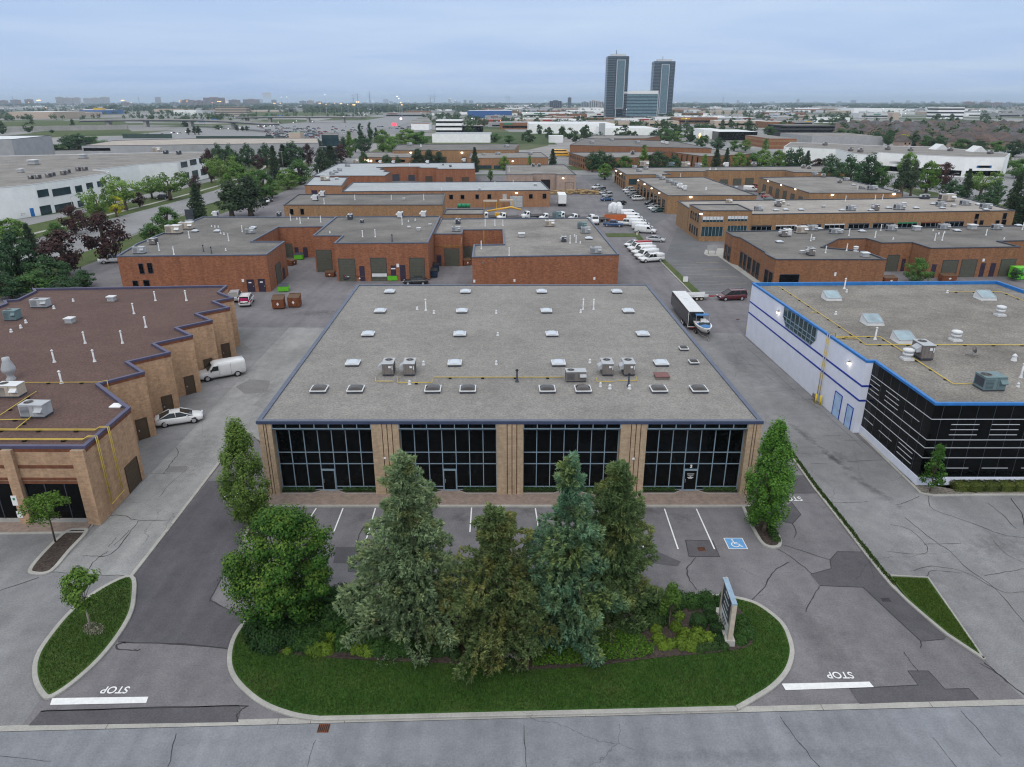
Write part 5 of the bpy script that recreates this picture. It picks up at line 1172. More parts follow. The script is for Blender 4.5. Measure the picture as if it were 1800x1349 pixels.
for row, (yy, xs) in enumerate(((55, (358, 647, 937, 1223)), (129, (322, 633, 955, 1267)), (217, (276, 625, 976, 1322)), (328, (218, 606, 1001, 1392)))):
    for x in xs:
        px, py = a8(x, yy - 4); auto(use(P_skyw, G3(px, py, Zm + .12), yaw, 1.0, 'skylight', 'white domed skylights on the big grey roof'), 'white domed skylight', f'in the {("back", "second", "third", "fourth")[row]} row of the big roof')
for o in [o for o, l, z in AUTO if l.startswith('white domed')]: o.location.z = Zm
for x in (90, 229, 523, 656, 958, 1094, 1382, 1535):
    px, py = a8(x, 428); auto(use(P_skyd, G3(px, py, Zm), yaw, .98, 'skylight', 'smoked skylights along the front of the big grey roof'), 'smoked domed skylight', 'in the front row of the big grey roof')
for x, y, d in ((1478, 272, 'farther back'), (1516, 324, 'nearer the front')): o = use(P_skys, G3(*a8(x, y), Zm), yaw, .95, 'skylight'); o['label'] = f'small smoked skylight near the right roof edge, {d} of two'
mb = MB(); c = G3(*a8(1394, 378), Zm); mb.box((c[0], c[1], c[2] + .14), (1.3, 1.2, .28), M_metal_d); mb.box((c[0], c[1], c[2] + .31), (1.4, 1.3, .07), m_plain('dull_red_metal', (.16, .065, .06), .5)); tag(mb.build('roof_hatch', at=c), 'dull red low roof hatch among the skylights at right', 'roof hatch')
for x, l in ((352, 'leftmost'), (432, 'second from left'), (1180, 'second from right'), (1261, 'rightmost')):
    px, py = a8(x, 381); o = use(P_hood, G3(px + 2, py - 9, Zm), yaw, .96, 'rooftop unit', 'grey hooded units on the big roof'); o['label'] = f'brown-grey hooded rooftop unit with round fan, {l} of four on the big roof'
o = use(P_long, G3(*a8(1066, 388), Zm), yaw, (.95, .95, .92), 'rooftop unit'); o['label'] = 'long low rooftop unit beside the yellow pipe, right of centre on the big roof'
zp = Zm + .18; g8 = lambda x, y: G3(*a8(x, y), zp)
pipe('gas_pipe', 'yellow gas pipe running along the big grey roof between the unit groups', [[g8(400, 396), g8(518, 396), g8(526, 376), g8(1022, 376)]], .045)
pipe('gas_pipe', 'short yellow gas pipe in front of the leftmost rooftop units', [[g8(304, 376), g8(304, 391), g8(372, 391)], [g8(389, 375), g8(389, 396), g8(450, 396)]], .04)
pipe('gas_pipe', 'short yellow gas pipe in front of the rightmost rooftop units', [[g8(1146, 378), g8(1148, 392), g8(1215, 392)], [g8(1228, 388), g8(1300, 388), g8(1298, 374)]], .04)
def props(tab, z, zone, yawv=0.0):
    for kind, pts in tab:
        p, look, cat, s = KINDS[kind]
        for q in pts:
            k = q[2] if len(q) > 2 else 1
            auto(use(p, G3(q[0], q[1], z), yawv + (0 if cat in ('skylight', 'roof hatch') else rz_(.05)), (s * k * rng.uniform(.92, 1.08), s * k * rng.uniform(.95, 1.1), s * k * rng.uniform(.9, 1.1)) if cat != 'skylight' else s * k, cat, f'{cat}s {zone}'), look, zone)
P_box = proto('roof_exhaust_box', lambda o: [(lambda mb: (mb.box((0, 0, .35), (.8, .8, .5), M_metal), lm(mb, 'cabinet', o)))(MB()), (lambda mb: (mb.box((0, 0, .64), (1.0, 1.0, .1), M_offwhite), mb.box((0, 0, .05), (1.0, 1.0, .12), M_metal_d), lm(mb, 'cap', o)))(MB())])
P_fskyl = proto('skylight', sky_dome(M_dome_w, M_offwhite, .6))
KINDS = {'hood': (P_hood, 'brown-grey hooded rooftop unit', 'rooftop unit', 1.0), 'long': (P_grey, 'long grey rooftop unit', 'rooftop unit', 1.0), 'beige': (P_beige, 'beige rooftop unit', 'rooftop unit', 1.0), 'white': (P_white, 'off-white hooded rooftop unit', 'rooftop unit', 1.0), 'dark': (P_dark, 'dark hooded rooftop unit', 'rooftop unit', .9), 'teal': (P_teal, 'teal-grey rooftop unit', 'rooftop unit', 1.0),
 'stack': (P_stack, 'thin pale vent stack', 'vent stack', 1.0), 'vent': (P_vent, 'small white roof vent', 'roof vent', 1.0), 'black': (P_black, 'thin black vent stack', 'vent stack', 1.0), 'turb': (P_turb, 'round stepped exhaust vent', 'exhaust vent', 1.0), 'wedge': (P_wedge, 'sloping glass skylight', 'skylight', 1.0), 'box': (P_box, 'square grey exhaust box', 'exhaust box', 1.0), 'sky': (P_fskyl, 'pale domed skylight', 'skylight', 1.0)}
A8 = lambda L: [a8(*p) for p in L]
props([('stack', A8([(496, 122), (1095, 118), (1135, 118)])), ('vent', A8([(463, 118), (527, 133), (764, 133), (1086, 130), (770, 217), (487, 329), (764, 328), (1121, 321), (434, 403), (1161, 412), (1197, 420), (1272, 420)])), ('black', A8([(843, 394), (1268, 410)]))], Zm, 'on the big grey roof')
props([('long', [(73, 540)]), ('teal', [(24, 562, .8)]), ('beige', [(22, 696, 1.05)]), ('long', [(66, 731, 1.12)]), ('stack', [(273.5, 529), (327.8, 529), (235.7, 552), (256.7, 576), (150, 604), (215.6, 604), (95.8, 637), (166.4, 636), (108.4, 674)]), ('vent', [(129, 530), (20, 584), (37, 577), (46, 568), (95, 543)]), ('box', [(197, 530), (124, 568)])], 6.7, 'on the brown roof')
c = G3(20, 668, 6.7); mb = MB(); mb.lathe(c, [(.42, 0), (.45, .12), (.3, .3), (.3, .55), (.62, .95), (.62, 1.25), (.34, 2.0), (.34, 2.3)], M_metal, 16); tag(mb.build('exhaust_chimney', at=c), 'bulging grey metal exhaust chimney on the brown roof at far left', 'chimney')
c = G3(206, 715, 6.7); mb = MB(); mb.box((c[0], c[1], c[2] + .1), (1.0, .9, .12), M_white); mb.box((c[0], c[1], c[2] + .03), (.9, .8, .06), M_metal_d); tag(mb.build('roof_hatch', at=c), 'flat white square hatch near the corner of the brown roof', 'roof hatch')
props([('wedge', [(1461.5, 526), (1731, 525.5), (1532.6, 569), (1588, 600)]), ('turb', [(1757, 555), (1679, 599), (1594, 632)]), ('hood', [(1619, 629, 1.15)]), ('teal', [(1737, 683, 1.0)]), ('stack', [(1794, 664), (1484, 508), (1538, 597)]), ('vent', [(1488, 514), (1469, 553), (1782, 634, 1.6), (1789, 680), (1665, 515)])], 7.55, 'on the blue-edged roof')
c = G3(1708, 626, 7.55); o = thing('satellite_dish', 'small grey satellite dish on a stand on the blue-edged roof', 'satellite dish', c)
mb = MB(); mb.tube([c, (c[0], c[1], c[2] + .6)], .04, M_metal, 6)
for k in range(3): mb.box((c[0], c[1], c[2] + .04), (1.3, .08, .06), M_metal_d, k * math.pi / 3)
mb.build('stand', o); mb = MB(); mb.lathe((0, 0, 0), [(.05, 0), (.25, .05), (.4, .15)], M_metal_d, 14); d = lm(mb, 'dish', o); d.location = (0, 0, .7); d.rotation_euler = (R(60), 0, R(30))
props([('beige', [(307, 411, 1.5), (329, 403, 1.3)]), ('hood', [(271, 430, .9), (616, 385, .8)]), ('long', [(246, 446), (333, 394, .7), (440, 411, .9)]), ('white', [(380, 381, .9)]), ('dark', [(491, 380.5, .8)]), ('stack', [(333, 419), (280, 441), (306, 448), (402, 424), (426, 408), (528, 393), (564, 391), (511, 388)]), ('vent', [(372, 399), (378, 400), (384, 400), (388, 411), (394, 413), (397, 441), (522, 386), (542, 385)]), ('black', [(358, 443), (372, 446)]), ('sky', [(343, 408), (382, 408), (445, 402)])], 6.55, 'on the left wing of the red brick building')
props([('dark', [(616, 386, .9), (636.6, 392, .6)]), ('white', [(704, 383), (745, 381.5)]), ('stack', [(637.5, 417), (659.7, 417), (707, 395)]), ('black', [(689.5, 425, 1.1)]), ('box', [(719, 402, .7), (736, 406, .9), (756, 397, .6)]), ('vent', [(730, 388), (718, 390), (580, 410)])], 7.15, 'on the middle block of the red brick building')
props([('dark', [(805.4, 394), (991, 425, .9)]), ('long', [(802, 407, .9), (1047, 445), (1029, 410)]), ('box', [(917, 417, 1.3)]), ('beige', [(966, 398, 1.1)]), ('teal', [(978.6, 384), (1023, 402, .9)]), ('stack', [(853, 398), (870, 397), (884, 397), (1002, 428), (1012.5, 427), (895, 450), (846, 438)]), ('vent', [(1020, 428), (1010, 416)]), ('sky', [(1035, 421, 1.1)])], 6.55, 'on the right wing of the red brick building')
props([('white', [(555, 353, 1.1), (567.5, 346, 1.1)]), ('stack', [(624, 352), (688, 351), (745, 352), (570, 359)]), ('box', [(710, 352, .8)])], 5.75, 'on the low ochre brick roof')
props([('beige', [(572, 318, 1.5)]), ('box', [(592, 316, 1.2)])], 6.35, 'on the brick end block'); props([('stack', [(776, 335), (902, 325), (870, 326)]), ('box', [(843, 334, .9), (941, 327, 1.2)])], 5.15, 'on the long pale roof')
props([('long', [(611, 293), (590, 304), (597, 301), (584, 307)]), ('beige', [(626, 287, 1.3)]), ('white', [(669, 288), (692, 288), (752, 288), (816, 285, 1.2)]), ('dark', [(792, 294, .9), (779, 291, .6)]), ('stack', [(560, 304), (720, 292)])], 5.75, 'on the far pale zigzag roof')
props([('dark', [(937.5, 293), (948, 293)]), ('stack', [(895, 302)])], 6.25, 'on the pinkish warehouse roof')
props([('hood', [(1376, 416, 1.0), (1424, 449)]), ('white', [(1383, 415, 1.1)]), ('beige', [(1407, 410, 1.3)]), ('long', [(1427, 406), (1467, 411), (1658, 404, 1.1), (1566, 406), (1751, 404)]), ('box', [(1476, 410, 1.2), (1610.6, 406, 1.4), (1708, 404, 1.6), (1520, 452, 1.3), (1410, 446, .8)]), ('turb', [(1503.6, 442, .9), (1430, 422, .5)]), ('stack', [(1425, 424), (1451, 445), (1488, 441), (1492, 414.5), (1538, 418), (1548, 406), (1643, 423), (1656, 423), (1733, 414), (1797, 404)]), ('sky', [(1515, 408), (1682, 407), (1370, 427), (1790, 398), (1440, 404)]), ('vent', [(1570, 421), (1640, 406), (1650, 412), (1660, 410), (1765, 421)])], 5.65, 'on the brown brick L-shaped building')
props([('long', [(1333, 371), (1495, 371, 1.1), (1580, 369, 1.2), (1653, 363, 1.1), (1696, 361, 1.2), (1732, 367, 1.2)]), ('hood', [(1367, 363, 1.2), (1538, 370, 1.1)]), ('beige', [(1371, 359), (1663, 354, 1.8), (1281, 357, .8)]), ('box', [(1588, 362, 1.2), (1447, 365, .8), (1386, 362, .7), (1675, 364)]), ('dark', [(1628, 350, 1.1), (1621, 350, 1.1)]), ('sky', [(1364, 371), (1381, 370), (1408, 370), (1480, 371), (1531, 371), (1562, 367), (1610, 367), (1640, 360), (1656, 367), (1720, 361), (1733, 370)]), ('stack', [(1538, 352), (1486, 354), (1551, 351)])], 6.25, 'on the long tan brick strip building')
props([('long', [(1158, 313), (1164, 316), (1176, 321), (1185, 325.5), (1192, 327)]), ('white', [(1195, 331, 1.1), (1203, 334.5, 1.1)]), ('vent', [(1241, 334, 2)]), ('box', [(1294, 331)]), ('stack', [(1196, 312)])], 5.35, 'on the tan block with lit lamps')
props([('hood', [(1447, 312), (1476, 322, .9)]), ('long', [(1533, 334, 1.3), (1487, 318), (1515, 332, .8), (1432, 309)]), ('stack', [(1507, 333)]), ('sky', [(1500, 326)])], 5.35, 'on the far right tan block')
props([('long', [(1115, 296), (1123, 302), (1227, 294, 1.4), (1135, 298)]), ('beige', [(1132, 293, 1.8), (1204.5, 294, 1.8)]), ('teal', [(1180, 292, 1.2)]), ('white', [(1276, 294, 1.5)]), ('hood', [(1325, 293, 1.4), (1412, 296), (1422, 297)]), ('vent', [(1248, 299, 2), (1258, 299, 2)])], 5.75, 'on the tan court building')
props([('long', [(1040, 252, 1.4), (1120, 252, 1.4), (1075, 248, 1.2)]), ('white', [(1165, 253, 1.3), (1172, 254, 1.3)])], 8.25, 'on the big brown warehouse'); props([('dark', [(1112, 272, 1.4)])], 6.15, 'on the brown front wing')
props([('long', [(875, 272, 1.3), (932, 272, 1.3), (850, 273)])], 5.25, 'on the low brown building between spruces'); props([('long', [(890, 259, 1.5), (720, 256, 1.5)]), ('vent', [(740, 258, 3)])], 6.75, 'on the broad brown warehouse')
props([('dark', [(292, 271, 1.5), (315, 272, 1.5)]), ('beige', [(277, 268, 2.0)]), ('hood', [(55, 315, .9), (68, 314.5), (86, 312), (93, 310), (112, 308), (120, 305), (138, 301), (150, 300)]), ('box', [(37, 304, 1.8), (60, 290, 3), (147, 279, 3)])], 8.95, 'on the white office roof')
props([('hood', [(1450, 256, 1.6), (1495, 266, 1.5), (1512, 268, 1.5), (1560, 264, 1.6), (1600, 266, 1.5), (1670, 266, 1.5), (1740, 271, 1.5)])], 8.75, 'on the white strip mall')
# ================================================================== vehicles
def paint(name, c, rough=.25):
    t = NT(name); n = t.noise(1.2, 3); t.b.inputs['Coat Weight'].default_value = .3
    return t.done(t.ramp(n, [(.3, sc(c, .93)), (.7, sc(c, 1.05))]), rough, spec=.5)
PW = paint('white_car_paint', (.64, .65, .66)); PS = paint('silver_car_paint', (.36, .37, .39)); PB = paint('black_car_paint', (.012, .013, .016)); PG = paint('dark_grey_car_paint', (.05, .053, .06))
PR = paint('red_car_paint', (.25, .02, .025)); PM = paint('maroon_car_paint', (.085, .012, .016)); PU = paint('blue_car_paint', (.02, .06, .16)); PT = paint('teal_car_paint', (.03, .075, .08)); PY = paint('school_bus_yellow', (.60, .32, .02)); PO = paint('orange_container_paint', (.50, .12, .03), .5)
M_carglass = m_glass('car_glass', (.012, .018, .02), .05, .5); M_head = m_plain('headlamp_plastic', (.6, .62, .65), .2); M_tail = m_plain('tail_lamp_red', (.30, .012, .012), .3); M_rim = m_plain('alloy_rim', (.42, .43, .45), .35, .1, 1, .4)
def car_hull(mb, st, W, mat):
    ring = 14; V = []
    for x, zb, zt, wf in st:
        hw = W / 2 * wf; h = zt - zb
        half = [(0, zb), (hw * .86, zb), (hw * .98, zb + .12 * h), (hw, zb + .42 * h), (hw * .97, zb + .78 * h), (hw * .9, zb + .96 * h), (hw * .72, zt), (0, zt + .012)]
        V += [(x, y, z) for y, z in half] + [(x, -y, z) for y, z in half[-2:0:-1]]
    n = len(st); fs = [(i * ring + j, (i + 1) * ring + j, (i + 1) * ring + (j + 1) % ring, i * ring + (j + 1) % ring) for i in range(n - 1) for j in range(ring)]
    fs += [tuple(range(ring)), tuple(range((n - 1) * ring, n * ring))[::-1]]
    mb.faces(V, fs, mat, True)
def wheels(o, xs, tw, r, rim=None, w=.22):
    for x in xs:
        for s in (-1, 1):
            mb = MB(); yi, yo = s * (tw / 2 - w), s * tw / 2; n = 14
            c = [(x + r * math.cos(2 * math.pi * k / n), y, r + r * math.sin(2 * math.pi * k / n)) for y in (yi, yo) for k in range(n)]
            mb.faces(c, [(k, (k + 1) % n, n + (k + 1) % n, n + k) for k in range(n)], M_tyre, True); mb.faces(c, [tuple(range(n)), tuple(range(n, 2 * n))], M_tyre)
            wh = lm(mb, 'wheel', o); mb = MB(); q = r * .64
            mb.face([(x + q * math.cos(2 * math.pi * k / n), yo + s * .012, r + q * math.sin(2 * math.pi * k / n)) for k in range(n)], rim or M_rim)
            lm(mb, 'rim', wh)
            mb = MB(); q = r * 1.2
            mb.face([(x + q * math.cos(2 * math.pi * k / n), yo - s * .025, r + q * math.sin(2 * math.pi * k / n)) for k in range(n)], M_black); lm(mb, 'wheel_arch', o)
def greenhouse(o, mb, W, zb, zr, xb0, xr0, xr1, xb1, mat, pillars=(.5,), wt=.74):
    hb, hr = W / 2 * .89, W / 2 * wt
    q = lambda f, u, y: (xb0 + (xb1 - xb0) * f + u * ((xr0 + (xr1 - xr0) * f) - (xb0 + (xb1 - xb0) * f)), y * (hb + (hr - hb) * u), zb + (zr - zb) * u)
    n = 6; V = []
    for i in range(n + 1):
        f = i / n; x = xr0 + (xr1 - xr0) * f
        V += [(x, -hr - .02, zr - .03), (x, -hr * .8, zr + .03), (x, 0, zr + .05), (x, hr * .8, zr + .03), (x, hr + .02, zr - .03)]
    mb.faces(V, [(i * 5 + j, (i + 1) * 5 + j, (i + 1) * 5 + j + 1, i * 5 + j + 1) for i in range(n) for j in range(4)], mat, True)
    pw = .05
    for s in (-1, 1):
        for f in (0.0, 1.0, *pillars): mb.tube([q(f, -.02, s), q(f, 1.0, s)], .04 if f not in (0., 1.) else pw, mat, 6)
    def pane(name, pts):
        m = MB(); m.face(pts, M_carglass); lm(m, name, o)
    pane('windscreen', [q(1, .0, -.97), q(1, .0, .97), q(1, .98, .97), q(1, .98, -.97)]); pane('rear_window', [q(0, 0, .97), q(0, 0, -.97), q(0, .98, -.97), q(0, .98, .97)])
    for s in (-1, 1): pane('side_window', [q(0, 0, s), q(1, 0, s), q(1, .98, s), q(0, .98, s)])
def lamps(o, L, W, zh, zt, zf=None):
    for s in (-1, 1):
        m = MB(); m.box((L / 2 - .06, s * W * .35, zh), (.12, W * .2, .12), M_head); lm(m, 'headlight', o)
        m = MB(); m.box((-L / 2 + .03, s * W * .38, zt), (.1, W * .14, .16), M_tail); lm(m, 'tail_light', o)
    m = MB(); m.box((L / 2 - .02, 0, zh - .2), (.06, W * .62, .16), M_black); lm(m, 'grille', o)
    m = MB(); m.box((-L / 2 + .0, 0, zt - .12), (.03, .36, .12), M_offwhite); lm(m, 'number_plate', o)
def v_sedan(o, pt=PW, rim=None):
    L, W = 4.75, 1.82; mb = MB()
    car_hull(mb, [(-2.37, .42, .80, .72), (-2.28, .3, .93, .9), (-1.9, .24, .98, .97), (-1.3, .22, .96, 1), (0, .2, .93, 1), (.9, .2, .93, 1), (1.4, .22, .88, .99), (1.95, .24, .79, .95), (2.25, .28, .68, .86), (2.37, .36, .56, .7)], W, pt)
    greenhouse(o, mb, W, .93, 1.42, -2.0, -.85, .2, 1.35, pt, (.52,), .7); lm(mb, 'body', o); wheels(o, (-1.42, 1.42), 1.80, .33, rim); lamps(o, L, W, .66, .82)
    for s in (-1, 1): m = MB(); m.box((.85, s * .97, 1.0), (.12, .16, .12), pt); lm(m, 'mirror', o)
def v_suv(o, pt=PW):
    L, W = 4.65, 1.86; mb = MB()
    car_hull(mb, [(-2.32, .5, .95, .8), (-2.24, .34, 1.06, .94), (-1.6, .28, 1.06, 1), (0, .26, 1.04, 1), (.9, .26, 1.04, 1), (1.4, .28, 1.0, .99), (2.0, .3, .93, .95), (2.25, .36, .82, .86), (2.32, .45, .68, .74)], W, pt)
    greenhouse(o, mb, W, 1.04, 1.68, -2.2, -1.85, .35, 1.15, pt, (.3, .62), .78); lm(mb, 'body', o); wheels(o, (-1.36, 1.36), 1.84, .37); lamps(o, L, W, .82, 1.0)
def v_minivan(o, pt=PM):
    L, W = 4.95, 1.9; mb = MB()
    car_hull(mb, [(-2.47, .5, .95, .84), (-2.38, .32, 1.08, .95), (-1.6, .26, 1.08, 1), (0, .24, 1.06, 1), (1.1, .24, 1.04, 1), (1.6, .26, .98, .98), (2.1, .28, .88, .93), (2.38, .34, .76, .84), (2.47, .42, .62, .72)], W, pt)
    greenhouse(o, mb, W, 1.05, 1.75, -2.4, -2.2, .55, 1.55, pt, (.36, .68), .8); lm(mb, 'body', o); wheels(o, (-1.5, 1.5), 1.88, .35); lamps(o, L, W, .74, 1.0)
    m = MB()
    for s in (-1, 1): m.tube([(-1.8, s * .62, 1.84), (.3, s * .62, 1.84)], .025, M_metal, 6)
    lm(m, 'roof_rack', o)
def v_van(o, pt=PW):
    L, W, H = 5.6, 2.0, 2.1; mb = MB()
    car_hull(mb, [(-2.8, .5, 1.95, .9), (-2.74, .36, 2.06, .97), (-1.5, .3, 2.1, 1), (.3, .3, 2.1, 1), (.75, .3, 2.08, 1), (1.05, .3, 1.92, 1), (1.62, .3, 1.22, 1), (1.75, .3, 1.13, .99), (2.3, .32, 1.05, .96), (2.68, .36, .96, .9), (2.8, .45, .75, .8)], W, pt); lm(mb, 'body', o)
    m = MB(); m.face([(1.64, -.82, 1.24), (1.64, .82, 1.24), (1.09, .66, 1.93), (1.09, -.66, 1.93)], M_carglass); w = lm(m, 'windscreen', o); w.location = (.035, 0, .03)
    for s in (-1, 1):
        m = MB(); p = [(.45, s * 1.005, 1.2), (1.42, s * 1.005, 1.2), (1.02, s * .965, 1.78), (.45, s * .965, 1.78)]; m.face(p if s < 0 else p[::-1], M_carglass); lm(m, 'side_window', o)
        m = MB(); m.box((1.35, s * 1.1, 1.3), (.12, .2, .26), M_black); lm(m, 'mirror', o)
        m = MB(); m.box((.4, s * 1.0, 1.2), (.018, .012, 1.3), M_trim_dark); m.box((-1.0, s * 1.0, 1.2), (.018, .012, 1.4), M_trim_dark); lm(m, 'door_seam', o)
    m = MB(); m.box((2.76, 0, .5), (.12, 1.8, .18), M_metal_d); m.box((-2.78, 0, .48), (.1, 1.8, .16), M_metal_d); lm(m, 'bumper', o)
    wheels(o, (-1.7, 1.85), 1.98, .37); lamps(o, L - .02, W, .82, 1.1)
def v_pickup(o, pt=PW, cap=False):
    L, W = 5.6, 1.95; mb = MB()
    car_hull(mb, [(-2.8, .5, 1.12, .94), (-2.74, .42, 1.14, .98), (-.9, .36, 1.14, 1), (.9, .34, 1.12, 1), (1.3, .34, 1.08, 1), (2.3, .36, 1.02, .96), (2.7, .42, .92, .9), (2.8, .5, .78, .8)], W, pt)
    greenhouse(o, mb, W, 1.12, 1.78, -.95, -.8, .6, 1.2, pt, (.5,), .78); lm(mb, 'body', o)
    if cap:
        mb = MB(); car_hull(mb, [(-2.76, 1.1, 1.68, .9), (-2.7, 1.1, 1.84, .95), (-1.05, 1.1, 1.9, .95), (-.98, 1.1, 1.8, .9)], W, pt); lm(mb, 'bed_cap', o)
    else:
        mb = MB(); mb.face([(-2.65, -.78, 1.165), (-1.05, -.78, 1.165), (-1.05, .78, 1.165), (-2.65, .78, 1.165)], M_black); lm(mb, 'cargo_bed', o)
    wheels(o, (-1.75, 1.75), 1.93, .39); lamps(o, L, W, .85, .98)
def v_truck(o, pt=PW):
    mb = MB(); car_hull(mb, [(1.2, .5, 2.3, .95), (1.3, .45, 2.36, 1), (2.1, .45, 2.3, 1), (2.5, .45, 1.55, 1), (3.2, .5, 1.42, .92), (3.5, .55, 1.2, .8)], 2.1, pt); lm(mb, 'cab', o)
    m = MB(); m.face([(2.54, -.85, 1.62), (2.54, .85, 1.62), (2.18, .78, 2.24), (2.18, -.78, 2.24)], M_carglass); w = lm(m, 'windscreen', o); w.location = (.04, 0, .02)
    for s in (-1, 1): m = MB(); p = [(1.5, s * 1.055, 1.5), (2.35, s * 1.055, 1.5), (2.1, s * 1.02, 2.1), (1.5, s * 1.02, 2.1)]; m.face(p if s < 0 else p[::-1], M_carglass); lm(m, 'side_window', o)
    mb = MB(); mb.box((-1.3, 0, .85), (4.8, 2.2, .2), M_trim_dark); mb.box((0, 0, .6), (6.2, .8, .25), M_black); mb.box((1.05, 0, 1.4), (.1, 2.2, 1.0), M_trim_dark)
    for s in (-1, 1): mb.box((-1.3, s * 1.08, 1.05), (4.8, .06, .25), M_metal_d)
    lm(mb, 'flatbed', o); wheels(o, (-2.2, 2.5), 2.1, .45); 
P_v = {k: proto(n, f) for k, n, f in (('sedan', 'parked_car', v_sedan), ('suv', 'parked_car', v_suv), ('minivan', 'parked_van', v_minivan), ('van', 'cargo_van', v_van), ('pickup', 'pickup_truck', v_pickup), ('capped', 'pickup_truck', lambda o: v_pickup(o, PW, True)), ('truck', 'flatbed_truck', v_truck))}
BASE = {'minivan': PM}
def car(kind, front, rear, label, pt=None, group=None, wpos=None, cat=None, scale=1.0):
    a, b = (G(*front), G(*rear)) if wpos is None else wpos
    c = ((a[0] + b[0]) / 2, (a[1] + b[1]) / 2, .02); rz = math.atan2(a[1] - b[1], a[0] - b[0])
    o = use(P_v[kind], c, rz, scale, cat or {'sedan': 'car', 'suv': 'car', 'minivan': 'minivan', 'van': 'van', 'pickup': 'pickup truck', 'capped': 'pickup truck', 'truck': 'truck'}[kind], group); o['label'] = label
    base = BASE.get(kind, PW)
    for ch in COL.objects:
        if ch.parent == o:
            for i, sl in enumerate(ch.material_slots):
                if ch.data.materials[i] == base: sl.link = 'OBJECT'; sl.material = pt or base
    return o
car('sedan', (355, 737), (277, 749), 'white sedan with black rims parked beside the saw-toothed brick wall')
car('van', (354, 669), (427, 656), 'white cargo van parked nose-in at the saw-toothed brick wall')
o = car('minivan', (442, 522), (426, 548), 'white minivan with magenta rear graphics beside the brown roof corner', PW)
mb = MB(); mb.box((-2.42, 0, 1.35), (.06, 1.3, .5), m_plain('magenta_vinyl', (.35, .02, .10), .4)); mb.box((-2.46, 0, .78), (.03, 1.4, .2), M_black)
for s in (-1, 1): mb.box((-1.6, s * .955, .9), (1.2, .02, .35), MATS['magenta_vinyl']); mb.box((-.4, s * .955, .8), (.9, .02, .25), M_stripe)
lm(mb, 'vinyl_graphics', o)
car('suv', (421, 515), (408, 541), 'pale car mostly hidden behind the brown roof corner', PS)
car('suv', (612, 481), (613, 500), 'dark grey car parked facing the first olive garage door', PG)
car('sedan', (711, 500), (752, 500), 'black car with red tail lamps, half hidden behind the big roof edge', PB)
car('pickup', (212, 461), (187, 463), 'white pickup truck tail showing left of the red brick building')
car('minivan', (1262, 528), (1309, 526), 'maroon minivan with roof rack hitched near the utility trailer')
car('capped', (1124, 462), (1164, 459), 'white pickup truck with a bed cap, frontmost in the row beside the grass strip')
car('van', (1114, 457), (1157, 452), 'white van second in the row beside the grass strip')
car('van', (1109, 450), (1152, 446), 'white van third in the row beside the grass strip')
o = car('van', (1101, 443), (1146, 440), 'white van with a red roof box in the row beside the grass strip')
mb = MB(); mb.box((-.9, 0, 2.2), (3.4, 1.5, .22), M_tail); lm(mb, 'roof_box', o)
car('sedan', (1094, 436), (1131, 431), 'white sedan rearmost in the row beside the grass strip')
car('sedan', (1170, 426), (1134, 424), 'silver sedan alone in the dark lot beside the row of vans', PS)
for k in range(6): car('van', (1152 - 5.5 * k, 411 - 6 * k), (1117 - 5.5 * k, 409 - 5.6 * k), f'white cargo van in the tight stack near the truck yard, {ORD[k]} from the front', None, 'white vans stacked by the truck yard')
for f, r, k, pt, lab in (((1092, 338), (1116, 336), 'suv', PW, 'white SUV at the far end of the row along the tan block'), ((1096, 342), (1120, 340.5), 'suv', PS, 'silver SUV second from far end along the tan block'), ((1100, 346), (1124, 344), 'sedan', PG, 'dark sedan third from far end along the tan block'), ((1104, 349.5), (1128, 347), 'sedan', PB, 'black sedan fourth from far end along the tan block'), ((1134, 352), (1110, 353), 'suv', PW, 'white SUV nearest the camera in the far group along the tan block'),
  ((1130, 361), (1158, 359), 'suv', PB, 'black SUV in the near group along the tan block'), ((1134, 366), (1163, 364), 'sedan', PG, 'dark sedan in the near group along the tan block'), ((1136, 370), (1166, 368), 'sedan', PW, 'white sedan in the near group along the tan block'), ((1141, 374), (1172, 372), 'sedan', PT, 'teal sedan nearest the camera along the tan block'),
  ((1038, 334), (1060, 331), 'pickup', PW, 'white pickup farthest in the row opposite the tan block'), ((1046, 338), (1066, 335), 'suv', PG, 'dark SUV second farthest opposite the tan block'), ((1050, 343), (1072, 340), 'sedan', PS, 'silver sedan third opposite the tan block'), ((1056, 348), (1078, 345), 'suv', PS, 'pale SUV fourth opposite the tan block'), ((1076, 353), (1057, 354), 'sedan', PU, 'blue sedan opposite the tan block'), ((1078, 362), (1102, 359), 'sedan', PB, 'black sedan beside the wrapped pallets'),
  ((1333, 337), (1306, 336), 'van', PW, 'white van in the court of the far right tan block'), ((1357, 344), (1333, 343), 'sedan', PB, 'black sedan in the court of the far right tan block'), ((1362, 349), (1337, 348), 'sedan', PR, 'red sedan in the court of the far right tan block'), ((1367, 354), (1342, 353), 'sedan', PT, 'dark green sedan in the court of the far right tan block'), ((1342, 333), (1320, 330), 'suv', PR, 'red car farthest in the court of the far right tan block'),
  ((475, 361), (462, 352), 'sedan', PW, 'white car beside the pines left of the ochre building'), ((480, 358), (468, 350), 'sedan', PB, 'black car beside the pines left of the ochre building'), ((470, 364), (456, 357), 'suv', PB, 'dark car in the shade of the pines'), ((541, 321), (522, 325), 'pickup', PW, 'white pickup truck left of the taller brick end block'),
  ((272, 351), (296, 350), 'suv', PB, 'black SUV under trees on the far side of the street'), ((440, 290), (425, 293), 'suv', PG, 'dark car in the tree-shaded lot by the street'), ((460, 291), (450, 294), 'sedan', PW, 'white car in the tree-shaded lot by the street')):
    car(k, f, r, lab, pt, 'cars parked around the brick blocks')
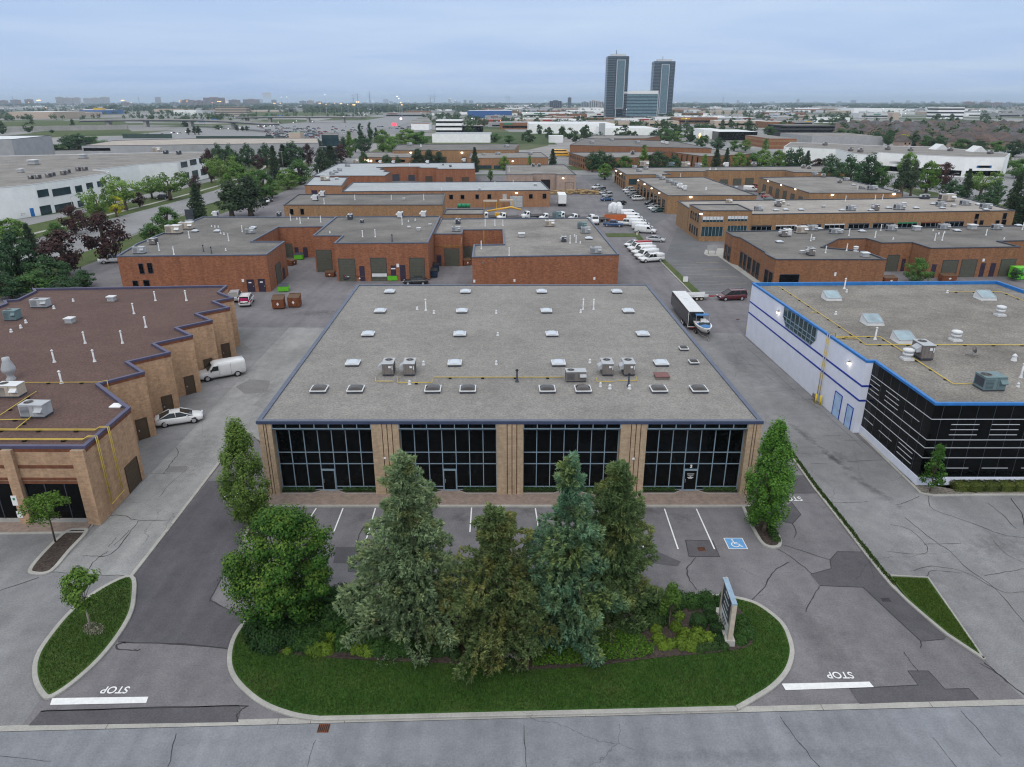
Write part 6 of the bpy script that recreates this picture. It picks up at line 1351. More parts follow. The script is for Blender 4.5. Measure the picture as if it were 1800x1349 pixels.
for i, (x, y) in enumerate(((862, 387), (893, 388), (935, 385), (967, 389), (996, 386), (1018, 390), (1048, 391))): car('truck', (x - 14, y + 1), (x + 16, y - 1), f'white-cab flatbed truck in the yard behind the red brick building, {ORD[i]} from left', None, 'flatbed trucks in the yard')
car('truck', (1052, 402), (1036, 385), 'white-cab truck at the right corner of the red brick roof')
car('pickup', (1093, 399), (1063, 398), 'dark blue pickup beside the orange container', PU); car('pickup', (1112, 397), (1090, 396), 'white pickup behind the dark blue one in the yard')
def simple(name, label, cat, build, loc=None, group=None):
    mb = MB(); build(mb); o = mb.build(name, at=loc); return tag(o, label, cat, group)
# yard things
c = G(1081, 388); mb = MB(); mb.box((c[0], c[1], .95), (6.2, 2.3, 1.6), PO); mb.box((c[0], c[1], 1.76), (5.9, 2.0, .04), M_rust)
for k in range(8): mb.box((c[0] - 2.8 + .8 * k, c[1] - 1.18, .95), (.1, .08, 1.6), PO)
tag(mb.build('scrap_container', at=(c[0], c[1], 0)), 'big ribbed orange scrap container in the truck yard', 'container')
M_wrap = m_plain('white_shrink_wrap', (.6, .61, .63), .35, .2, 2)
for i, (x, y, h) in enumerate(((1074, 374, 2.6), (1081, 375, 2.9), (1089, 376, 2.7), (1078, 370, 2.4), (1087, 371, 2.6))):
    c = G(x, y); o = thing('wrapped_pallet', '', 'pallet load', (c[0], c[1], 0), 0, 'wrapped pallets by the orange container'); mb = MB(); mb.lathe((c[0], c[1], .15), [(.95, 0), (1.05, h * .3), (.95, h * .8), (.6, h * .96), (.2, h)], M_wrap, 7); mb.build('load', o); mb = MB(); mb.box((c[0], c[1], .08), (1.6, 1.6, .14), M_bark_pale); mb.build('pallet', o); auto(o, 'tall white shrink-wrapped pallet load', 'behind the orange container')
c = G(988, 363); o = thing('box_trailer', 'white box trailer parked beside the orange brick workshop', 'trailer', (c[0], c[1], 0)); mb = MB(); mb.box((c[0], c[1] + 3.2, 2.4), (2.6, 8.4, 2.8), M_white); mb.build('box', o); mb = MB(); mb.box((c[0], c[1] + 3.2, .85), (2.3, 8.2, .3), M_black); mb.build('chassis', o)
mb = MB()
for dy in (.2, 1.4):
    for s in (-1, 1): mb.lathe((0, 0, 0), [(0, 0)], M_tyre, 3) if False else mb.box((c[0] + s * 1.0, c[1] + dy, .45), (.4, .85, .85), M_tyre)
mb.build('axle', o)
c = G(880, 385); o = thing('boom_truck', 'yellow boom lift trucks folded in the yard by the orange brick workshop', 'lift truck', (c[0], c[1], 0))
o['label'] = 'yellow folded boom lift machine in the yard by the orange brick workshop'
mb = MB(); mb.tube([(c[0] - 4, c[1], 2.2), (c[0] + 3, c[1] + .5, 3.3), (c[0] + 6, c[1] + .3, 2.6)], .28, PY, 8); mb.build('boom', o); mb = MB(); mb.box((c[0], c[1], 1.2), (3.4, 2.0, 1.2), PY); mb.build('chassis', o); wh = MB()
for x in (-1.2, 1.2): wh.box((c[0] + x, c[1] - .95, .45), (.9, .35, .9), M_tyre)
wh.build('wheel_pair', o)
for i, (x, y) in enumerate(((862, 368), (890, 367))):
    c = G(x, y); simple('lumber_rack', f'pale yellow sheet stack on a rack by the workshop wall, {"left" if i == 0 else "right"} of two', 'rack', lambda mb: (mb.box((c[0], c[1], 2.6), (4.4, 1.4, .5), M_beige_metal), [mb.box((c[0] + a, c[1] + b, 1.2), (.15, .15, 2.3), PY) for a in (-2, 2) for b in (-.6, .6)]), (c[0], c[1], 0))
for i, x in enumerate((808, 816, 823)):
    c = G3(x, 366, 3.7); simple('green_tank', f'green horizontal tank on the brick annex roof, {("left", "middle", "right")[i]} one', 'tank', lambda mb: (mb.tube([(c[0] - .62, c[1], c[2] + .65), (c[0] + .62, c[1], c[2] + .65)], .6, M_green_d, 14), mb.box((c[0], c[1], c[2] + .06), (1.0, .8, .12), M_metal_d)), c, 'green tanks on the annex')
# log pile
rr = random.Random(3); c = G(1010, 341); M_log = m_plain('cut_timber', (.36, .25, .13), .9, .3, 2)
mb = MB()
for k in range(130):
    x = rr.uniform(-13, 13); h = max(.2, 1.5 * (1 - (x / 14) ** 2)) * rr.random(); y = rr.uniform(-2.5, 2.5); a = rr.uniform(-.5, .5)
    mb.tube([(c[0] + x - math.cos(a) * 1.2, c[1] + y - math.sin(a), .15 + h), (c[0] + x + math.cos(a) * 1.2, c[1] + y + math.sin(a), .15 + h * rr.uniform(.7, 1))], rr.uniform(.1, .22), M_log, 6)
o = mb.build('timber_pile', at=(c[0], c[1], 0)); tag(o, 'long heap of cut timber on the gravel beyond the white trailer', 'timber pile', None, 'stuff')
for i, (x, y) in enumerate(((985, 271), (987, 276))):
    c = G(x, y); o = thing('school_bus', f'yellow school bus between the brown warehouses, {"farther" if i == 0 else "nearer"} of two', 'bus', (c[0], c[1], 0)); mb = MB(); car_hull(mb, [(-5.5, .5, 2.9, .95), (-5.3, .45, 3.0, 1), (3.6, .45, 3.0, 1), (4.0, .45, 2.8, 1), (4.3, .45, 1.7, .95), (5.4, .5, 1.5, .85)], 2.5, PY); lm(mb, 'body', o); m = MB(); m.box((-.6, 0, 2.25), (8.8, 2.53, .6), M_carglass); lm(m, 'window_band', o); wheels(o, (-3.2, 3.8), 2.4, .5)
# enclosed black trailer, boat on trailer, utility trailer
zt_ = 2.95
a1, a2, a3, a4 = [G(x, y, zt_) for x, y in ((1180, 512), (1207, 511.5), (1238, 548), (1211, 548.5))]
ctr = ((a1[0] + a2[0] + a3[0] + a4[0]) / 4, (a1[1] + a2[1] + a3[1] + a4[1]) / 4); ax = math.atan2((a4[1] + a3[1] - a1[1] - a2[1]), (a4[0] + a3[0] - a1[0] - a2[0]))
Lt = math.hypot((a4[0] + a3[0] - a1[0] - a2[0]) / 2, (a4[1] + a3[1] - a1[1] - a2[1]) / 2); Wt = 2.4
o = thing('enclosed_trailer', 'long black enclosed trailer with white roof and tandem wheels beside the big roof edge', 'trailer', (ctr[0], ctr[1], .01), ax)
mb = MB(); car_hull(mb, [(-Lt / 2, .55, zt_ - .1, 1), (-Lt / 2 + .05, .5, zt_ - .06, 1), (Lt / 2 - .05, .5, zt_ - .06, 1), (Lt / 2, .55, zt_ - .1, 1)], Wt, PB); mb.sm = [False] * len(mb.sm); lm(mb, 'body', o)
mb = MB(); mb.box((0, 0, zt_ - .03), (Lt - .04, Wt * .92, .06), M_offwhite); lm(mb, 'roof', o)
mb = MB(); mb.box((-Lt * .1, 0, zt_ + .03), (.5, .5, .08), M_offwhite); lm(mb, 'roof_vent', o)
mb = MB(); [mb.box((x, y, zt_ * .5 + .2), (.06, .06, zt_ - .65), M_white) for x in (Lt / 2 + .01,) for y in (-Wt * .47, Wt * .47)]; mb.box((Lt / 2 + .01, 0, .6), (.06, Wt * .9, .1), M_white); lm(mb, 'corner_trim', o)
wheels(o, (Lt * .2, Lt * .2 + .95), Wt + .05, .36, M_white)
mb = MB(); mb.box((Lt / 2 - .3, 0, .45), (.7, 1.6, .12), M_tail); lm(mb, 'rear_bumper', o)
bc = G(1235, 588); bax = math.atan2(G(1245, 603)[1] - G(1222, 572)[1], G(1245, 603)[0] - G(1222, 572)[0]); 
o = thing('motor_boat', 'white motor boat with blue covers on a trailer behind the black trailer', 'boat', (bc[0], bc[1], .01), bax)
mb = MB(); V = []; n = 9
for i in range(n + 1):
    f = i / n; x = -2.6 + 5.4 * f; w = 1.15 * (1 - max(0, (f - .45) / .55) ** 2.2 * .93); zt2 = 1.5 + .12 * f; kz = .55 + .55 * max(0, (f - .5) / .5) ** 2
    V += [(x, -w, zt2), (x, -w * .9, zt2 - .42), (x, -w * .45, kz + .12), (x, 0, kz), (x, w * .45, kz + .12), (x, w * .9, zt2 - .42), (x, w, zt2)]
mb.faces(V, [(i * 7 + j, i * 7 + j + 1, (i + 1) * 7 + j + 1, (i + 1) * 7 + j) for i in range(n) for j in range(6)] + [tuple(range(7))], M_white, True)
mb.faces(V, [(i * 7, (i + 1) * 7, (i + 1) * 7 + 6, i * 7 + 6) for i in range(n)], M_white); lm(mb, 'hull', o)
M_cover = m_plain('blue_boat_cover', (.06, .17, .36), .7, .2, 3)
mb = MB(); mb.faces([(-.5, -.95, 1.56), (.55, -.9, 1.6), (.55, .9, 1.6), (-.5, .95, 1.56), (-.4, 0, 1.75), (.5, 0, 1.78)], [(0, 1, 5, 4), (4, 5, 2, 3), (0, 4, 3), (1, 2, 5)], M_cover); lm(mb, 'cover', o)
mb = MB(); mb.faces([(.75, -.86, 1.6), (2.0, -.5, 1.64), (2.35, 0, 1.68), (2.0, .5, 1.64), (.75, .86, 1.6), (.8, 0, 1.78)], [(0, 1, 2, 5), (5, 2, 3, 4)], M_cover); lm(mb, 'bow_cover', o)
mb = MB(); mb.face([(.62, -.9, 1.55), (.62, .9, 1.55), (.42, .8, 1.95), (.42, -.8, 1.95)], M_carglass); lm(mb, 'windscreen', o)
mb = MB()
for x, z in ((-1.0, 2.6),): mb.tube([(x + .5, -1.0, 1.5), (x, -.95, z), (x, .95, z), (x + .5, 1.0, 1.5)], .04, M_metal, 6)
mb.tube([(-2.2, -1.0, 1.5), (-1.9, -.95, 2.55), (-1.9, .95, 2.55), (-2.2, 1.0, 1.5)], .04, M_metal, 6); mb.box((-1.45, 0, 2.62), (1.2, 1.9, .06), M_cover); lm(mb, 'tower_bar', o)
mb = MB(); mb.box((-1.3, .2, 1.75), (.6, .7, .5), M_white); lm(mb, 'seat', o)
mb = MB()
for s in (-1, 1): mb.tube([(-2.4, s * .75, .48), (1.6, s * .7, .48), (3.6, 0, .5)], .05, M_metal_d, 6)
mb.tube([(3.5, 0, .5), (3.5, 0, .02)], .05, M_metal, 6); lm(mb, 'trailer_frame', o); wheels(o, (-1.1, -.3), 2.1, .3)
a, b = G(1209, 527), G(1241, 526); c = ((a[0] + b[0]) / 2, (a[1] + b[1]) / 2); o = thing('utility_trailer', 'small pale tandem-axle utility trailer with a red drawbar', 'trailer', (c[0], c[1], .01), math.atan2(b[1] - a[1], b[0] - a[0]))
mb = MB(); mb.box((0, 0, .62), (3.4, 1.6, .08), M_offwhite)
for s in (-1, 1): mb.box((0, s * .8, .85), (3.4, .05, .45), M_offwhite); mb.box((0, s * .95, .72), (1.7, .3, .05), M_offwhite)
mb.box((-1.7, 0, .85), (.05, 1.6, .45), M_offwhite); lm(mb, 'bed', o); mb = MB(); mb.tube([(1.6, .5, .5), (3.6, 0, .5), (1.6, -.5, .5)], .07, M_tail, 6); mb.tube([(3.5, 0, .5), (4.3, 0, .5)], .06, M_tail, 6); lm(mb, 'drawbar', o); wheels(o, (-.4, .4), 2.05, .34, M_beige_metal)
# waste containers
def bin_(mat, lidm, mark=True, w=1.9, d=1.4, h=1.35):
    def f(o):
        mb = MB(); mb.faces([(-w / 2, -d / 2, .12), (w / 2, -d / 2, .12), (w / 2, d / 2, .12), (-w / 2, d / 2, .12), (-w / 2, -d / 2 - .12, h * .82), (w / 2, -d / 2 - .12, h * .82), (w / 2, d / 2, h), (-w / 2, d / 2, h)], [(0, 1, 5, 4), (1, 2, 6, 5), (2, 3, 7, 6), (3, 0, 4, 7), (0, 3, 2, 1)], mat)
        for s in (-1, 1): mb.box((s * (w / 2 + .06), -.1, h * .55), (.12, .5, .12), mat)
        for s in (-1, 1): mb.box((s * w * .4, 0, .06), (.14, d * .8, .12), M_black)
        lm(mb, 'hull', o)
        mb = MB(); mb.faces([(-w / 2 - .03, -d / 2 - .16, h * .82 + .02), (w / 2 + .03, -d / 2 - .16, h * .82 + .02), (w / 2 + .03, d / 2, h + .04), (-w / 2 - .03, d / 2, h + .04)], [(0, 1, 2, 3)], lidm); mb.box((0, d / 2 - .02, h + .05), (w + .06, .08, .06), lidm); lm(mb, 'lid', o)
        if mark: mb = MB(); y = -d / 2 - .075; z = h * .45; mb.face([(0, y - .02, z - .22), (.22, y - .04, z), (0, y - .07, z + .22), (-.22, y - .04, z)], M_white); lm(mb, 'diamond_mark', o)
    return f
P_brown = proto('waste_container', bin_(M_rust, m_plain('brown_lid', (.10, .055, .03), .6))); P_green = proto('waste_container', bin_(M_green, M_trim_dark, False)); P_greend = proto('waste_container', bin_(M_green_d, M_black, False)); P_dkb = proto('waste_container', bin_(m_plain('dark_blue_steel', (.02, .04, .08), .6), M_black, False))
for p, px, py, rz, s, lab in ((P_brown, 491, 542, .1, (1.0, 1.1, 1.5), 'tall rusty brown waste container with white diamond, left of the pair'), (P_brown, 519, 539, .0, (1.0, 1.1, 1.5), 'tall rusty brown waste container with white diamond, right of the pair'), (P_green, 499, 512, .15, (.95, .9, .9), 'lime green waste container at the corner of the red brick wing'), (P_green, 526, 456, .1, .95, 'green waste container in the red brick court'), (P_brown, 513, 466, 1.2, .9, 'dark brown waste container against the red brick corner'), (P_brown, 581, 486, .0, (.95, .9, .8), 'low brown waste container left of the garage doors'), (P_brown, 634, 493, 0, (1, .9, .9), 'brown waste container between the first two garage doors'), (P_green, 691, 493, 0, (1, .9, .95), 'lime green waste container in front of the middle garage door'), (P_dkb, 762, 487, .05, (.85, 1.1, 1.2), 'dark blue waste container at the corner of the middle block'), (P_dkb, 766, 477, .05, (.7, .8, 1.2), 'dark waste container behind the blue one at the corner'), (P_brown, 821, 466, .3, (.9, .9, 1.0), 'cluttered brown waste container by the recessed garage door'), (P_brown, 1664, 494, .1, (1.5, 1, 1.0), 'open rusty red container in front of the right court garage doors'), (P_brown, 1562, 497, .05, (1.3, 1, .9), 'rusty red container half hidden behind the blue roof edge')):
    o = use(p, G3(px, py, .02), rz, s, 'waste container'); o['label'] = lab
c = G(1800, 490); tag((lambda mb: (mb.box((c[0], c[1], 1.2), (5, 2.3, 2.2), M_green), [mb.box((c[0] - 2.3 + .75 * k, c[1] - 1.18, 1.2), (.09, .07, 2.2), M_green_d) for k in range(7)], mb.build('roll_off_container', at=(c[0], c[1], 0)))[-1])(MB()), 'bright green roll-off container at the right edge of the court', 'container')
c = G(1650, 487); simple('crate_stack', 'tall stack of pale wooden crates by the court door', 'crates', lambda mb: [mb.box((c[0] + .03 * (k % 2), c[1], .22 + .44 * k), (1.1, .9, .4), M_bark_pale) for k in range(5)], (c[0], c[1], 0))
# monument sign on the island
fr, bk = G(1282, 1140), G(1263, 1080); L = math.dist(fr, bk); ang = math.atan2(fr[1] - bk[1], fr[0] - bk[0]); ctr = ((fr[0] + bk[0]) / 2, (fr[1] + bk[1]) / 2)
o = thing('monument_sign', 'tall narrow monument sign with dark tenant panels on a concrete base on the island', 'sign', (ctr[0], ctr[1], .12), ang)
mb = MB(); mb.box((0, 0, .22), (L, .62, .44), M_curb); lm(mb, 'base', o)
hz = 2.65; pl = L * .82; x0 = L / 2 - .12 - pl
mb = MB(); mb.box((L / 2 - .22, 0, .44 + hz / 2), (.3, .29, hz), M_beige_metal); mb.box((x0 + .15, 0, .44 + hz / 2), (.3, .29, hz), M_beige_metal); lm(mb, 'post', o)
mb = MB(); mb.box((x0 + pl / 2, 0, .44 + hz / 2 + .1), (pl - .62, .25, hz - .3), M_metal_teal); lm(mb, 'cabinet', o)
mb = MB(); mb.box((x0 + pl / 2 - .02, 0, .44 + hz + .06), (pl + .05, .33, .1), m_plain('grey_blue_cap', (.24, .33, .42), .5)); lm(mb, 'cap', o)
for s in (-1, 1):
    p = MB(); p.box((x0 + pl / 2, s * .13, .44 + .5), (pl - .66, .02, .7), M_offwhite); pn = lm(p, 'address_panel', o)
    p = MB(); p.box((x0 + pl / 2, s * .142, .44 + .55), (pl * .4, .012, .12), M_black); p.box((x0 + pl / 2, s * .142, .44 + .34), (pl * .3, .012, .09), M_black); lm(p, 'address_lettering', pn)
    for k in range(4):
        p = MB(); p.box((x0 + pl / 2, s * .13, 1.6 + k * .42), (pl - .66, .02, .35), M_trim_dark); pn = lm(p, 'tenant_panel', o); p = MB(); p.box((x0 + pl / 2, s * .142, 1.61 + k * .42), (pl * (.5, .35, .45, .3)[k], .012, .1), M_offwhite); lm(p, 'tenant_lettering', pn)
mb = MB(); mb.lathe((x0 + .1, 0, .44 + hz + .1), [(.06, 0), (.05, .1), (.01, .16)], M_beige_metal, 8); lm(mb, 'finial', o)
c = G(927, 1180); simple('timber_post', 'short square timber post at the edge of the mulch bed', 'post', lambda mb: mb.box((c[0], c[1], .55), (.14, .14, 1.0), M_bark), (c[0], c[1], 0))
# small signs, lamp posts and poles
def lamp_post(px, py, pt, label, arm=0.0, lit=False, r=.07):
    b = G(px, py); h = hgt(px, pt, b); o = thing('street_lamp', label, 'street lamp', (b[0], b[1], 0))
    mb = MB(); mb.tube([(b[0], b[1], 0), (b[0], b[1], h)], [r * 1.5, r * .8], M_bark_pale, 8); mb.build('pole', o)
    mb = MB(); mb.tube([(b[0], b[1], h), (b[0] + arm * .6, b[1], h + .5), (b[0] + arm, b[1], h + .5)] if arm else [(b[0] - .6, b[1], h), (b[0] + .6, b[1], h)], .05, M_metal, 6); mb.build('arm', o)
    mb = MB(); mb.box((b[0] + arm, b[1], h + (.47 if arm else .05)), (.9, .35, .16), M_metal); mb.build('lamp_head', o); return o
lamp_post(137, 407, 347, 'tall pale street lamp with short arm beside the dark red trees', 2.0); lamp_post(498, 296, 267, 'pale lamp pole among trees left of the pale roof'); lamp_post(444, 290, 253, 'pale lamp pole in front of the long grey warehouse'); lamp_post(327, 268, 238, 'lamp pole behind the right end of the white office'); lamp_post(279, 262, 246, 'short lamp pole behind the white office roof')
lamp_post(773, 288, 265, 'lamp pole in front of the three dark pines'); lamp_post(1059, 297, 271, 'lamp pole beside the dark tree trio'); lamp_post(1646, 322, 290, 'lamp pole among right street trees'); lamp_post(1670, 326, 307, 'curved-arm street lamp in the right street', 2.2); lamp_post(1375, 296, 262, 'lamp pole left of the white strip mall'); lamp_post(1347, 272, 255, 'lamp pole by the red brick banded office')
def plate_sign(px, py, w, h, z, label, mat=None, posts=1, name='sign_board'):
    c = G(px, py); o = thing(name, label, 'sign', (c[0], c[1], 0)); mb = MB()
    for k in range(posts): x = c[0] + (k - (posts - 1) / 2) * w * .7; mb.tube([(x, c[1] + .05, 0), (x, c[1] + .05, z + h * .5)], .04, M_metal_d, 6)
    mb.build('post', o); mb = MB(); mb.box((c[0], c[1], z), (w, .06, h), mat or M_offwhite); mb.build('panel', o); return o
plate_sign(1204.5, 497, .9, 1.0, .65, 'square white sign board on the grass strip', M_white); plate_sign(1251, 448, 2.2, 1.2, 1.5, 'grey two-post sign board on the paved corner', M_metal, 2); plate_sign(335, 391, 2.4, 3.2, 2.0, 'white and dark real-estate board beside the street', M_trim_dark, 2); plate_sign(1119, 425, .5, .7, 1.9, 'thin pale post with small plate at the lawn corner', M_beige_metal)
sheet('paved_corner', [G(*p) for p in ((1237, 447), (1240, 440), (1262, 437), (1276, 438), (1320, 478), (1352, 500), (1330, 500), (1262, 451), (1245, 451))], .08, M_curb, 0)
sheet('grass_strip', [G(*p) for p in ((1158, 456), (1166, 455), (1235, 518), (1222, 521))], .08, M_verge, 0); sheet('grass_strip', [G(*p) for p in ((1064, 411), (1123, 411), (1136, 428), (1127, 428), (1118, 417), (1068, 417))], .08, M_verge, 0)
kerb('grass_strip_kerb', [G(1157, 456), G(1221, 521)], .25, .13)
sheet('dark_parking_lot', [G(*p) for p in ((1122, 408), (1180, 380), (1175, 372), (1095, 330), (1075, 308), (1020, 308), (1040, 325), (1105, 408))] , .006, M_lot_far); sheet('dark_parking_lot', [G(*p) for p in ((1168, 457), (1190, 400), (1240, 420), (1262, 452), (1330, 500), (1322, 522), (1238, 518))], .006, M_lot_far)
for i in range(11):
    f = i / 10; a = G(1172 + 66 * f, 459 + 60 * f); mb = MB(); ribbon(mb, [(a[0] + .4, a[1]), (a[0] + 5.6, a[1])], .09, .012, M_paint_f); structure('parking_line', mb)
for i in range(5):
    a = G(1264 + 17 * i, 462 + 12.5 * i); mb = MB(); ribbon(mb, [(a[0] - 5, a[1]), (a[0] - .3, a[1])], .12, .012, M_paint_y); structure('parking_line', mb)
# ================================================================== vegetation
def unit(v): return v / np.maximum(np.linalg.norm(v, axis=-1, keepdims=True), 1e-9)
def leaf_quads(P, N, size, r, asp=.55):
    n = len(P); T = unit(np.cross(N, r.normal(size=(n, 3)))); B = np.cross(N, T); s = (size * r.uniform(.7, 1.3, n))[:, None]
    return np.stack([P - T * s * .5, P + B * s * asp * .5 + N * s * .08, P + T * s * .5, P - B * s * asp * .5 + N * s * .08], 1).reshape(-1, 3)
def limb_mesh(parent, name, segs, mat):
    mb = MB()
    for pts, rr in segs: mb.tube(pts, rr, mat, 7)
    return lm(mb, name, parent)
def crown_pts(r, shape, h, R_, zb, K, rc):
    """clump centres through the crown"""
    C = []
    while len(C) < K:
        t = r.random(); a = r.random() * 2 * math.pi
        if shape == 'round': env = math.sqrt(max(0, 1 - (2 * t - .92) ** 2)) if t < .96 else .25
        elif shape == 'column': env = min(1, .5 + 1.7 * t) * (1 - max(0, t - .38) ** 1.5 * 1.75)
        elif shape == 'cone': env = (1 - t) ** .8 * min(1, .55 + 4 * t)
        elif shape == 'vase': env = .45 + .62 * math.sin(min(1, t * 1.15) * math.pi * .62)
        elif shape == 'flat': env = 1 - abs(t - .45) * .9
        else: env = 1
        q = R_ * env * r.random() ** .42
        C.append((q * math.cos(a), q * math.sin(a), zb + (h - zb) * t))
    return np.array(C)
def broadleaf(name, seed, h, R_, trunk, n, size, mat, shape='round', K=60, rc=None, bark=None, lumps=.0, trunk_r=None):
    def f(o):
        r = np.random.default_rng(seed); rc_ = rc or R_ * .36
        C = crown_pts(r, shape, h - rc_ * .5, R_ - rc_ * .45, trunk + rc_ * .35, K, rc_)
        if lumps:                                  # uneven outline: push some clumps out, drop others
            C[:, :2] *= (1 + lumps * np.sin(np.arctan2(C[:, 1], C[:, 0]) * 3 + seed) * np.cos(C[:, 2] * 1.7 + seed))[:, None]
        idx = r.integers(0, K, n); D = unit(r.normal(size=(n, 3))); D[:, 2] *= 1.9 if shape == 'column' else .75
        rad = rc_ * r.uniform(.6, 1.25, K)[idx] * r.random(n) ** .33
        P = C[idx] + D * rad[:, None]; P[:, 2] = np.maximum(P[:, 2], trunk * .85)
        ctr = np.array([0, 0, trunk + (h - trunk) * .4]); N = unit(D * .8 + unit(P - ctr) * .5 + np.array([0, 0, .45]) + r.normal(size=(n, 3)) * .45)
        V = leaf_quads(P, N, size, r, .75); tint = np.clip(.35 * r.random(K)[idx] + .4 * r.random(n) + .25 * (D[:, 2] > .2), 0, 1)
        np_mesh('crown', V, np.arange(4 * n).reshape(n, 4), [mat], o, tint)
        tr = trunk_r or max(.05, h * .018); segs = [([(0, 0, -.05), (.03 * h * .1, 0, trunk * .6), (0, .02 * h * .2, trunk + (h - trunk) * .55)], [tr * 1.35, tr, tr * .4])]
        for k in r.choice(K, min(K, 9), replace=False):
            c = C[k]; z0 = trunk * .8 + (c[2] - trunk) * .35; segs.append(([(0, 0, max(z0, trunk * .6)), (c[0] * .5, c[1] * .5, (z0 + c[2]) / 2 + .1), tuple(c)], [tr * .5, tr * .32, tr * .12]))
        limb_mesh(o, 'trunk', segs, bark or M_bark)
    return f
def spruce(seed, h, R_, mat, z0=.5, step=.5, nb=8, tuft=.22, dens=1.0, droop=.5, prof=.85, gap=None, kites=2):
    def f(o):
        r = np.random.default_rng(seed); PP = []; DD = []; SS = []; segs = [([(0, 0, -.1), (0, 0, h * .5), (0, 0, h * .97)], [h * .017, h * .011, .02])]
        z = z0; wi = 0
        while z < h - .2:
            t = (z - z0) / (h - z0); L0 = R_ * (1 - t) ** prof * min(1.0, .6 + 2.4 * t) + .14; n = max(4, int(round(nb * (1 - .4 * t))))
            for b in range(n):
                a = 2 * math.pi * (b + r.uniform(-.4, .4)) / n + wi * 2.4; Lb = L0 * r.choice((.6, .78, .92, 1.05, 1.2))
                if gap and gap(z, a): Lb *= .45
                dr = droop * (1 - t) ** .7 * r.uniform(.7, 1.3); up = .16 + .55 * t
                ca, sa = math.cos(a), math.sin(a); zz = z + r.uniform(-.25, .25) * step
                def pt(s): return np.stack([ca * Lb * s, sa * Lb * s, zz + Lb * (up * s - (dr + up * .6) * s ** 2 + dr * .5 * s ** 3)], -1)
                if Lb > .9: segs.append(([tuple(pt(np.array(s))) for s in (0, .4, .85)], [.014 + .012 * Lb, .008 + .008 * Lb, .006]))
                nl = max(2, int(Lb / .34)); lat = np.array([-sa, ca, 0]); out = np.array([ca, sa, 0])
                for j in range(nl + 1):                                   # lobes: branchlets left, right and on the bough, each a clump of tufts
                    s = .1 + .9 * j / nl; base = pt(np.array(s)); wb = (.10 + .30 * min(Lb, 2.4)) * (1 - .62 * s) * r.uniform(.8, 1.25)
                    for side in ((0,) if j == nl else (-1, 0, 1)):
                        c = base + lat * side * wb + out * abs(side) * wb * .5; c[2] -= abs(side) * wb * .45
                        k = int(15 * dens * (1 if side or j == nl else .7)); q = r.normal(size=(k, 3)); q = q / np.linalg.norm(q, axis=1)[:, None] * (r.random(k) ** .5)[:, None] * (.15 * (.75 + .45 * (1 - t)))
                        hang = r.random(k) ** 2 * .36 * (1 - .75 * t); e = np.where(q[:, 2] > 0, q[:, 2] * .7, q[:, 2] * 1.1) - hang * (q[:, 2] < 0)
                        PP.append(np.stack([c[0] + q[:, 0], c[1] + q[:, 1], c[2] + e], 1)); dv = q * 3 + out * .5 + lat * side * .3; dv[:, 2] -= .25 * (q[:, 2] < 0); DD.append(unit(dv)); SS.append(np.clip(.42 + q[:, 2] * 2.2 + .25 * s - hang + r.uniform(-.2, .2), 0, 1))  # tint paints top light and underside shade; bough tips lighter as new growth
            z += step * (1 - .45 * t) * r.uniform(.85, 1.15); wi += 1
        P = np.concatenate(PP); D = np.concatenate(DD); S_ = np.concatenate(SS)
        P = np.repeat(P, kites, 0) + r.normal(0, .04, (len(P) * kites, 3)); D = np.repeat(D, kites, 0); S_ = np.repeat(S_, kites); n = len(P)
        D = unit(D + r.normal(0, .4, (n, 3)) + np.array([0, 0, .3])); Sd = unit(np.cross(D, r.normal(size=(n, 3)))); ln = tuft * r.uniform(.65, 1.4, n)[:, None]; w = ln * .21
        V = np.stack([P - D * ln * .3, P + Sd * w, P + D * ln * .7, P - Sd * w], 1).reshape(-1, 3)
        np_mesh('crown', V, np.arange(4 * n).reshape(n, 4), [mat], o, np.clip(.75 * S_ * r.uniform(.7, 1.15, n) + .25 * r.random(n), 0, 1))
        limb_mesh(o, 'trunk', segs, M_bark)
    return f
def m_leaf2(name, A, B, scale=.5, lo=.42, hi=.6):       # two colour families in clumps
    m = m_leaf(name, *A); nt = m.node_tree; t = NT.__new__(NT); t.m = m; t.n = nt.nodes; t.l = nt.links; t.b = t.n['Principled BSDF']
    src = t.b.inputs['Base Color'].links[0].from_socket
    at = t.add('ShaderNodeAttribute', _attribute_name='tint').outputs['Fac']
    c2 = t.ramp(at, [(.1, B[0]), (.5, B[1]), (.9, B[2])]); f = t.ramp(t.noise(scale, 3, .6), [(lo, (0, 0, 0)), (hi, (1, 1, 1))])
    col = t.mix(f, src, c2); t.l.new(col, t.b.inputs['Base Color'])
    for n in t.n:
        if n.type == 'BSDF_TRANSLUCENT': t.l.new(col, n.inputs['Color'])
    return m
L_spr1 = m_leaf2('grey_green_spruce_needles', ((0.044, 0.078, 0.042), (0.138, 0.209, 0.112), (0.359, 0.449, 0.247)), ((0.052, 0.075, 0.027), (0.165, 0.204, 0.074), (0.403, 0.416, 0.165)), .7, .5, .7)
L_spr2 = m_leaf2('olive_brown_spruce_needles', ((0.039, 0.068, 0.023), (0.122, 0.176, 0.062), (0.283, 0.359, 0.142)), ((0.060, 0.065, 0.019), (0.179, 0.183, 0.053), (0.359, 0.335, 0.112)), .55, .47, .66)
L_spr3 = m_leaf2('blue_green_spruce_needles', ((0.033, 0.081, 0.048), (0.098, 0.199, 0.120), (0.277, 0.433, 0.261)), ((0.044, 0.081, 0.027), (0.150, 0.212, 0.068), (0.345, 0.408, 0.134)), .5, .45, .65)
L_spr4 = m_leaf2('dark_olive_spruce_needles', ((0.033, 0.068, 0.027), (0.099, 0.163, 0.062), (0.239, 0.327, 0.127)), ((0.048, 0.062, 0.018), (0.142, 0.170, 0.051), (0.299, 0.318, 0.105)), .5, .48, .68)
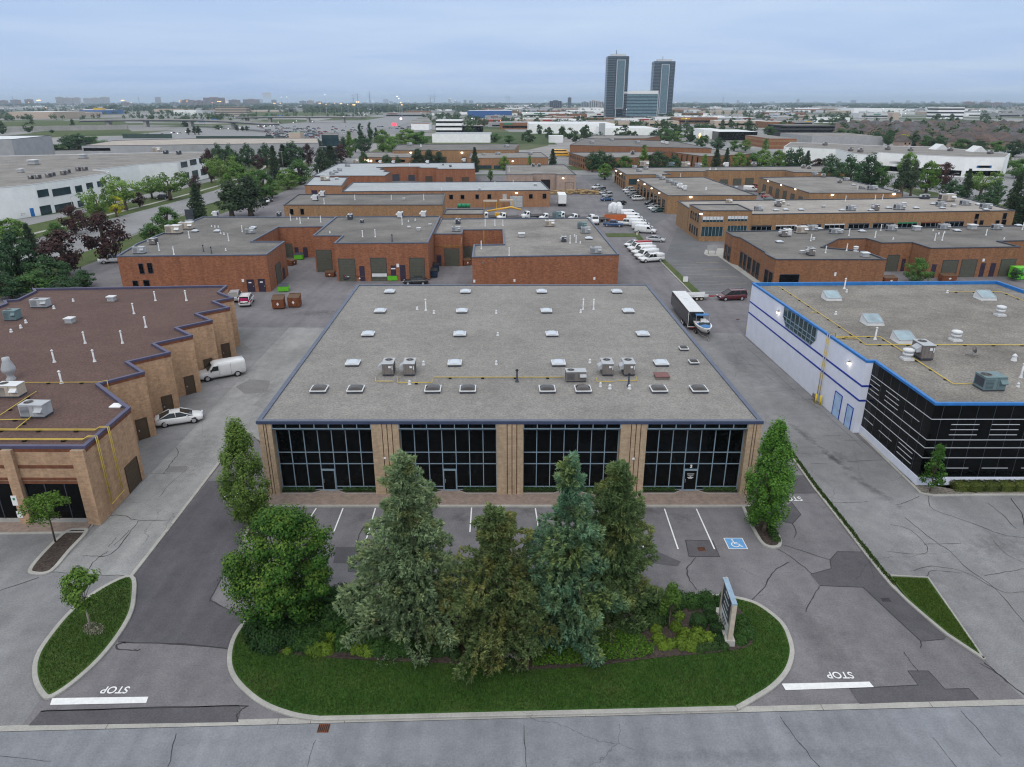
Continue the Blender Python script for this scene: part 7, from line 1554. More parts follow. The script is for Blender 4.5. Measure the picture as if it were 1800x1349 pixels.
def plant(name, label, cat, f, loc, rz=0.0, group=None):
    o = thing(name, label, cat, loc, rz, group); f(o); return o
def gp(px, py, z=0.0): x, y = G(px, py); return (x, y, z)
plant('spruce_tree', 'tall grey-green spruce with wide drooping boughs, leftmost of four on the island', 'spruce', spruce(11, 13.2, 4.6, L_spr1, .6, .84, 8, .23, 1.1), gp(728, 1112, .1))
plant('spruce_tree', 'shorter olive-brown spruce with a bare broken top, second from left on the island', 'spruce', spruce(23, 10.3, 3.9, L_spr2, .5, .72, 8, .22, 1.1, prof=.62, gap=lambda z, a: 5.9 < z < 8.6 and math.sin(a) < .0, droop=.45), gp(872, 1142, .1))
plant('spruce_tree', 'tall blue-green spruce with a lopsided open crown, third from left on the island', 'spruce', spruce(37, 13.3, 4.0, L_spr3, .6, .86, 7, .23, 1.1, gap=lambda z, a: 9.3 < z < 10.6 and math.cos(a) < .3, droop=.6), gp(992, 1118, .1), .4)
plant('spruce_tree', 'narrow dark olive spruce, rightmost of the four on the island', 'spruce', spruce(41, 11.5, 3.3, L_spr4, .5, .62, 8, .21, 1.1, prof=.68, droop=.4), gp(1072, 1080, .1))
L_maple = m_leaf('dark_maple_leaves', (.018, .06, .011), (.042, .115, .017), (.15, .23, .04), 1.1)
L_column = m_leaf('columnar_tree_leaves', (0.033, 0.094, 0.015), (0.062, 0.156, 0.025), (0.125, 0.256, 0.044), .9); L_column2 = m_leaf('pale_columnar_leaves', (0.056, 0.112, 0.020), (0.112, 0.188, 0.037), (0.206, 0.294, 0.075), .9)
L_sap = m_leaf('sapling_leaves', (.05, .11, .016), (.09, .17, .028), (.15, .25, .05))
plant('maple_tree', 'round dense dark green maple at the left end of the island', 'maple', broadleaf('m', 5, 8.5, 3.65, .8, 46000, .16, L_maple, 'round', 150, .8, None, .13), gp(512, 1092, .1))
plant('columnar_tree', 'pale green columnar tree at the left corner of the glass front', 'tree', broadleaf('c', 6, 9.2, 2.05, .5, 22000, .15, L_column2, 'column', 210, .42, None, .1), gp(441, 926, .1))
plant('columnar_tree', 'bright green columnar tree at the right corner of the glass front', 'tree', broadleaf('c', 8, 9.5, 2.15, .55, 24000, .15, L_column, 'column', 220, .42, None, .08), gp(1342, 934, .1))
plant('young_maple', 'young light green maple on the small left lawn island', 'tree', broadleaf('s', 9, 4.75, 1.25, 1.75, 2600, .17, L_sap, 'round', 34, .4, M_bark_pale, .2, .06), gp(160, 1107, .1))
def tier(o):
    r = np.random.default_rng(4); P = []; N = []
    for zc_, R_, n, off in ((3.55, 1.5, 1900, (-.1, 0)), (2.25, 1.0, 650, (-.35, -.1))):
        a = r.random(n) * 6.283; q = R_ * np.sqrt(r.random(n)) * (1 + .25 * np.sin(a * 5)); P.append(np.stack([off[0] + q * np.cos(a), off[1] + q * np.sin(a) * .9, zc_ + .55 * r.random(n) - .22 * q], 1))
    P = np.concatenate(P); n = len(P); V = leaf_quads(P, unit(np.array([0, 0, 1.0]) + r.normal(size=(n, 3)) * .5), .17, r, .7)
    np_mesh('crown', V, np.arange(4 * n).reshape(n, 4), [L_sap], o, r.random(n))
    limb_mesh(o, 'trunk', [([(0, 0, 0), (.04, 0, 1.8), (-.05, 0, 3.7)], [.07, .055, .03])] + [([(0, 0, 1.9 + .4 * k), (math.cos(k * 2.2) * .5, math.sin(k * 2.2) * .5, 2.2 + .4 * k), (math.cos(k * 2.2) * 1.1, math.sin(k * 2.2) * 1.1, 2.35 + .38 * k)], [.025, .018, .008]) for k in range(4)], M_bark)
plant('honey_locust', 'thin young tree with two flat light green tiers on the narrow mulch island', 'tree', tier, gp(98, 955, .1))
plant('young_tree', 'small slender green tree in front of the black glass corner', 'tree', broadleaf('y', 12, 4.9, 1.15, .7, 2600, .16, L_column, 'cone', 60, .36, None, .1, .05), gp(1634, 866, .05))
plant('young_tree', 'slim young tree among the shrubs left of the monument sign', 'tree', broadleaf('y', 13, 3.6, .85, .9, 1700, .15, L_sap, 'cone', 36, .32, None, .1, .04), gp(1175, 1108, .15))
# ---- shrubs of the island bed
L_bush = m_leaf('shrub_leaves', (.016, .048, .012), (.03, .08, .017), (.06, .125, .028)); L_bushd = m_leaf('dark_shrub_leaves', (.01, .032, .01), (.02, .055, .015), (.04, .088, .022)); L_gold = m_leaf('golden_shrub_leaves', (.055, .115, .014), (.11, .18, .02), (.17, .25, .035)); L_lime = m_leaf('lime_groundcover_leaves', (.04, .098, .012), (.072, .17, .018), (.13, .24, .03)); L_jun = m_leaf('juniper_needles', (.018, .045, .014), (.034, .072, .02), (.06, .105, .032))
def mound(seed, R_, h, n, size, mat, box=False):
    def f(o):
        r = np.random.default_rng(seed); D = unit(r.normal(size=(n, 3))); D[:, 2] = np.abs(D[:, 2]); k = (1 + .16 * np.sin(D[:, 0] * 7 + seed) * np.cos(D[:, 1] * 6 + seed * 2) + .08 * r.normal(size=n)) * r.uniform(.82, 1.03, n)
        if box: k = k ** .3 * .95 / np.maximum(np.maximum(np.abs(D[:, 0]), np.abs(D[:, 1])), D[:, 2]) * .8
        P = D * k[:, None] * np.array([R_, R_, h]); V = leaf_quads(P, unit(D + np.array([0, 0, .3]) + r.normal(size=(n, 3)) * .4), size, r, .75)
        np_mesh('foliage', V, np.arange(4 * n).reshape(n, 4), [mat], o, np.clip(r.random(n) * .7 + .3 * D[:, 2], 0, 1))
        mb = MB(); mb.tube([(0, 0, -.1), (0, 0, h * .6)], [.05, .03], M_bark, 6); lm(mb, 'stem', o)
    return f
P_sh = {'bush': (proto('garden_shrub', mound(1, .8, .85, 1500, .13, L_bush)), 'mid green rounded shrub'), 'dark': (proto('garden_shrub', mound(2, .9, .8, 1700, .13, L_bushd)), 'dark green mounded shrub'), 'clip': (proto('garden_shrub', mound(3, .55, .7, 1600, .08, L_bushd, True)), 'clipped boxy dark green shrub'), 'gold': (proto('garden_shrub', mound(4, .5, .5, 900, .12, L_gold)), 'golden green low shrub'), 'small': (proto('garden_shrub', mound(5, .32, .38, 500, .1, L_jun)), 'small green tuft shrub'), 'jun': (proto('garden_shrub', mound(6, .9, .55, 1500, .14, L_jun)), 'spreading juniper shrub')}
def shrubs(kind, pts, zone, z=.14):
    p, look = P_sh[kind]
    for q in pts: auto(use(p, gp(q[0], q[1], z), rng.uniform(0, 6), (q[2] * rng.uniform(.92, 1.1), q[2] * rng.uniform(.92, 1.1), q[2] * (q[3] if len(q) > 3 else 1) * rng.uniform(.9, 1.1)) if len(q) > 2 else rng.uniform(.9, 1.1), 'shrub', 'shrubs in the island bed' if 'bed' in zone or 'sign' in zone else None), look, zone)
ZL, ZR = 'in the left half of the island bed', 'near the monument sign'
shrubs('clip', [(1228, 1101, 1.25), (1246, 1078, 1.0), (1253, 1095, .9), (1261, 1112, 1.0), (1263, 1130, .85)], ZR)
shrubs('gold', [(1227, 1118, .9), (1244, 1128, 1.0), (1221, 1130, 1.1), (1205, 1121, 1.0), (1199, 1136, 1.15), (1177, 1138, .8), (1157, 1128, .9), (1153, 1112, .8), (1188, 1108, .9), (1215, 1142, .9), (1195, 1088, .7), (1165, 1140, .7)], ZR)
shrubs('small', [(1230, 1146), (1243, 1143), (1256, 1142), (1272, 1142)], ZR); shrubs('jun', [(1144, 1090, 1.2, 1.4), (1124, 1075, 1.3), (1160, 1072, 1.1), (1105, 1105, 1.0)], ZR)
shrubs('bush', [(1215, 1064, .9), (1240, 1060, .8), (1270, 1066, .8), (1190, 1062, 1.0), (1150, 1060, 1.0)], ZR); shrubs('bush', [(1302, 1098, .75, .8), (1308, 1116, .8, .8), (1300, 1128, .7, .7)], 'right of the monument sign')
shrubs('dark', [(469, 1126, 1.3, 1.2), (520, 1124, 1.2, 1.2), (455, 1105, 1.1), (495, 1118, 1.2), (545, 1112, 1.2), (590, 1085, 1.6, 1.3), (620, 1085, 1.5, 1.3), (600, 1062, 1.3), (632, 1062, 1.2), (570, 1064, 1.2), (700, 1140, 1.0), (480, 1136, 1.0)], ZL)
shrubs('bush', [(550, 1140, 1.0), (612, 1118, 1.2), (640, 1110, 1.1), (580, 1108, 1.0), (660, 1128, 1.0), (530, 1138, .9), (715, 1146, .9)], ZL); shrubs('bush', [(560, 1128, .9), (605, 1136, .9), (665, 1142, 1.0), (690, 1150, .8), (540, 1126, 1.0)], ZL); shrubs('gold', [(556, 1146, 1.3), (576, 1148, 1.0), (594, 1130, 1.0), (630, 1146, 1.0), (648, 1150, 1.0), (506, 1149, .55), (640, 1130, .9), (575, 1126, .9)], ZL)
shrubs('small', [(752, 1150, 1.4), (768, 1152, 1.5), (784, 1150, 1.4), (742, 1142, 1.3), (800, 1156, 1.2), (830, 1163, 1.2), (845, 1168, 1.2), (895, 1172, 1.2), (868, 1172, 1.2)], ZL)
rr = np.random.default_rng(77); pol = [(940, 1130), (1000, 1118), (1060, 1105), (1120, 1115), (1150, 1140), (1148, 1157), (1060, 1168), (1000, 1173), (935, 1176)]; W = np.array(GP(pol)); from_x = W[:, 0]
pts = []
def inside(p, poly):
    c = False; n = len(poly)
    for i in range(n):
        (x1, y1), (x2, y2) = poly[i], poly[(i + 1) % n]
        if (y1 > p[1]) != (y2 > p[1]) and p[0] < (x2 - x1) * (p[1] - y1) / (y2 - y1) + x1: c = not c
    return c
Wl = [tuple(w) for w in W]
while len(pts) < 7500:
    p = (rr.uniform(W[:, 0].min(), W[:, 0].max()), rr.uniform(W[:, 1].min(), W[:, 1].max()))
    if inside(p, Wl): pts.append((p[0], p[1], .16 + rr.random() * .22 + .12 * math.sin(p[0] * 2.3) * math.cos(p[1] * 2.9)))
o = scatter_leaves('groundcover', pts, .13, L_lime, None, .6, .8, 3); tag(o, 'lime green ground cover spreading below the spruces on the island', 'ground cover', None, 'stuff')
for bi, (px, py, s) in enumerate(((1101, 1094, .55), (1075, 1108, .4), (895, 1162, .5))):
    c = gp(px, py, .15); mb = MB(); rr = random.Random(bi); n = 9; prof = [(s * .95, 0), (s, s * .25), (s * .75, s * .55), (s * .3, s * .72)]
    mb.lathe(c, prof, M_curb, n); v = mb.v; mb.v = [(c[0] + (x - c[0]) * rr.uniform(.75, 1.2) * 1.3, c[1] + (y - c[1]) * rr.uniform(.7, 1.1) * .8, z + rr.uniform(-.05, .05)) for x, y, z in v]; mb.sm = [False] * len(mb.sm)
    tag(mb.build('boulder', at=c), ('pale boulder in the bed right of the spruces', 'low flat boulder among lime ground cover', 'pale rock under the olive-brown spruce')[bi], 'boulder')
shrubs('small', [(1352, 925, 1.3), (1360, 945, 1.2), (1345, 912, 1.2), (1364, 952, 1.0), (1356, 936, 1.1)], 'under the right columnar tree', .1)
P_hedge = proto('boundary_hedge', mound(15, .8, .9, 1500, .14, m_leaf('yellow_green_hedge', (.04, .06, .012), (.075, .10, .02), (.12, .14, .035)), True))
for k in range(9): auto(use(P_hedge, (39.8 + 1.35 * k, 55.15, .05), 0, (1.05, .9, .95), 'hedge', 'hedge plants below the black glass'), 'clipped yellow-green hedge plant', 'below the black glass front')
# lawn blades so that the grass edge reads as grass
def grass_tufts(name, poly, z, n, mat, seed, label, size=.09):
    r = np.random.default_rng(seed); xs = [p[0] for p in poly]; ys = [p[1] for p in poly]; pts = []
    while len(pts) < n:
        p = (r.uniform(min(xs), max(xs)), r.uniform(min(ys), max(ys)))
        if inside(p, poly): pts.append(p)
    P = np.array(pts); a = r.random(n) * 6.283; w = size * .3; hgt_ = size * r.uniform(.6, 1.4, n); lean = r.normal(0, .035, (n, 2))
    b = np.stack([P[:, 0], P[:, 1], np.full(n, z)], 1); d = np.stack([np.cos(a) * w, np.sin(a) * w, np.zeros(n)], 1); t = b + np.stack([lean[:, 0], lean[:, 1], hgt_], 1)
    V = np.stack([b - d, b + d, t + d * .2, t - d * .2], 1).reshape(-1, 3); return tag(np_mesh(name, V, np.arange(4 * n).reshape(n, 4), [mat], None, r.random(n)), label, 'grass', None, 'stuff')
L_blade = m_leaf2('grass_blades', ((.02, .06, .010), (.04, .096, .016), (.078, .13, .03)), ((.04, .064, .015), (.065, .098, .025), (.12, .14, .05)), .45, .48, .75); L_blade2 = m_leaf('bright_grass_blades', (.022, .056, .010), (.042, .084, .016), (.08, .118, .03), .5)
lawn_poly = [p for p in isl + front[1:-1]]; bedp = bed + [G(1200, 1053), G(1000, 1050), G(800, 1049), G(600, 1048), G(510, 1061), G(455, 1092)]
ring_poly = isl[:12]
r_ = np.random.default_rng(8)
class _P: pass
def inside_lawn(p): return inside(p, lawn_poly) and not inside(p, bedp)
_old = inside
def inside(p, poly): return (_old(p, lawn_in) and not _old(p, bedp)) if poly is lawn_poly else _old(p, poly)
lawn_in = offset(lawn_poly, -.22)
grass_tufts('lawn_grass', lawn_poly, .11, 42000, L_blade, 1, 'dark green mown grass on the centre island'); grass_tufts('lawn_grass', offset(lis, -.24), .11, 9000, L_blade2, 2, 'bright mown grass on the left island'); grass_tufts('lawn_grass', offset(tri, -.12), .11, 9000, m_leaf('fresh_grass_blades', (.04, .09, .012), (.07, .13, .02), (.12, .17, .04), .5), 3, 'bright mown grass on the right triangle')
grass_tufts('lawn_grass', strip, .07, 2600, L_blade2, 4, 'rough grass in the strip along the right curb', .14)
# ---- trees of the middle distance: one of each kind, then copies
L_k = {'lime': m_leaf('fresh_green_leaves', (0.064, 0.134, 0.025), (0.108, 0.208, 0.040), (0.180, 0.296, 0.068), .3), 'round': m_leaf('mid_green_leaves', (0.036, 0.090, 0.025), (0.065, 0.144, 0.036), (0.112, 0.208, 0.054), .3), 'dark': m_leaf('deep_green_leaves', (0.022, 0.058, 0.026), (0.040, 0.090, 0.036), (0.068, 0.130, 0.050), .3), 'purple': m_leaf('dark_red_leaves', (0.029, 0.016, 0.016), (0.058, 0.029, 0.029), (0.100, 0.054, 0.047), .3), 'yellow': m_leaf('yellow_leaves', (0.180, 0.216, 0.018), (0.360, 0.360, 0.026), (0.504, 0.486, 0.054), .3), 'pine': m_leaf('pine_needles', (0.025, 0.047, 0.025), (0.050, 0.079, 0.043), (0.090, 0.119, 0.065), .3), 'honey': m_leaf('locust_leaves', (0.082, 0.154, 0.032), (0.134, 0.226, 0.054), (0.208, 0.314, 0.086), .3), 'spruce': m_leaf('far_spruce_needles', (0.029, 0.054, 0.032), (0.054, 0.086, 0.047), (0.090, 0.126, 0.065), .3)}
KT = {'lime': ('fresh green broadleaf tree', broadleaf('a', 31, 1, .44, .14, 3000, .05, L_k['lime'], 'round', 46, .13, None, .12), .88, 1), 'round': ('mid green round tree', broadleaf('a', 32, 1, .46, .13, 3000, .05, L_k['round'], 'round', 44, .14, None, .14), .92, 1), 'dark': ('dark green dense tree', broadleaf('a', 33, 1, .46, .1, 3200, .05, L_k['dark'], 'round', 46, .14, None, .12), .92, 1), 'purple': ('dark red-leaved tree', broadleaf('a', 34, 1, .48, .13, 3200, .05, L_k['purple'], 'round', 46, .14, None, .14), .96, 1), 'yellow': ('small yellow-leaved tree', broadleaf('a', 35, 1, .46, .18, 2000, .055, L_k['yellow'], 'round', 30, .14, None, .1), .92, 1), 'pine': ('dark pine with irregular crown', broadleaf('a', 36, 1, .36, .14, 3600, .045, L_k['pine'], 'cone', 60, .11, None, .2), .72, 1), 'honey': ('light airy locust tree', broadleaf('a', 37, 1, .58, .3, 3000, .05, L_k['honey'], 'vase', 46, .14, None, .15), 1.16, 1), 'column': ('narrow upright green tree', broadleaf('a', 38, 1, .28, .06, 2400, .05, L_k['lime'], 'cone', 46, .09, None, .06), .56, 1), 'poplar': ('thin columnar poplar', broadleaf('a', 39, 1, .14, .04, 1800, .045, L_k['dark'], 'column', 40, .05), .28, 1)}
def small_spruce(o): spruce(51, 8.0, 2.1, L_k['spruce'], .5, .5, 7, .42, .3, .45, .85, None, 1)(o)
PK = {k: proto('tree', v[1]) for k, v in KT.items()}; PK['spruce'] = proto('spruce_tree', small_spruce); KT['spruce'] = ('dark conical spruce', None, 4.2 / 8, 8)
for k, nm in (('pine', 'pine_tree'), ('poplar', 'poplar_tree'), ('honey', 'locust_tree')): PK[k][0].name = nm
for o_ in list(CH):
    pass
CH.clear()
for p in list(P_v.values()) + [v[0] for v in P_sh.values()] + [P_hedge, P_brown, P_green, P_greend, P_dkb] + list(PK.values()): proto_children(p[0])
def tree_at(bx, by, ty, w, kind, zone, group='trees'):
    b = G(bx, by); h = hgt(bx, ty, b); wm = w / FPX * math.hypot(b[1], 0) * 1.02; look, _, wr, hu = KT[kind]
    o = use(PK[kind], (b[0], b[1], 0), rng.uniform(0, 6.3), (wm / wr / hu if hu == 1 else wm / (wr * 8), wm / wr / hu if hu == 1 else wm / (wr * 8), h / hu), 'spruce' if kind == 'spruce' else 'tree', group)
    auto(o, look, zone); return o
ZT_ = {'beside the far highway at left': [(140, 263, 235, 52, 'dark'), (122, 262, 238, 32, 'dark'), (165, 262, 240, 42, 'round'), (100, 264, 254, 40, 'round'), (332, 237, 225, 11, 'pine'), (343, 237, 222, 12, 'pine'), (350, 237, 221, 12, 'pine'), (417, 231, 220, 9, 'pine'), (427, 231, 222, 9, 'pine'), (434, 231, 221, 9, 'pine'), (384, 228, 220, 18, 'round'), (92, 234, 228, 10, 'dark'), (560, 262, 244, 24, 'dark'), (545, 266, 248, 22, 'round')], 'on the plain behind the estate': [(1352, 240, 222, 26, 'round'), (1478, 232, 214, 20, 'dark'), (1502, 228, 214, 18, 'round'), (1620, 224, 214, 22, 'dark'), (1700, 240, 226, 26, 'round'), (1760, 232, 219, 26, 'dark'), (1640, 246, 232, 24, 'round'), (1580, 236, 222, 20, 'dark')],
 'at the far left behind the brown roof': [(25, 425, 383, 62, 'lime'), (57, 445, 393, 30, 'spruce'), (36, 495, 402, 80, 'dark'), (2, 505, 425, 70, 'dark'), (92, 505, 448, 76, 'dark'), (118, 485, 405, 90, 'purple'), (190, 462, 373, 82, 'purple'), (133, 412, 361, 52, 'purple'), (104, 432, 391, 38, 'round'), (150, 506, 474, 50, 'dark'), (20, 525, 480, 70, 'dark'), (66, 520, 478, 70, 'round'), (118, 518, 484, 60, 'dark')],
 'in front of the white office': [(178, 395, 330, 54, 'honey'), (205, 382, 344, 34, 'yellow'), (222, 370, 308, 60, 'honey'), (246, 364, 338, 24, 'purple'), (300, 352, 303, 66, 'honey'), (268, 350, 314, 40, 'honey'), (346, 340, 308, 26, 'purple'), (351, 388, 322, 36, 'spruce'), (297, 410, 363, 48, 'round'), (268, 428, 393, 42, 'round'), (392, 326, 272, 54, 'honey'), (372, 322, 262, 26, 'purple'), (55, 378, 357, 22, 'spruce'), (28, 382, 368, 40, 'dark')],
 'along the street left of the pale roofs': [(442, 380, 308, 66, 'pine'), (408, 382, 316, 60, 'pine'), (425, 350, 288, 66, 'lime'), (485, 316, 256, 24, 'spruce'), (388, 296, 252, 30, 'dark'), (405, 296, 253, 24, 'dark'), (438, 294, 252, 28, 'dark'), (418, 303, 266, 24, 'dark'), (470, 296, 252, 28, 'dark'), (515, 294, 249, 44, 'dark'), (500, 294, 254, 26, 'spruce'), (507, 333, 296, 44, 'lime'), (528, 325, 281, 44, 'round'), (466, 354, 298, 40, 'round'), (478, 348, 316, 32, 'lime'), (543, 293, 253, 24, 'purple'), (567, 314, 260, 38, 'pine'), (577, 312, 278, 32, 'dark'), (455, 300, 272, 24, 'purple'), (448, 330, 300, 30, 'round')],
 'behind the pale zigzag roof': [(616, 278, 230, 20, 'column'), (600, 286, 254, 32, 'purple'), (582, 288, 255, 34, 'spruce'), (641, 270, 237, 28, 'dark'), (634, 252, 218, 10, 'poplar'), (651, 248, 216, 10, 'poplar'), (662, 252, 225, 9, 'poplar'), (674, 270, 227, 32, 'lime'), (690, 272, 239, 28, 'lime'), (718, 260, 226, 52, 'lime'), (740, 260, 231, 34, 'round'), (735, 296, 261, 36, 'pine'), (755, 296, 263, 30, 'pine'), (772, 296, 266, 30, 'pine'), (835, 303, 259, 18, 'spruce'), (640, 298, 266, 18, 'round'), (680, 298, 271, 22, 'dark'), (700, 298, 274, 16, 'dark'), (625, 268, 243, 20, 'round'), (605, 262, 240, 20, 'dark')],
 'around the brown warehouses': [(886, 300, 274, 20, 'lime'), (931, 300, 273, 12, 'column'), (971, 301, 262, 18, 'spruce'), (862, 319, 299, 12, 'round'), (1041, 303, 267, 30, 'dark'), (1055, 303, 263, 30, 'dark'), (1070, 303, 271, 26, 'dark'), (1063, 316, 287, 30, 'lime'), (1098, 303, 274, 32, 'round'), (1130, 303, 254, 22, 'column'), (1155, 303, 265, 40, 'dark'), (1183, 303, 271, 30, 'dark'), (870, 250, 235, 26, 'round'), (895, 252, 238, 22, 'round')],
 'in the row before the white strip mall': [(1237, 303, 271, 20, 'column'), (1257, 303, 261, 22, 'spruce'), (1275, 303, 260, 16, 'spruce'), (1297, 303, 267, 30, 'lime'), (1320, 303, 269, 26, 'round'), (1338, 303, 261, 34, 'lime'), (1365, 303, 263, 30, 'lime'), (1385, 301, 261, 28, 'dark'), (1400, 301, 259, 26, 'dark'), (1416, 303, 265, 18, 'spruce'), (1435, 302, 279, 30, 'purple'), (1457, 304, 271, 32, 'dark'), (1345, 264, 243, 16, 'column'), (1232, 260, 239, 26, 'round'), (1262, 264, 241, 30, 'dark'), (1290, 266, 247, 24, 'round'), (1310, 266, 245, 22, 'lime'), (1150, 250, 228, 24, 'dark'), (1172, 252, 226, 28, 'round'), (1190, 252, 230, 22, 'lime')],
 'between the tan strip and the white mall': [(1488, 336, 273, 50, 'dark'), (1520, 334, 270, 50, 'dark'), (1547, 338, 292, 34, 'round'), (1583, 346, 278, 38, 'pine'), (1600, 345, 282, 28, 'pine'), (1590, 324, 266, 36, 'lime'), (1627, 340, 282, 42, 'lime'), (1656, 332, 286, 34, 'purple'), (1668, 354, 316, 50, 'dark'), (1695, 348, 297, 22, 'spruce'), (1722, 348, 301, 56, 'honey'), (1762, 303, 271, 28, 'round'), (1787, 314, 279, 44, 'round'), (1715, 303, 284, 26, 'honey'), (1773, 395, 304, 40, 'spruce'), (1797, 400, 312, 46, 'spruce'), (1730, 375, 336, 46, 'dark'), (1640, 330, 300, 26, 'round'), (1750, 352, 318, 34, 'dark'), (1455, 330, 285, 36, 'dark')],
 'behind the white mall': [(1560, 258, 226, 22, 'dark'), (1585, 256, 236, 26, 'yellow'), (1540, 256, 233, 24, 'dark'), (1605, 260, 234, 26, 'dark'), (1625, 262, 238, 24, 'round'), (1650, 262, 236, 30, 'dark'), (1690, 266, 244, 36, 'round'), (1720, 268, 246, 36, 'dark'), (1750, 272, 248, 34, 'round'), (1780, 276, 246, 40, 'dark'), (1475, 244, 226, 20, 'round'), (1495, 246, 228, 22, 'dark'), (1512, 246, 230, 16, 'spruce')]}
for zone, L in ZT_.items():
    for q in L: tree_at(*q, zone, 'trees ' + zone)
o = plant('court_tree', 'bushy mid green tree in the court of the brown brick building', 'tree', broadleaf('ct', 61, 4.6, 2.7, .4, 5000, .2, L_k['round'], 'round', 60, .7, None, .12), gp(1610, 496)); o2 = plant('court_tree', 'small dark bush tree at the right end of the court', 'tree', broadleaf('ct', 62, 2.6, 1.2, .3, 1800, .18, L_k['dark'], 'round', 30, .4), gp(1783, 494))
# ---- verges and streets of the middle distance
sheet('roadside_verge', [(-146, 120), (-104, 120), (-106, 240), (-104, 300), (-112, 400), (-150, 600), (-190, 600), (-136, 400), (-136, 300), (-142, 262), (-140, 220)], .0, M_verge)
sheet('left_street', [(-132, 100), (-96, 100), (-98, 176), (-103, 241), (-101, 267), (-109, 372), (-143, 550), (-185, 720), (-205, 720), (-158, 550), (-122, 372), (-116, 285), (-116, 259), (-120, 180)], .012, M_road)
sheet('office_driveway', [(-160, 130), (-140, 150), (-134, 215), (-131, 262), (-131, 330), (-137, 330), (-137, 262), (-141, 222), (-150, 200), (-230, 130)], .010, M_road)
mb = MB(); ribbon(mb, [(-128, 150), (-124.5, 200), (-121.5, 262), (-121, 300), (-127, 372), (-150, 480)], 1.5, .02, M_curb); structure('footpath', mb)
sheet('roadside_verge', [(-103, 120), (-90, 120), (-90, 215), (-86, 345), (-100, 345), (-99, 267), (-101, 241), (-97, 176)], .014, M_verge)
sheet('cross_street', [(-112, 352), (230, 352), (230, 372), (-112, 372)], .008, M_road); sheet('roadside_verge', [(-90, 374), (230, 374), (230, 398), (-90, 398)], .004, M_verge)
sheet('right_street', [(118, 190), (134, 190), (152, 300), (200, 352), (180, 352), (136, 300)], .012, M_road); sheet('roadside_verge', [(136, 180), (230, 180), (240, 352), (202, 352), (154, 300)], .004, M_verge); sheet('mall_parking', [(165, 240), (330, 260), (330, 352), (200, 352), (160, 300)], .008, M_road)
# ================================================================== the far plain
rf = random.Random(21)
def clear(x, y, m=6): return not any(a - m < x < b + m and c - m < y < d + m for a, b, c, d in FARB)
BUSY = [[G(*p) for p in q] for q in ([(0, 258), (300, 231), (640, 214), (760, 204), (700, 225), (300, 243)],)]
# highway, bridge and embankments
sheet('highway', [G(*p) for p in ((60, 258), (160, 245), (300, 230), (470, 220), (640, 207), (720, 196), (760, 190), (764, 190), (740, 206), (700, 222), (560, 236), (420, 243), (200, 252), (140, 262))], .05, M_road)
sheet('far_parking', [G(*p) for p in ((430, 226), (560, 222), (760, 214), (760, 232), (600, 236), (560, 245), (420, 246))], .03, M_lot_l)
for q in ([(0, 214), (214, 211), (224, 218), (110, 221), (0, 226)], [(0, 240), (90, 231), (226, 228), (232, 231), (120, 240), (10, 247)], [(430, 204), (560, 203), (650, 196), (420, 197)], [(560, 212), (610, 206), (680, 206), (640, 212)], [(70, 262), (140, 252), (146, 262), (80, 266)]): sheet('grass_bank', [G(*p) for p in q], .06, M_verge)
a, b = G(-60, 233), G(224, 227.5); mb = MB(); mb.prism([a, b, (b[0], b[1] + 3), (a[0], a[1] + 3)], 0, 5.5, M_curb); tag(mb.build('retaining_wall', at=((a[0] + b[0]) / 2, a[1], 0)), 'long pale concrete retaining wall beside the highway at left', 'wall')
for x0, x1, yt, yb, l in ((216, 302, 236, 243.5, 'left'), (345, 480, 239.5, 243.5, 'right')):
    a, b = G(x0, yb), G(x1, yb); mb = MB(); mb.prism([a, b, (b[0], b[1] + 1.2), (a[0], a[1] + 1.2)], 0, hgt(x0, yt, a), M_nb := MATS.get('dark_green_barrier') or m_plain('dark_green_barrier', (.04, .065, .055), .8)); tag(mb.build('noise_barrier', at=((a[0] + b[0]) / 2, a[1], 0)), f'long low dark green noise barrier beside the far highway, {l} one', 'wall')
def bridge(pts, z, wid, label, piers):
    P3 = [Vector((*G(x, y, z), 0)) for x, y in pts]; c = sum(P3, Vector()) / len(P3); o = thing('highway_bridge', label, 'bridge', (c.x, c.y, 0)); mb = MB()
    for p, q in zip(P3, P3[1:]):
        d = (q - p).normalized(); n = Vector((-d.y, d.x, 0)) * wid / 2
        k = [p - n, q - n, q + n, p + n]; mb.prism([(v.x, v.y) for v in k], z - 1.6, z, M_trim_dark, M_road, True)
    mb.build('deck', o); mb = MB()
    for p, q in zip(P3, P3[1:]):
        d = (q - p).normalized(); n = Vector((-d.y, d.x, 0)) * (wid / 2 + .1)
        for s in (-1, 1): u, v = p + n * s, q + n * s; w = Vector((-d.y, d.x, 0)) * .2; mb.prism([((u - w).x, (u - w).y), ((v - w).x, (v - w).y), ((v + w).x, (v + w).y), ((u + w).x, (u + w).y)], z - .2, z + 1.1, M_curb)
    mb.build('parapet', o)
    for f in piers:
        i = min(int(f * (len(P3) - 1)), len(P3) - 2); p = P3[i].lerp(P3[i + 1], f * (len(P3) - 1) - i); m = MB(); m.box((p.x, p.y, (z - 1.6) / 2), (4, wid * .8, z - 1.6), M_curb); m.build('pier', o)
bridge([(140, 212.5), (222, 211.5), (290, 211.2), (350, 211.5), (410, 213.8), (482, 218.5)], 9.0, 12, 'long grey highway bridge with dark underside crossing at left', (.12, .3, .55, .8)); bridge([(418, 207), (470, 206), (560, 206), (640, 206.5)], 9.0, 12, 'second highway bridge farther right beyond the first one', (.1, .35, .6, .85))
M_hl = m_emit('headlight_glow', (1, .95, .85), 4); M_amber = m_emit('amber_mast_lamp', (1.0, .58, .22), 2.6); M_coolm = m_emit('cool_mast_lamp', (.92, .96, 1.0), 3); M_redneon = m_emit('red_sign_glow', (1.0, .06, .10), 1.6)
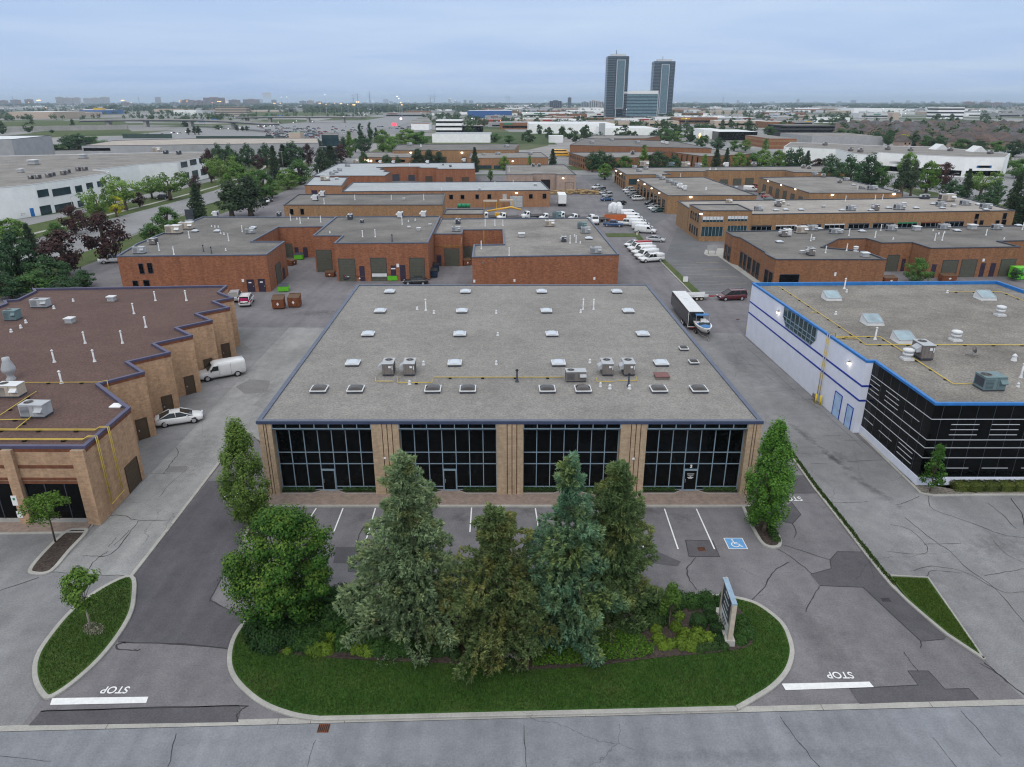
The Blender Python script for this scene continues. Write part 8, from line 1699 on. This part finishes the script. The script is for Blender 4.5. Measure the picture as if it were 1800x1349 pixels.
def gantry(px, py, w, mat, label):
    c = G(px, py); z = 8; o = thing('highway_sign', label, 'sign', (c[0], c[1], 0)); mb = MB(); mb.box((c[0], c[1], z), (w, .5, 4.2), mat); mb.box((c[0], c[1] - .28, z + .6), (w * .6, .06, .5), M_white); mb.box((c[0], c[1] - .28, z - .5), (w * .45, .06, .5), M_white); mb.build('panel', o); mb = MB()
    for s in (-1, 1): mb.tube([(c[0] + s * w * .4, c[1] + .4, 0), (c[0] + s * w * .4, c[1] + .4, z)], .25, M_metal, 6)
    mb.build('post', o)
M_hwg = m_plain('highway_sign_green', (.01, .22, .12), .5); M_hwb = m_plain('highway_sign_blue', (.02, .10, .32), .5)
gantry(336, 223, 14, M_hwg, 'green highway sign under the first bridge'); gantry(356, 223, 8, M_hwb, 'blue highway sign beside the green one under the bridge'); gantry(474, 214, 10, M_hwg, 'green highway sign in front of the second bridge'); gantry(494, 213, 10, M_hwb, 'blue highway sign right of the green one at the second bridge'); gantry(378, 222, 8, M_hwb, 'small blue highway sign between the bridges')
# simple small vehicles far away
def farcar(pt, lit):
    def f(o):
        mb = MB(); mb.faces([(-2.3, -.9, .3), (2.3, -.9, .3), (2.3, .9, .3), (-2.3, .9, .3), (-2.3, -.9, .9), (2.3, -.85, .8), (2.3, .85, .8), (-2.3, .9, .9)], [(0, 1, 5, 4), (1, 2, 6, 5), (2, 3, 7, 6), (3, 0, 4, 7), (4, 5, 6, 7)], pt); mb.faces([(-1.9, -.8, .88), (1.0, -.8, .85), (1.0, .8, .85), (-1.9, .8, .88), (-1.4, -.65, 1.45), (.3, -.65, 1.45), (.3, .65, 1.45), (-1.4, .65, 1.45)], [(0, 1, 5, 4), (1, 2, 6, 5), (2, 3, 7, 6), (3, 0, 4, 7)], M_carglass); mb.face([(-1.4, -.65, 1.46), (.3, -.65, 1.46), (.3, .65, 1.46), (-1.4, .65, 1.46)], pt)
        for x in (-1.4, 1.4):
            for s in (-1, 1): mb.box((x, s * .8, .32), (.64, .2, .64), M_tyre)
        lm(mb, 'body', o)
        if lit:
            for s in (-1, 1): m = MB(); m.box((2.32, s * .6, .65), (.2, .5, .4), M_hl); lm(m, 'headlight', o)
    return f
FC = [proto('parked_car', farcar(p, False)) for p in (PW, PS, PB, PG, PU, PR)]; FH = [proto('moving_car', farcar(p, True)) for p in (PW, PG)]
for k in range(190):
    x, y = rf.uniform(436, 750), rf.choice((224, 227, 230, 233, 236, 239, 242)) + rf.uniform(-.5, .5)
    if not (430 + (y - 222) * 3 < x < 780 - (y - 222) * 12): x = rf.uniform(470, 560)
    o = use(FC[rf.choice((0, 0, 1, 1, 2, 3, 4, 5))], (*G(x, y), .06), rf.choice((0, math.pi)) + rf.uniform(-.1, .1), 1.0, 'car', 'tiny cars parked in the far lot'); o['label'] = 'tiny parked car in the far lot beside the highway'
for k in range(46):
    f = rf.random(); ax_, ay_ = 200 + 520 * f ** .8, 246 - 50 * f ** .8 + rf.uniform(-2.5, 3.5)
    o = use(FH[k % 2], (*G(ax_, ay_), .08), R(-120) + rf.uniform(-.2, .2), 1.0, 'car', 'cars on the highway'); o['label'] = 'tiny car with lit headlights driving on the far highway'
# light masts
def mast(px, py, pt, mat, label, s=1.0, n=3):
    b = G(px, py); h = hgt(px, pt, b); o = thing('light_mast', label, 'light mast', (b[0], b[1], 0), 0, 'lit masts on the plain'); mb = MB(); mb.tube([(b[0], b[1], 0), (b[0], b[1], h)], [.35, .2], M_metal, 6); mb.build('pole', o); mb = MB()
    for k in range(n): x = b[0] + (k - (n - 1) / 2) * 2.0 * s; mb.lathe((x, b[1], h - .5), [(.05, 0), (.8 * s, .3 * s), (.8 * s, .7 * s), (.1, 1.0 * s)], mat, 8)
    mb.build('lamp_head', o)
for i, (px, py, pt, m, s, n) in enumerate(((73, 200, 177, 0, 2.2, 3), (55, 200, 180.5, 0, 1.6, 1), (220, 201, 177, 0, 1.8, 3), (235, 203, 181, 0, 1.6, 1), (321, 202, 178, 0, 1.5, 2), (332, 200, 178, 0, 1.4, 2), (376, 202, 181, 0, 1.4, 1), (389, 204, 179, 0, 1.7, 3), (401, 200, 180, 0, 1.4, 2), (485, 204, 182, 0, 1.5, 2), (495, 204, 182, 0, 1.5, 1), (498, 206, 171, 1, 1.0, 1), (508, 206, 171, 1, 1.0, 1), (564, 204, 182, 0, 1.5, 2), (575, 206, 184, 0, 1.4, 1), (590, 200, 182, 0, 1.3, 1), (601, 202, 183, 0, 1.6, 2), (613, 204, 184, 0, 1.3, 1), (624, 210, 185, 0, 1.6, 2), (631, 212, 180, 0, 1.6, 2), (575, 212, 167, 1, 1.2, 1), (700, 208, 170, 1, 1.3, 1), (703, 210, 174, 1, 1.2, 1), (706, 212, 181, 0, 1.5, 1), (708, 212, 185, 0, 1.5, 1), (657, 200, 178, 1, 1.0, 1), (648, 198, 178, 1, .9, 1), (793, 200, 174, 1, 1.2, 1), (801, 200, 177, 1, 1.0, 1), (686, 198, 182, 1, .8, 1), (720, 200, 178, 1, .9, 1), (840, 205, 185, 0, 1.3, 1), (131, 206, 193, 1, .8, 1), (84, 204, 190, 0, 1.4, 1), (56, 206, 198, 0, 1.2, 1), (305, 184, 171, 1, 1.6, 1), (417, 184, 171, 1, 1.6, 1), (10, 184, 173, 1, 1.8, 1), (1187, 196, 181, 0, 1.6, 1), (958, 200, 178, 1, 1.2, 1), (1315, 200, 181, 1, 1.0, 1), (1420, 200, 190, 1, 1.0, 1), (1403, 200, 190, 1, 1.0, 1), (1550, 204, 191, 1, .8, 1), (1640, 206, 194, 1, 1.0, 1), (1720, 204, 194, 1, .9, 1), (1498, 256, 240, 1, .8, 1), (934, 205, 184, 0, 1.0, 1), (1100, 212, 192, 1, .7, 1), (1230, 214, 205, 0, .7, 1), (1245, 216, 204, 1, .6, 1), (1262, 214, 206, 0, .6, 1), (1205, 220, 208, 1, .6, 1), (910, 210, 195, 0, .8, 1), (925, 214, 198, 1, .7, 1), (1000, 212, 200, 0, .7, 1), (1020, 216, 204, 1, .6, 1), (880, 222, 212, 0, .6, 1), (1182, 234, 223, 1, .6, 1), (830, 226, 208, 1, .8, 1), (1450, 206, 196, 1, .8, 1), (1520, 208, 199, 0, .8, 1), (1590, 210, 200, 1, .7, 1))):
    auto_l = ('amber-lit mast', 'white-lit mast')[m]
    mast(px, py, pt, (M_amber, M_coolm)[m], '', s, n); o = COL.objects[-1].parent; auto(o, ('tall lit mast with amber lamps', 'tall lit mast with white lamps')[m], 'on the plain at far left' if px < 260 else 'beyond the highway bridges' if px < 560 else 'left of the blue store' if px < 760 else 'on the plain around the blue store' if px < 1060 else 'on the plain right of the towers')
def neon(px, py, w, h, mat, label):
    c = G(px, py + 4); z = hgt(px, py, c); o = thing('lit_sign', label, 'lit sign', (c[0], c[1], 0)); mb = MB(); mb.box((c[0], c[1], z), (w, .6, h), mat); mb.build('panel', o); mb = MB(); mb.tube([(c[0], c[1] + .4, 0), (c[0], c[1] + .4, z)], .3, M_metal, 6); mb.build('post', o)
neon(693, 219, 6, 4, M_redneon, 'round red glowing sign left of the red-roofed shop'); neon(694, 201, 3, 2, M_redneon, 'small red signal glow above the red-roofed shop, left'); neon(703, 201, 3, 2, M_redneon, 'small red signal glow above the red-roofed shop, right'); neon(705, 209, 4, 3, m_emit('pink_white_glow', (1, .75, .9), 3), 'pinkish white glowing sign above the red-roofed shop'); neon(835, 210, 4, 4, M_coolm, 'bright white glowing sign beside the red store'); neon(1230, 240, 2.2, 5, M_amber, 'amber glowing sign beyond the brown warehouses'); neon(939, 212, 9, 3, m_emit('pink_sign_glow', (1.0, .25, .4), .9), 'pink sign panel between blue store and towers'); neon(1010, 216, 14, 2.5, MATS['pink_sign_glow'], 'long pink sign panel left of the towers')
# pylons
def pylon(px, py, pt, label):
    b = G(px, py); h = hgt(px, pt, b); o = thing('transmission_pylon', label, 'pylon', (b[0], b[1], 0)); mb = MB(); w = h * .07; k = .35
    for sx in (-1, 1):
        for sy in (-1, 1): mb.tube([(b[0] + sx * w, b[1] + sy * w, 0), (b[0] + sx * w * .25, b[1] + sy * w * .25, h * .62), (b[0], b[1], h)], k, M_trim_dark, 4)
    for i in range(7):
        f0, f1 = i / 7 * .62, (i + 1) / 7 * .62; q0, q1 = w * (1 - .75 * f0 / .62), w * (1 - .75 * f1 / .62); s = 1 if i % 2 else -1; mb.tube([(b[0] - s * q0, b[1], h * f0), (b[0] + s * q1, b[1], h * f1)], k * .7, M_trim_dark, 4)
    mb.build('lattice', o); mb = MB()
    for f, l in ((.66, .17), (.77, .21), (.88, .15)): mb.tube([(b[0] - h * l, b[1], h * f), (b[0] + h * l, b[1], h * f)], k, M_trim_dark, 4)
    mb.build('cross_arm', o)
for i, (px, py, pt, l) in enumerate(((651, 192, 160, 'tallest lattice pylon on the horizon left of centre'), (622, 190, 165, 'pylon just left of the tallest one'), (630, 191, 163, 'pylon second left of the tallest one'), (757, 189, 166, 'left of two thin pylons near the blue store'), (764, 190, 164, 'right of two thin pylons near the blue store'), (891, 188, 167, 'left of a pylon pair beyond the blue store'), (895, 188, 168, 'right of a pylon pair beyond the blue store'), (25, 186, 168, 'faint pylon at the far left horizon'), (246, 186, 170, 'faint pylon above the distant blue store'), (1270, 187, 170, 'faint pylon right of the towers'))): pylon(px, py, pt, l)
# skyline blocks
SK = [(0, 13, 177, 187, 'b'), (20, 36, 176, 187, 'b'), (45, 58, 175, 187, 'b'), (100, 112, 171, 186, 'w'), (113, 128, 172, 186, 'w'), (130, 142, 172, 186, 'w'), (148, 160, 173, 185, 'w'), (162, 176, 172, 185, 'w'), (178, 193, 171, 185, 'w'), (274, 283, 171, 184, 'b'), (214, 226, 180, 188, 'b'), (300, 312, 180, 188, 'p'), (318, 340, 176, 188, 'b'), (342, 358, 177, 188, 'b'), (359, 395, 172, 188, 'b'), (403, 422, 176, 187, 'b'), (428, 456, 175, 187, 'b'), (463, 478, 163, 181, 'w'), (478, 486, 176, 186, 'p'), (527, 538, 178, 187, 'p'), (540, 552, 177, 187, 'w'), (556, 566, 179, 187, 'p'), (815, 820, 176, 184, 'p'), (824, 832, 177, 184, 'p'), (966, 987, 178, 192, 'd'), (998, 1004, 172, 189, 'd'), (1022, 1034, 180, 191, 'p'), (1036, 1050, 178, 191, 'w'), (1040, 1060, 179, 190, 'w'), (1694, 1712, 180, 189, 'b'), (1724, 1740, 180, 189, 'b'), (1744, 1760, 181, 189, 'b'), (1636, 1642, 179, 186, 'p'), (1764, 1780, 181, 189, 'p'), (1360, 1368, 174, 180, 'p'), (1540, 1560, 174, 180, 'p'), (1680, 1690, 173, 180, 'p')]
rs = random.Random(5)
for k in range(46):
    x = rs.choice((rs.uniform(200, 960), rs.uniform(1185, 1790), rs.uniform(1300, 1790))); w = rs.uniform(3, 9); SK.append((x, x + w, 181.5 - rs.random() ** 2 * 6.5 - 1, 183.2, 'p'))
M_sk = {'b': m_plain('brown_slab_block', (.24, .15, .13), .9, .15, .05), 'w': m_plain('beige_slab_block', (.42, .35, .31), .9, .12, .05), 'p': m_plain('grey_slab_block', (.24, .25, .28), .9, .15, .05), 'd': m_plain('dark_slab_block', (.03, .035, .06), .6)}
SKN = {'b': 'brown apartment block', 'w': 'beige apartment block', 'p': 'grey tower block', 'd': 'dark office tower'}
for x0, x1, yt, yb, c in SK:
    zone = 'on the far left horizon' if x1 < 200 else 'on the horizon above the bridges' if x1 < 500 else 'on the horizon left of the blue store' if x1 < 800 else 'on the horizon left of the twin towers' if x1 < 1062 else 'on the horizon right of the twin towers' if x1 < 1500 else 'on the far right horizon'
    a, b = G(x0, yb), G(x1, yb); y = a[1]; z = hgt(x0, yt, a); o_c = ((a[0] + b[0]) / 2, y + 12, 0); t = thing('apartment_block', '', 'apartment block', o_c, 0, 'skyline blocks'); mb = MB(); mb.prism([(a[0], y), (b[0], y), (b[0], y + 24), (a[0], y + 24)], 0, z, M_sk[c]); mb.build('wall', t)
    if z < 200 and yb > 183.5:
        mb = MB(); nb = max(3, int((b[0] - a[0]) / 9))
        for i in range(nb): x = a[0] + (b[0] - a[0]) * (i + .5) / nb; mb.box((x, y - .3, z * .5), ((b[0] - a[0]) / nb * .45, .8, z * .92), M_glass_blue if c != 'd' else M_glass)
        mb.build('window_column', t); mb = MB(); mb.box((o_c[0], y + 12, z + 2), ((b[0] - a[0]) * .4, 8, 4), M_sk[c]); mb.build('roof_plant', t)
    auto(t, SKN[c], zone)
# low commercial sheds scattered over the plain
WALLS = [(M_stucco, 'white'), (M_stucco, 'white'), (M_offwhite, 'off-white'), (MATS['mall_beige'], 'beige'), (M_concrete_wall, 'grey'), (M_brick_brown, 'brown'), (M_concrete_wall, 'grey')]
ROOFS = [M_offwhite, M_roof_pale, M_roof_mid, M_roof_beige, M_roof_mid, M_white]
n = 0; tries = 0
while n < 295 and tries < 8000:
    tries += 1
    left = rf.random() < .42; px = rf.uniform(-20, 1060) if left else rf.uniform(850, 1820)
    py = 186.5 + 44 * rf.random() ** 1.9
    if px > 1470 and py > 208: continue
    if px < 860 and py > (206 if px > 560 else 198): continue
    if 1180 < px < 1470 and py > 226: continue
    if px < 700 and rf.random() < .3: continue
    c = G(px, py); sc_ = min(2.2, .75 + c[1] / 2600); w, d, h = rf.uniform(24, 85) * sc_, rf.uniform(20, 55) * sc_, rf.uniform(5, 10)
    if not clear(c[0], c[1] + d / 2, w / 2 + 4): continue
    FARB.append((c[0] - w / 2, c[0] + w / 2, c[1], c[1] + d)); wm, wn_ = rf.choice(WALLS); mb = MB(); mb.prism([(c[0] - w / 2, c[1]), (c[0] + w / 2, c[1]), (c[0] + w / 2, c[1] + d), (c[0] - w / 2, c[1] + d)], -.1, h, wm, rf.choice(ROOFS))
    t = thing('low_shed', '', 'building', (c[0], c[1], 0), 0, 'low sheds on the plain'); mb.build('wall', t)
    if c[1] < 1900:
        mb = MB(); mb.box((c[0], c[1] - .1, h * .36), (w * .86, .4, h * .3), M_glass); mb.build('window_band', t)
        if rf.random() < .5: mb = MB(); mb.box((c[0] + rf.uniform(-.3, .3) * w, c[1] - .2, h * .8), (w * .22, .5, h * .22), rf.choice((M_tail, M_trim_blue, M_green_d, MATS['store_yellow'], M_rust))); mb.build('shop_sign', t)
        for k in range(3): mb = MB(); mb.box((c[0] + rf.uniform(-.4, .4) * w, c[1] + rf.uniform(.2, .8) * d, h + .8), (rf.uniform(2, 5), rf.uniform(2, 4), 1.6), M_metal); mb.build('roof_plant', t)
    t['label'] = f'low flat {wn_} commercial shed on the distant plain ' + ('left of the towers' if px < 1062 else 'right of the towers')
    n += 1
# houses of the estate at right
def house(rm):
    def f(o):
        mb = MB(); mb.box((0, 0, 2.8), (9, 11, 5.6), M_hw); lm(mb, 'wall', o); mb = MB(); mb.faces([(-5, -6, 5.5), (5, -6, 5.5), (5, 6, 5.5), (-5, 6, 5.5), (0, -3.2, 9.2), (0, 3.2, 9.2)], [(0, 1, 4), (1, 2, 5, 4), (2, 3, 5), (3, 0, 4, 5)], rm); lm(mb, 'roof', o); mb = MB()
        for x in (-2.4, 2.4): mb.box((x, -5.52, 4.0), (1.6, .1, 1.4), M_glass); mb.box((x, -5.52, 1.3), (2.2, .1, 2.2), M_offwhite)
        lm(mb, 'front_opening', o)
    return f
M_hw = m_plain('pale_brick_house_wall', (.30, .22, .18), .9, .2, .2)
PH = [proto('house', house(m_plain(nm, c, .9, .2, .4))) for nm, c in (('brown_shingle', (.085, .07, .066)), ('grey_shingle', (.10, .095, .10)), ('reddish_shingle', (.115, .08, .068)))]
n = 0; yy = 560.0
while n < 210 and yy < 1700:
    x0, x1 = G(1478, 46180 / yy + 180)[0], G(1840, 46180 / yy + 180)[0]; x = x0 + rf.uniform(0, 10)
    if yy < 700: x = max(x, G(1600, 46180 / yy + 180)[0])
    while x < x1 and n < 210:
        if clear(x, yy, 7): o = use(PH[rf.choice((0, 0, 1, 2))], (x, yy, 0), rf.choice((0, math.pi / 2, math.pi)) + .35 + rf.uniform(-.06, .06), rf.uniform(.8, 1.02), 'house', 'houses of the estate'); o['label'] = 'brown-roofed two-storey house packed into the estate at far right'; n += 1
        x += rf.uniform(13.5, 18)
    yy += 24 + (yy - 560) * .035
# scattered trees and the far woods
L_far = m_leaf('far_tree_leaves', (.026, .058, .02), (.045, .088, .03), (.075, .12, .042), .1)
FT = [proto('far_tree', broadleaf('f', 70 + k, 1, .5, .06, 340, .15, L_far, sh, 22, .17)) for k, sh in enumerate(('round', 'round', 'cone'))]
n = 0; tries = 0
while n < 290 and tries < 5000:
    tries += 1; px = rf.uniform(-10, 1810); py = 190 + 62 * rf.random() ** 1.5; c = G(px, py)
    if 60 < px < 760 and 203 < py < 262 and not (rf.random() < .06): continue
    if py > 236 and (px < 880 or px > 1250): continue
    if not clear(c[0], c[1], 3): continue
    s = rf.uniform(6, 13); o = use(FT[n % 3], (c[0], c[1], 0), rf.uniform(0, 6), (s * rf.uniform(.8, 1.3), s * rf.uniform(.8, 1.3), s), 'tree', 'trees dotted over the plain'); o['label'] = 'small green tree dotted among the far sheds of the plain ' + ('left of the towers' if px < 1062 else 'right of the towers'); n += 1
r = np.random.default_rng(9); NT_ = 2600; C = []
while len(C) < NT_:
    px = r.uniform(-40, 1840); u = r.random(); y = 2300 + 11500 * u ** 1.4 if px > 640 else 1900 + 11000 * u ** 1.3
    py = 180 + 46180 / y; x = G(px, py)[0]
    w = math.sin(x * .0021 + y * .0009) + math.sin(x * .0007 - y * .0016 + 2) + (1.2 if y > 5200 else 0) + (.4 if px > 1200 and y > 4000 else 0)
    if w < .15: continue
    if not clear(x, y, 4): continue
    C.append((x, y))
C = np.array(C); per = 16; idx = np.repeat(np.arange(NT_), per); s = r.uniform(9, 17, NT_)[idx] * (1 + C[idx, 1] / 16000); D = unit(r.normal(size=(len(idx), 3))); D[:, 2] = np.abs(D[:, 2])
P = np.stack([C[idx, 0] + D[:, 0] * s * 1.5, C[idx, 1] + D[:, 1] * s, D[:, 2] * s * .95], 1); V = leaf_quads(P, unit(D + np.array([0, -.3, .5]) + r.normal(size=P.shape) * .3), 1.0, r, .9)
V = (V.reshape(-1, 4, 3) - P[:, None, :]) * (s * .85)[:, None, None] + P[:, None, :]; V[:, :, 2] = np.maximum(V[:, :, 2], .0)
tag(np_mesh('distant_wood', V.reshape(-1, 3), np.arange(4 * len(P)).reshape(-1, 4), [m_leaf('distant_wood_leaves', (.016, .034, .018), (.028, .052, .024), (.045, .072, .03), .01)], None, r.random(len(P))), 'dark band of woods spread along the horizon', 'woods', None, 'stuff')
r = np.random.default_rng(15); C = []; hw = [(60, 262), (60, 250), (300, 228), (640, 206), (760, 188), (766, 192), (700, 226), (560, 242), (300, 250), (140, 266)]
while len(C) < 1900:
    px = r.uniform(-20, 1820); py = 189 + 60 * r.random() ** 1.7; c = G(px, py)
    if inside((px, py), hw) or not clear(c[0], c[1], 3) or (px < 760 and py > 216) or (py > 232 and 700 < px < 1480): continue
    if (r.random() < .8 if px > 1470 and py > 206 else False) or math.sin(c[0] * .012 + c[1] * .006) + math.sin(c[0] * .004 - c[1] * .009) + r.random() < .35: continue
    C.append(c)
C = np.array(C); idx = np.repeat(np.arange(len(C)), 44); s = (r.uniform(2.2, 4.6, len(C)) * np.where((C[:, 0] > C[:, 1] * .42) & (C[:, 1] < 1700), 1.25, 1))[idx] * (1 + C[idx, 1] / 9000); D = unit(r.normal(size=(len(idx), 3))); k = r.random(len(idx)) ** .4
P = np.stack([C[idx, 0] + D[:, 0] * s * k, C[idx, 1] + D[:, 1] * s * k, s * 1.15 + D[:, 2] * s * k], 1); V = leaf_quads(P, unit(D + np.array([0, 0, .5]) + r.normal(size=P.shape) * .3), 1.0, r, .8)
V = (V.reshape(-1, 4, 3) - P[:, None, :]) * (s * .55)[:, None, None] + P[:, None, :]; V[:, :, 2] = np.maximum(V[:, :, 2], 0)
tag(np_mesh('scattered_wood', V.reshape(-1, 3), np.arange(4 * len(P)).reshape(-1, 4), [L_far], None, r.random(len(P))), 'belts of small trees woven between the sheds of the plain', 'woods', None, 'stuff')
# air between here and the horizon
hz = NT('hazy_air'); hz.n.remove(hz.b); vol = hz.add('ShaderNodeVolumePrincipled'); vol.inputs['Color'].default_value = (.72, .86, 1.0, 1); vol.inputs['Density'].default_value = HAZE; vol.inputs['Anisotropy'].default_value = 0.2
hz.l.new(vol.outputs[0], hz.n['Material Output'].inputs['Volume'])
if HAZE > 0:
    mb = MB(); mb.box((0, 16500, 79), (31000, 34000, 162), hz.m); o = mb.build('haze'); tag(o, 'pale blue haze over the far plain', 'haze', None, 'stuff')
finish_labels()
for p in [P_greend] + list(P_sh[k][0] for k in P_sh) + list(P_v.values()) + FC + FH + list(PK.values()):
    if not p[1]:
        for ch in COL.objects:
            pass
def drop(o):
    for ch in [c for c in bpy.data.objects if c.parent == o]: drop(ch)
    bpy.data.objects.remove(o)
for p in [v for v in list(globals().values()) if isinstance(v, list) and len(v) == 2 and isinstance(v[0], bpy.types.Object) and v[1] is False]: drop(p[0])
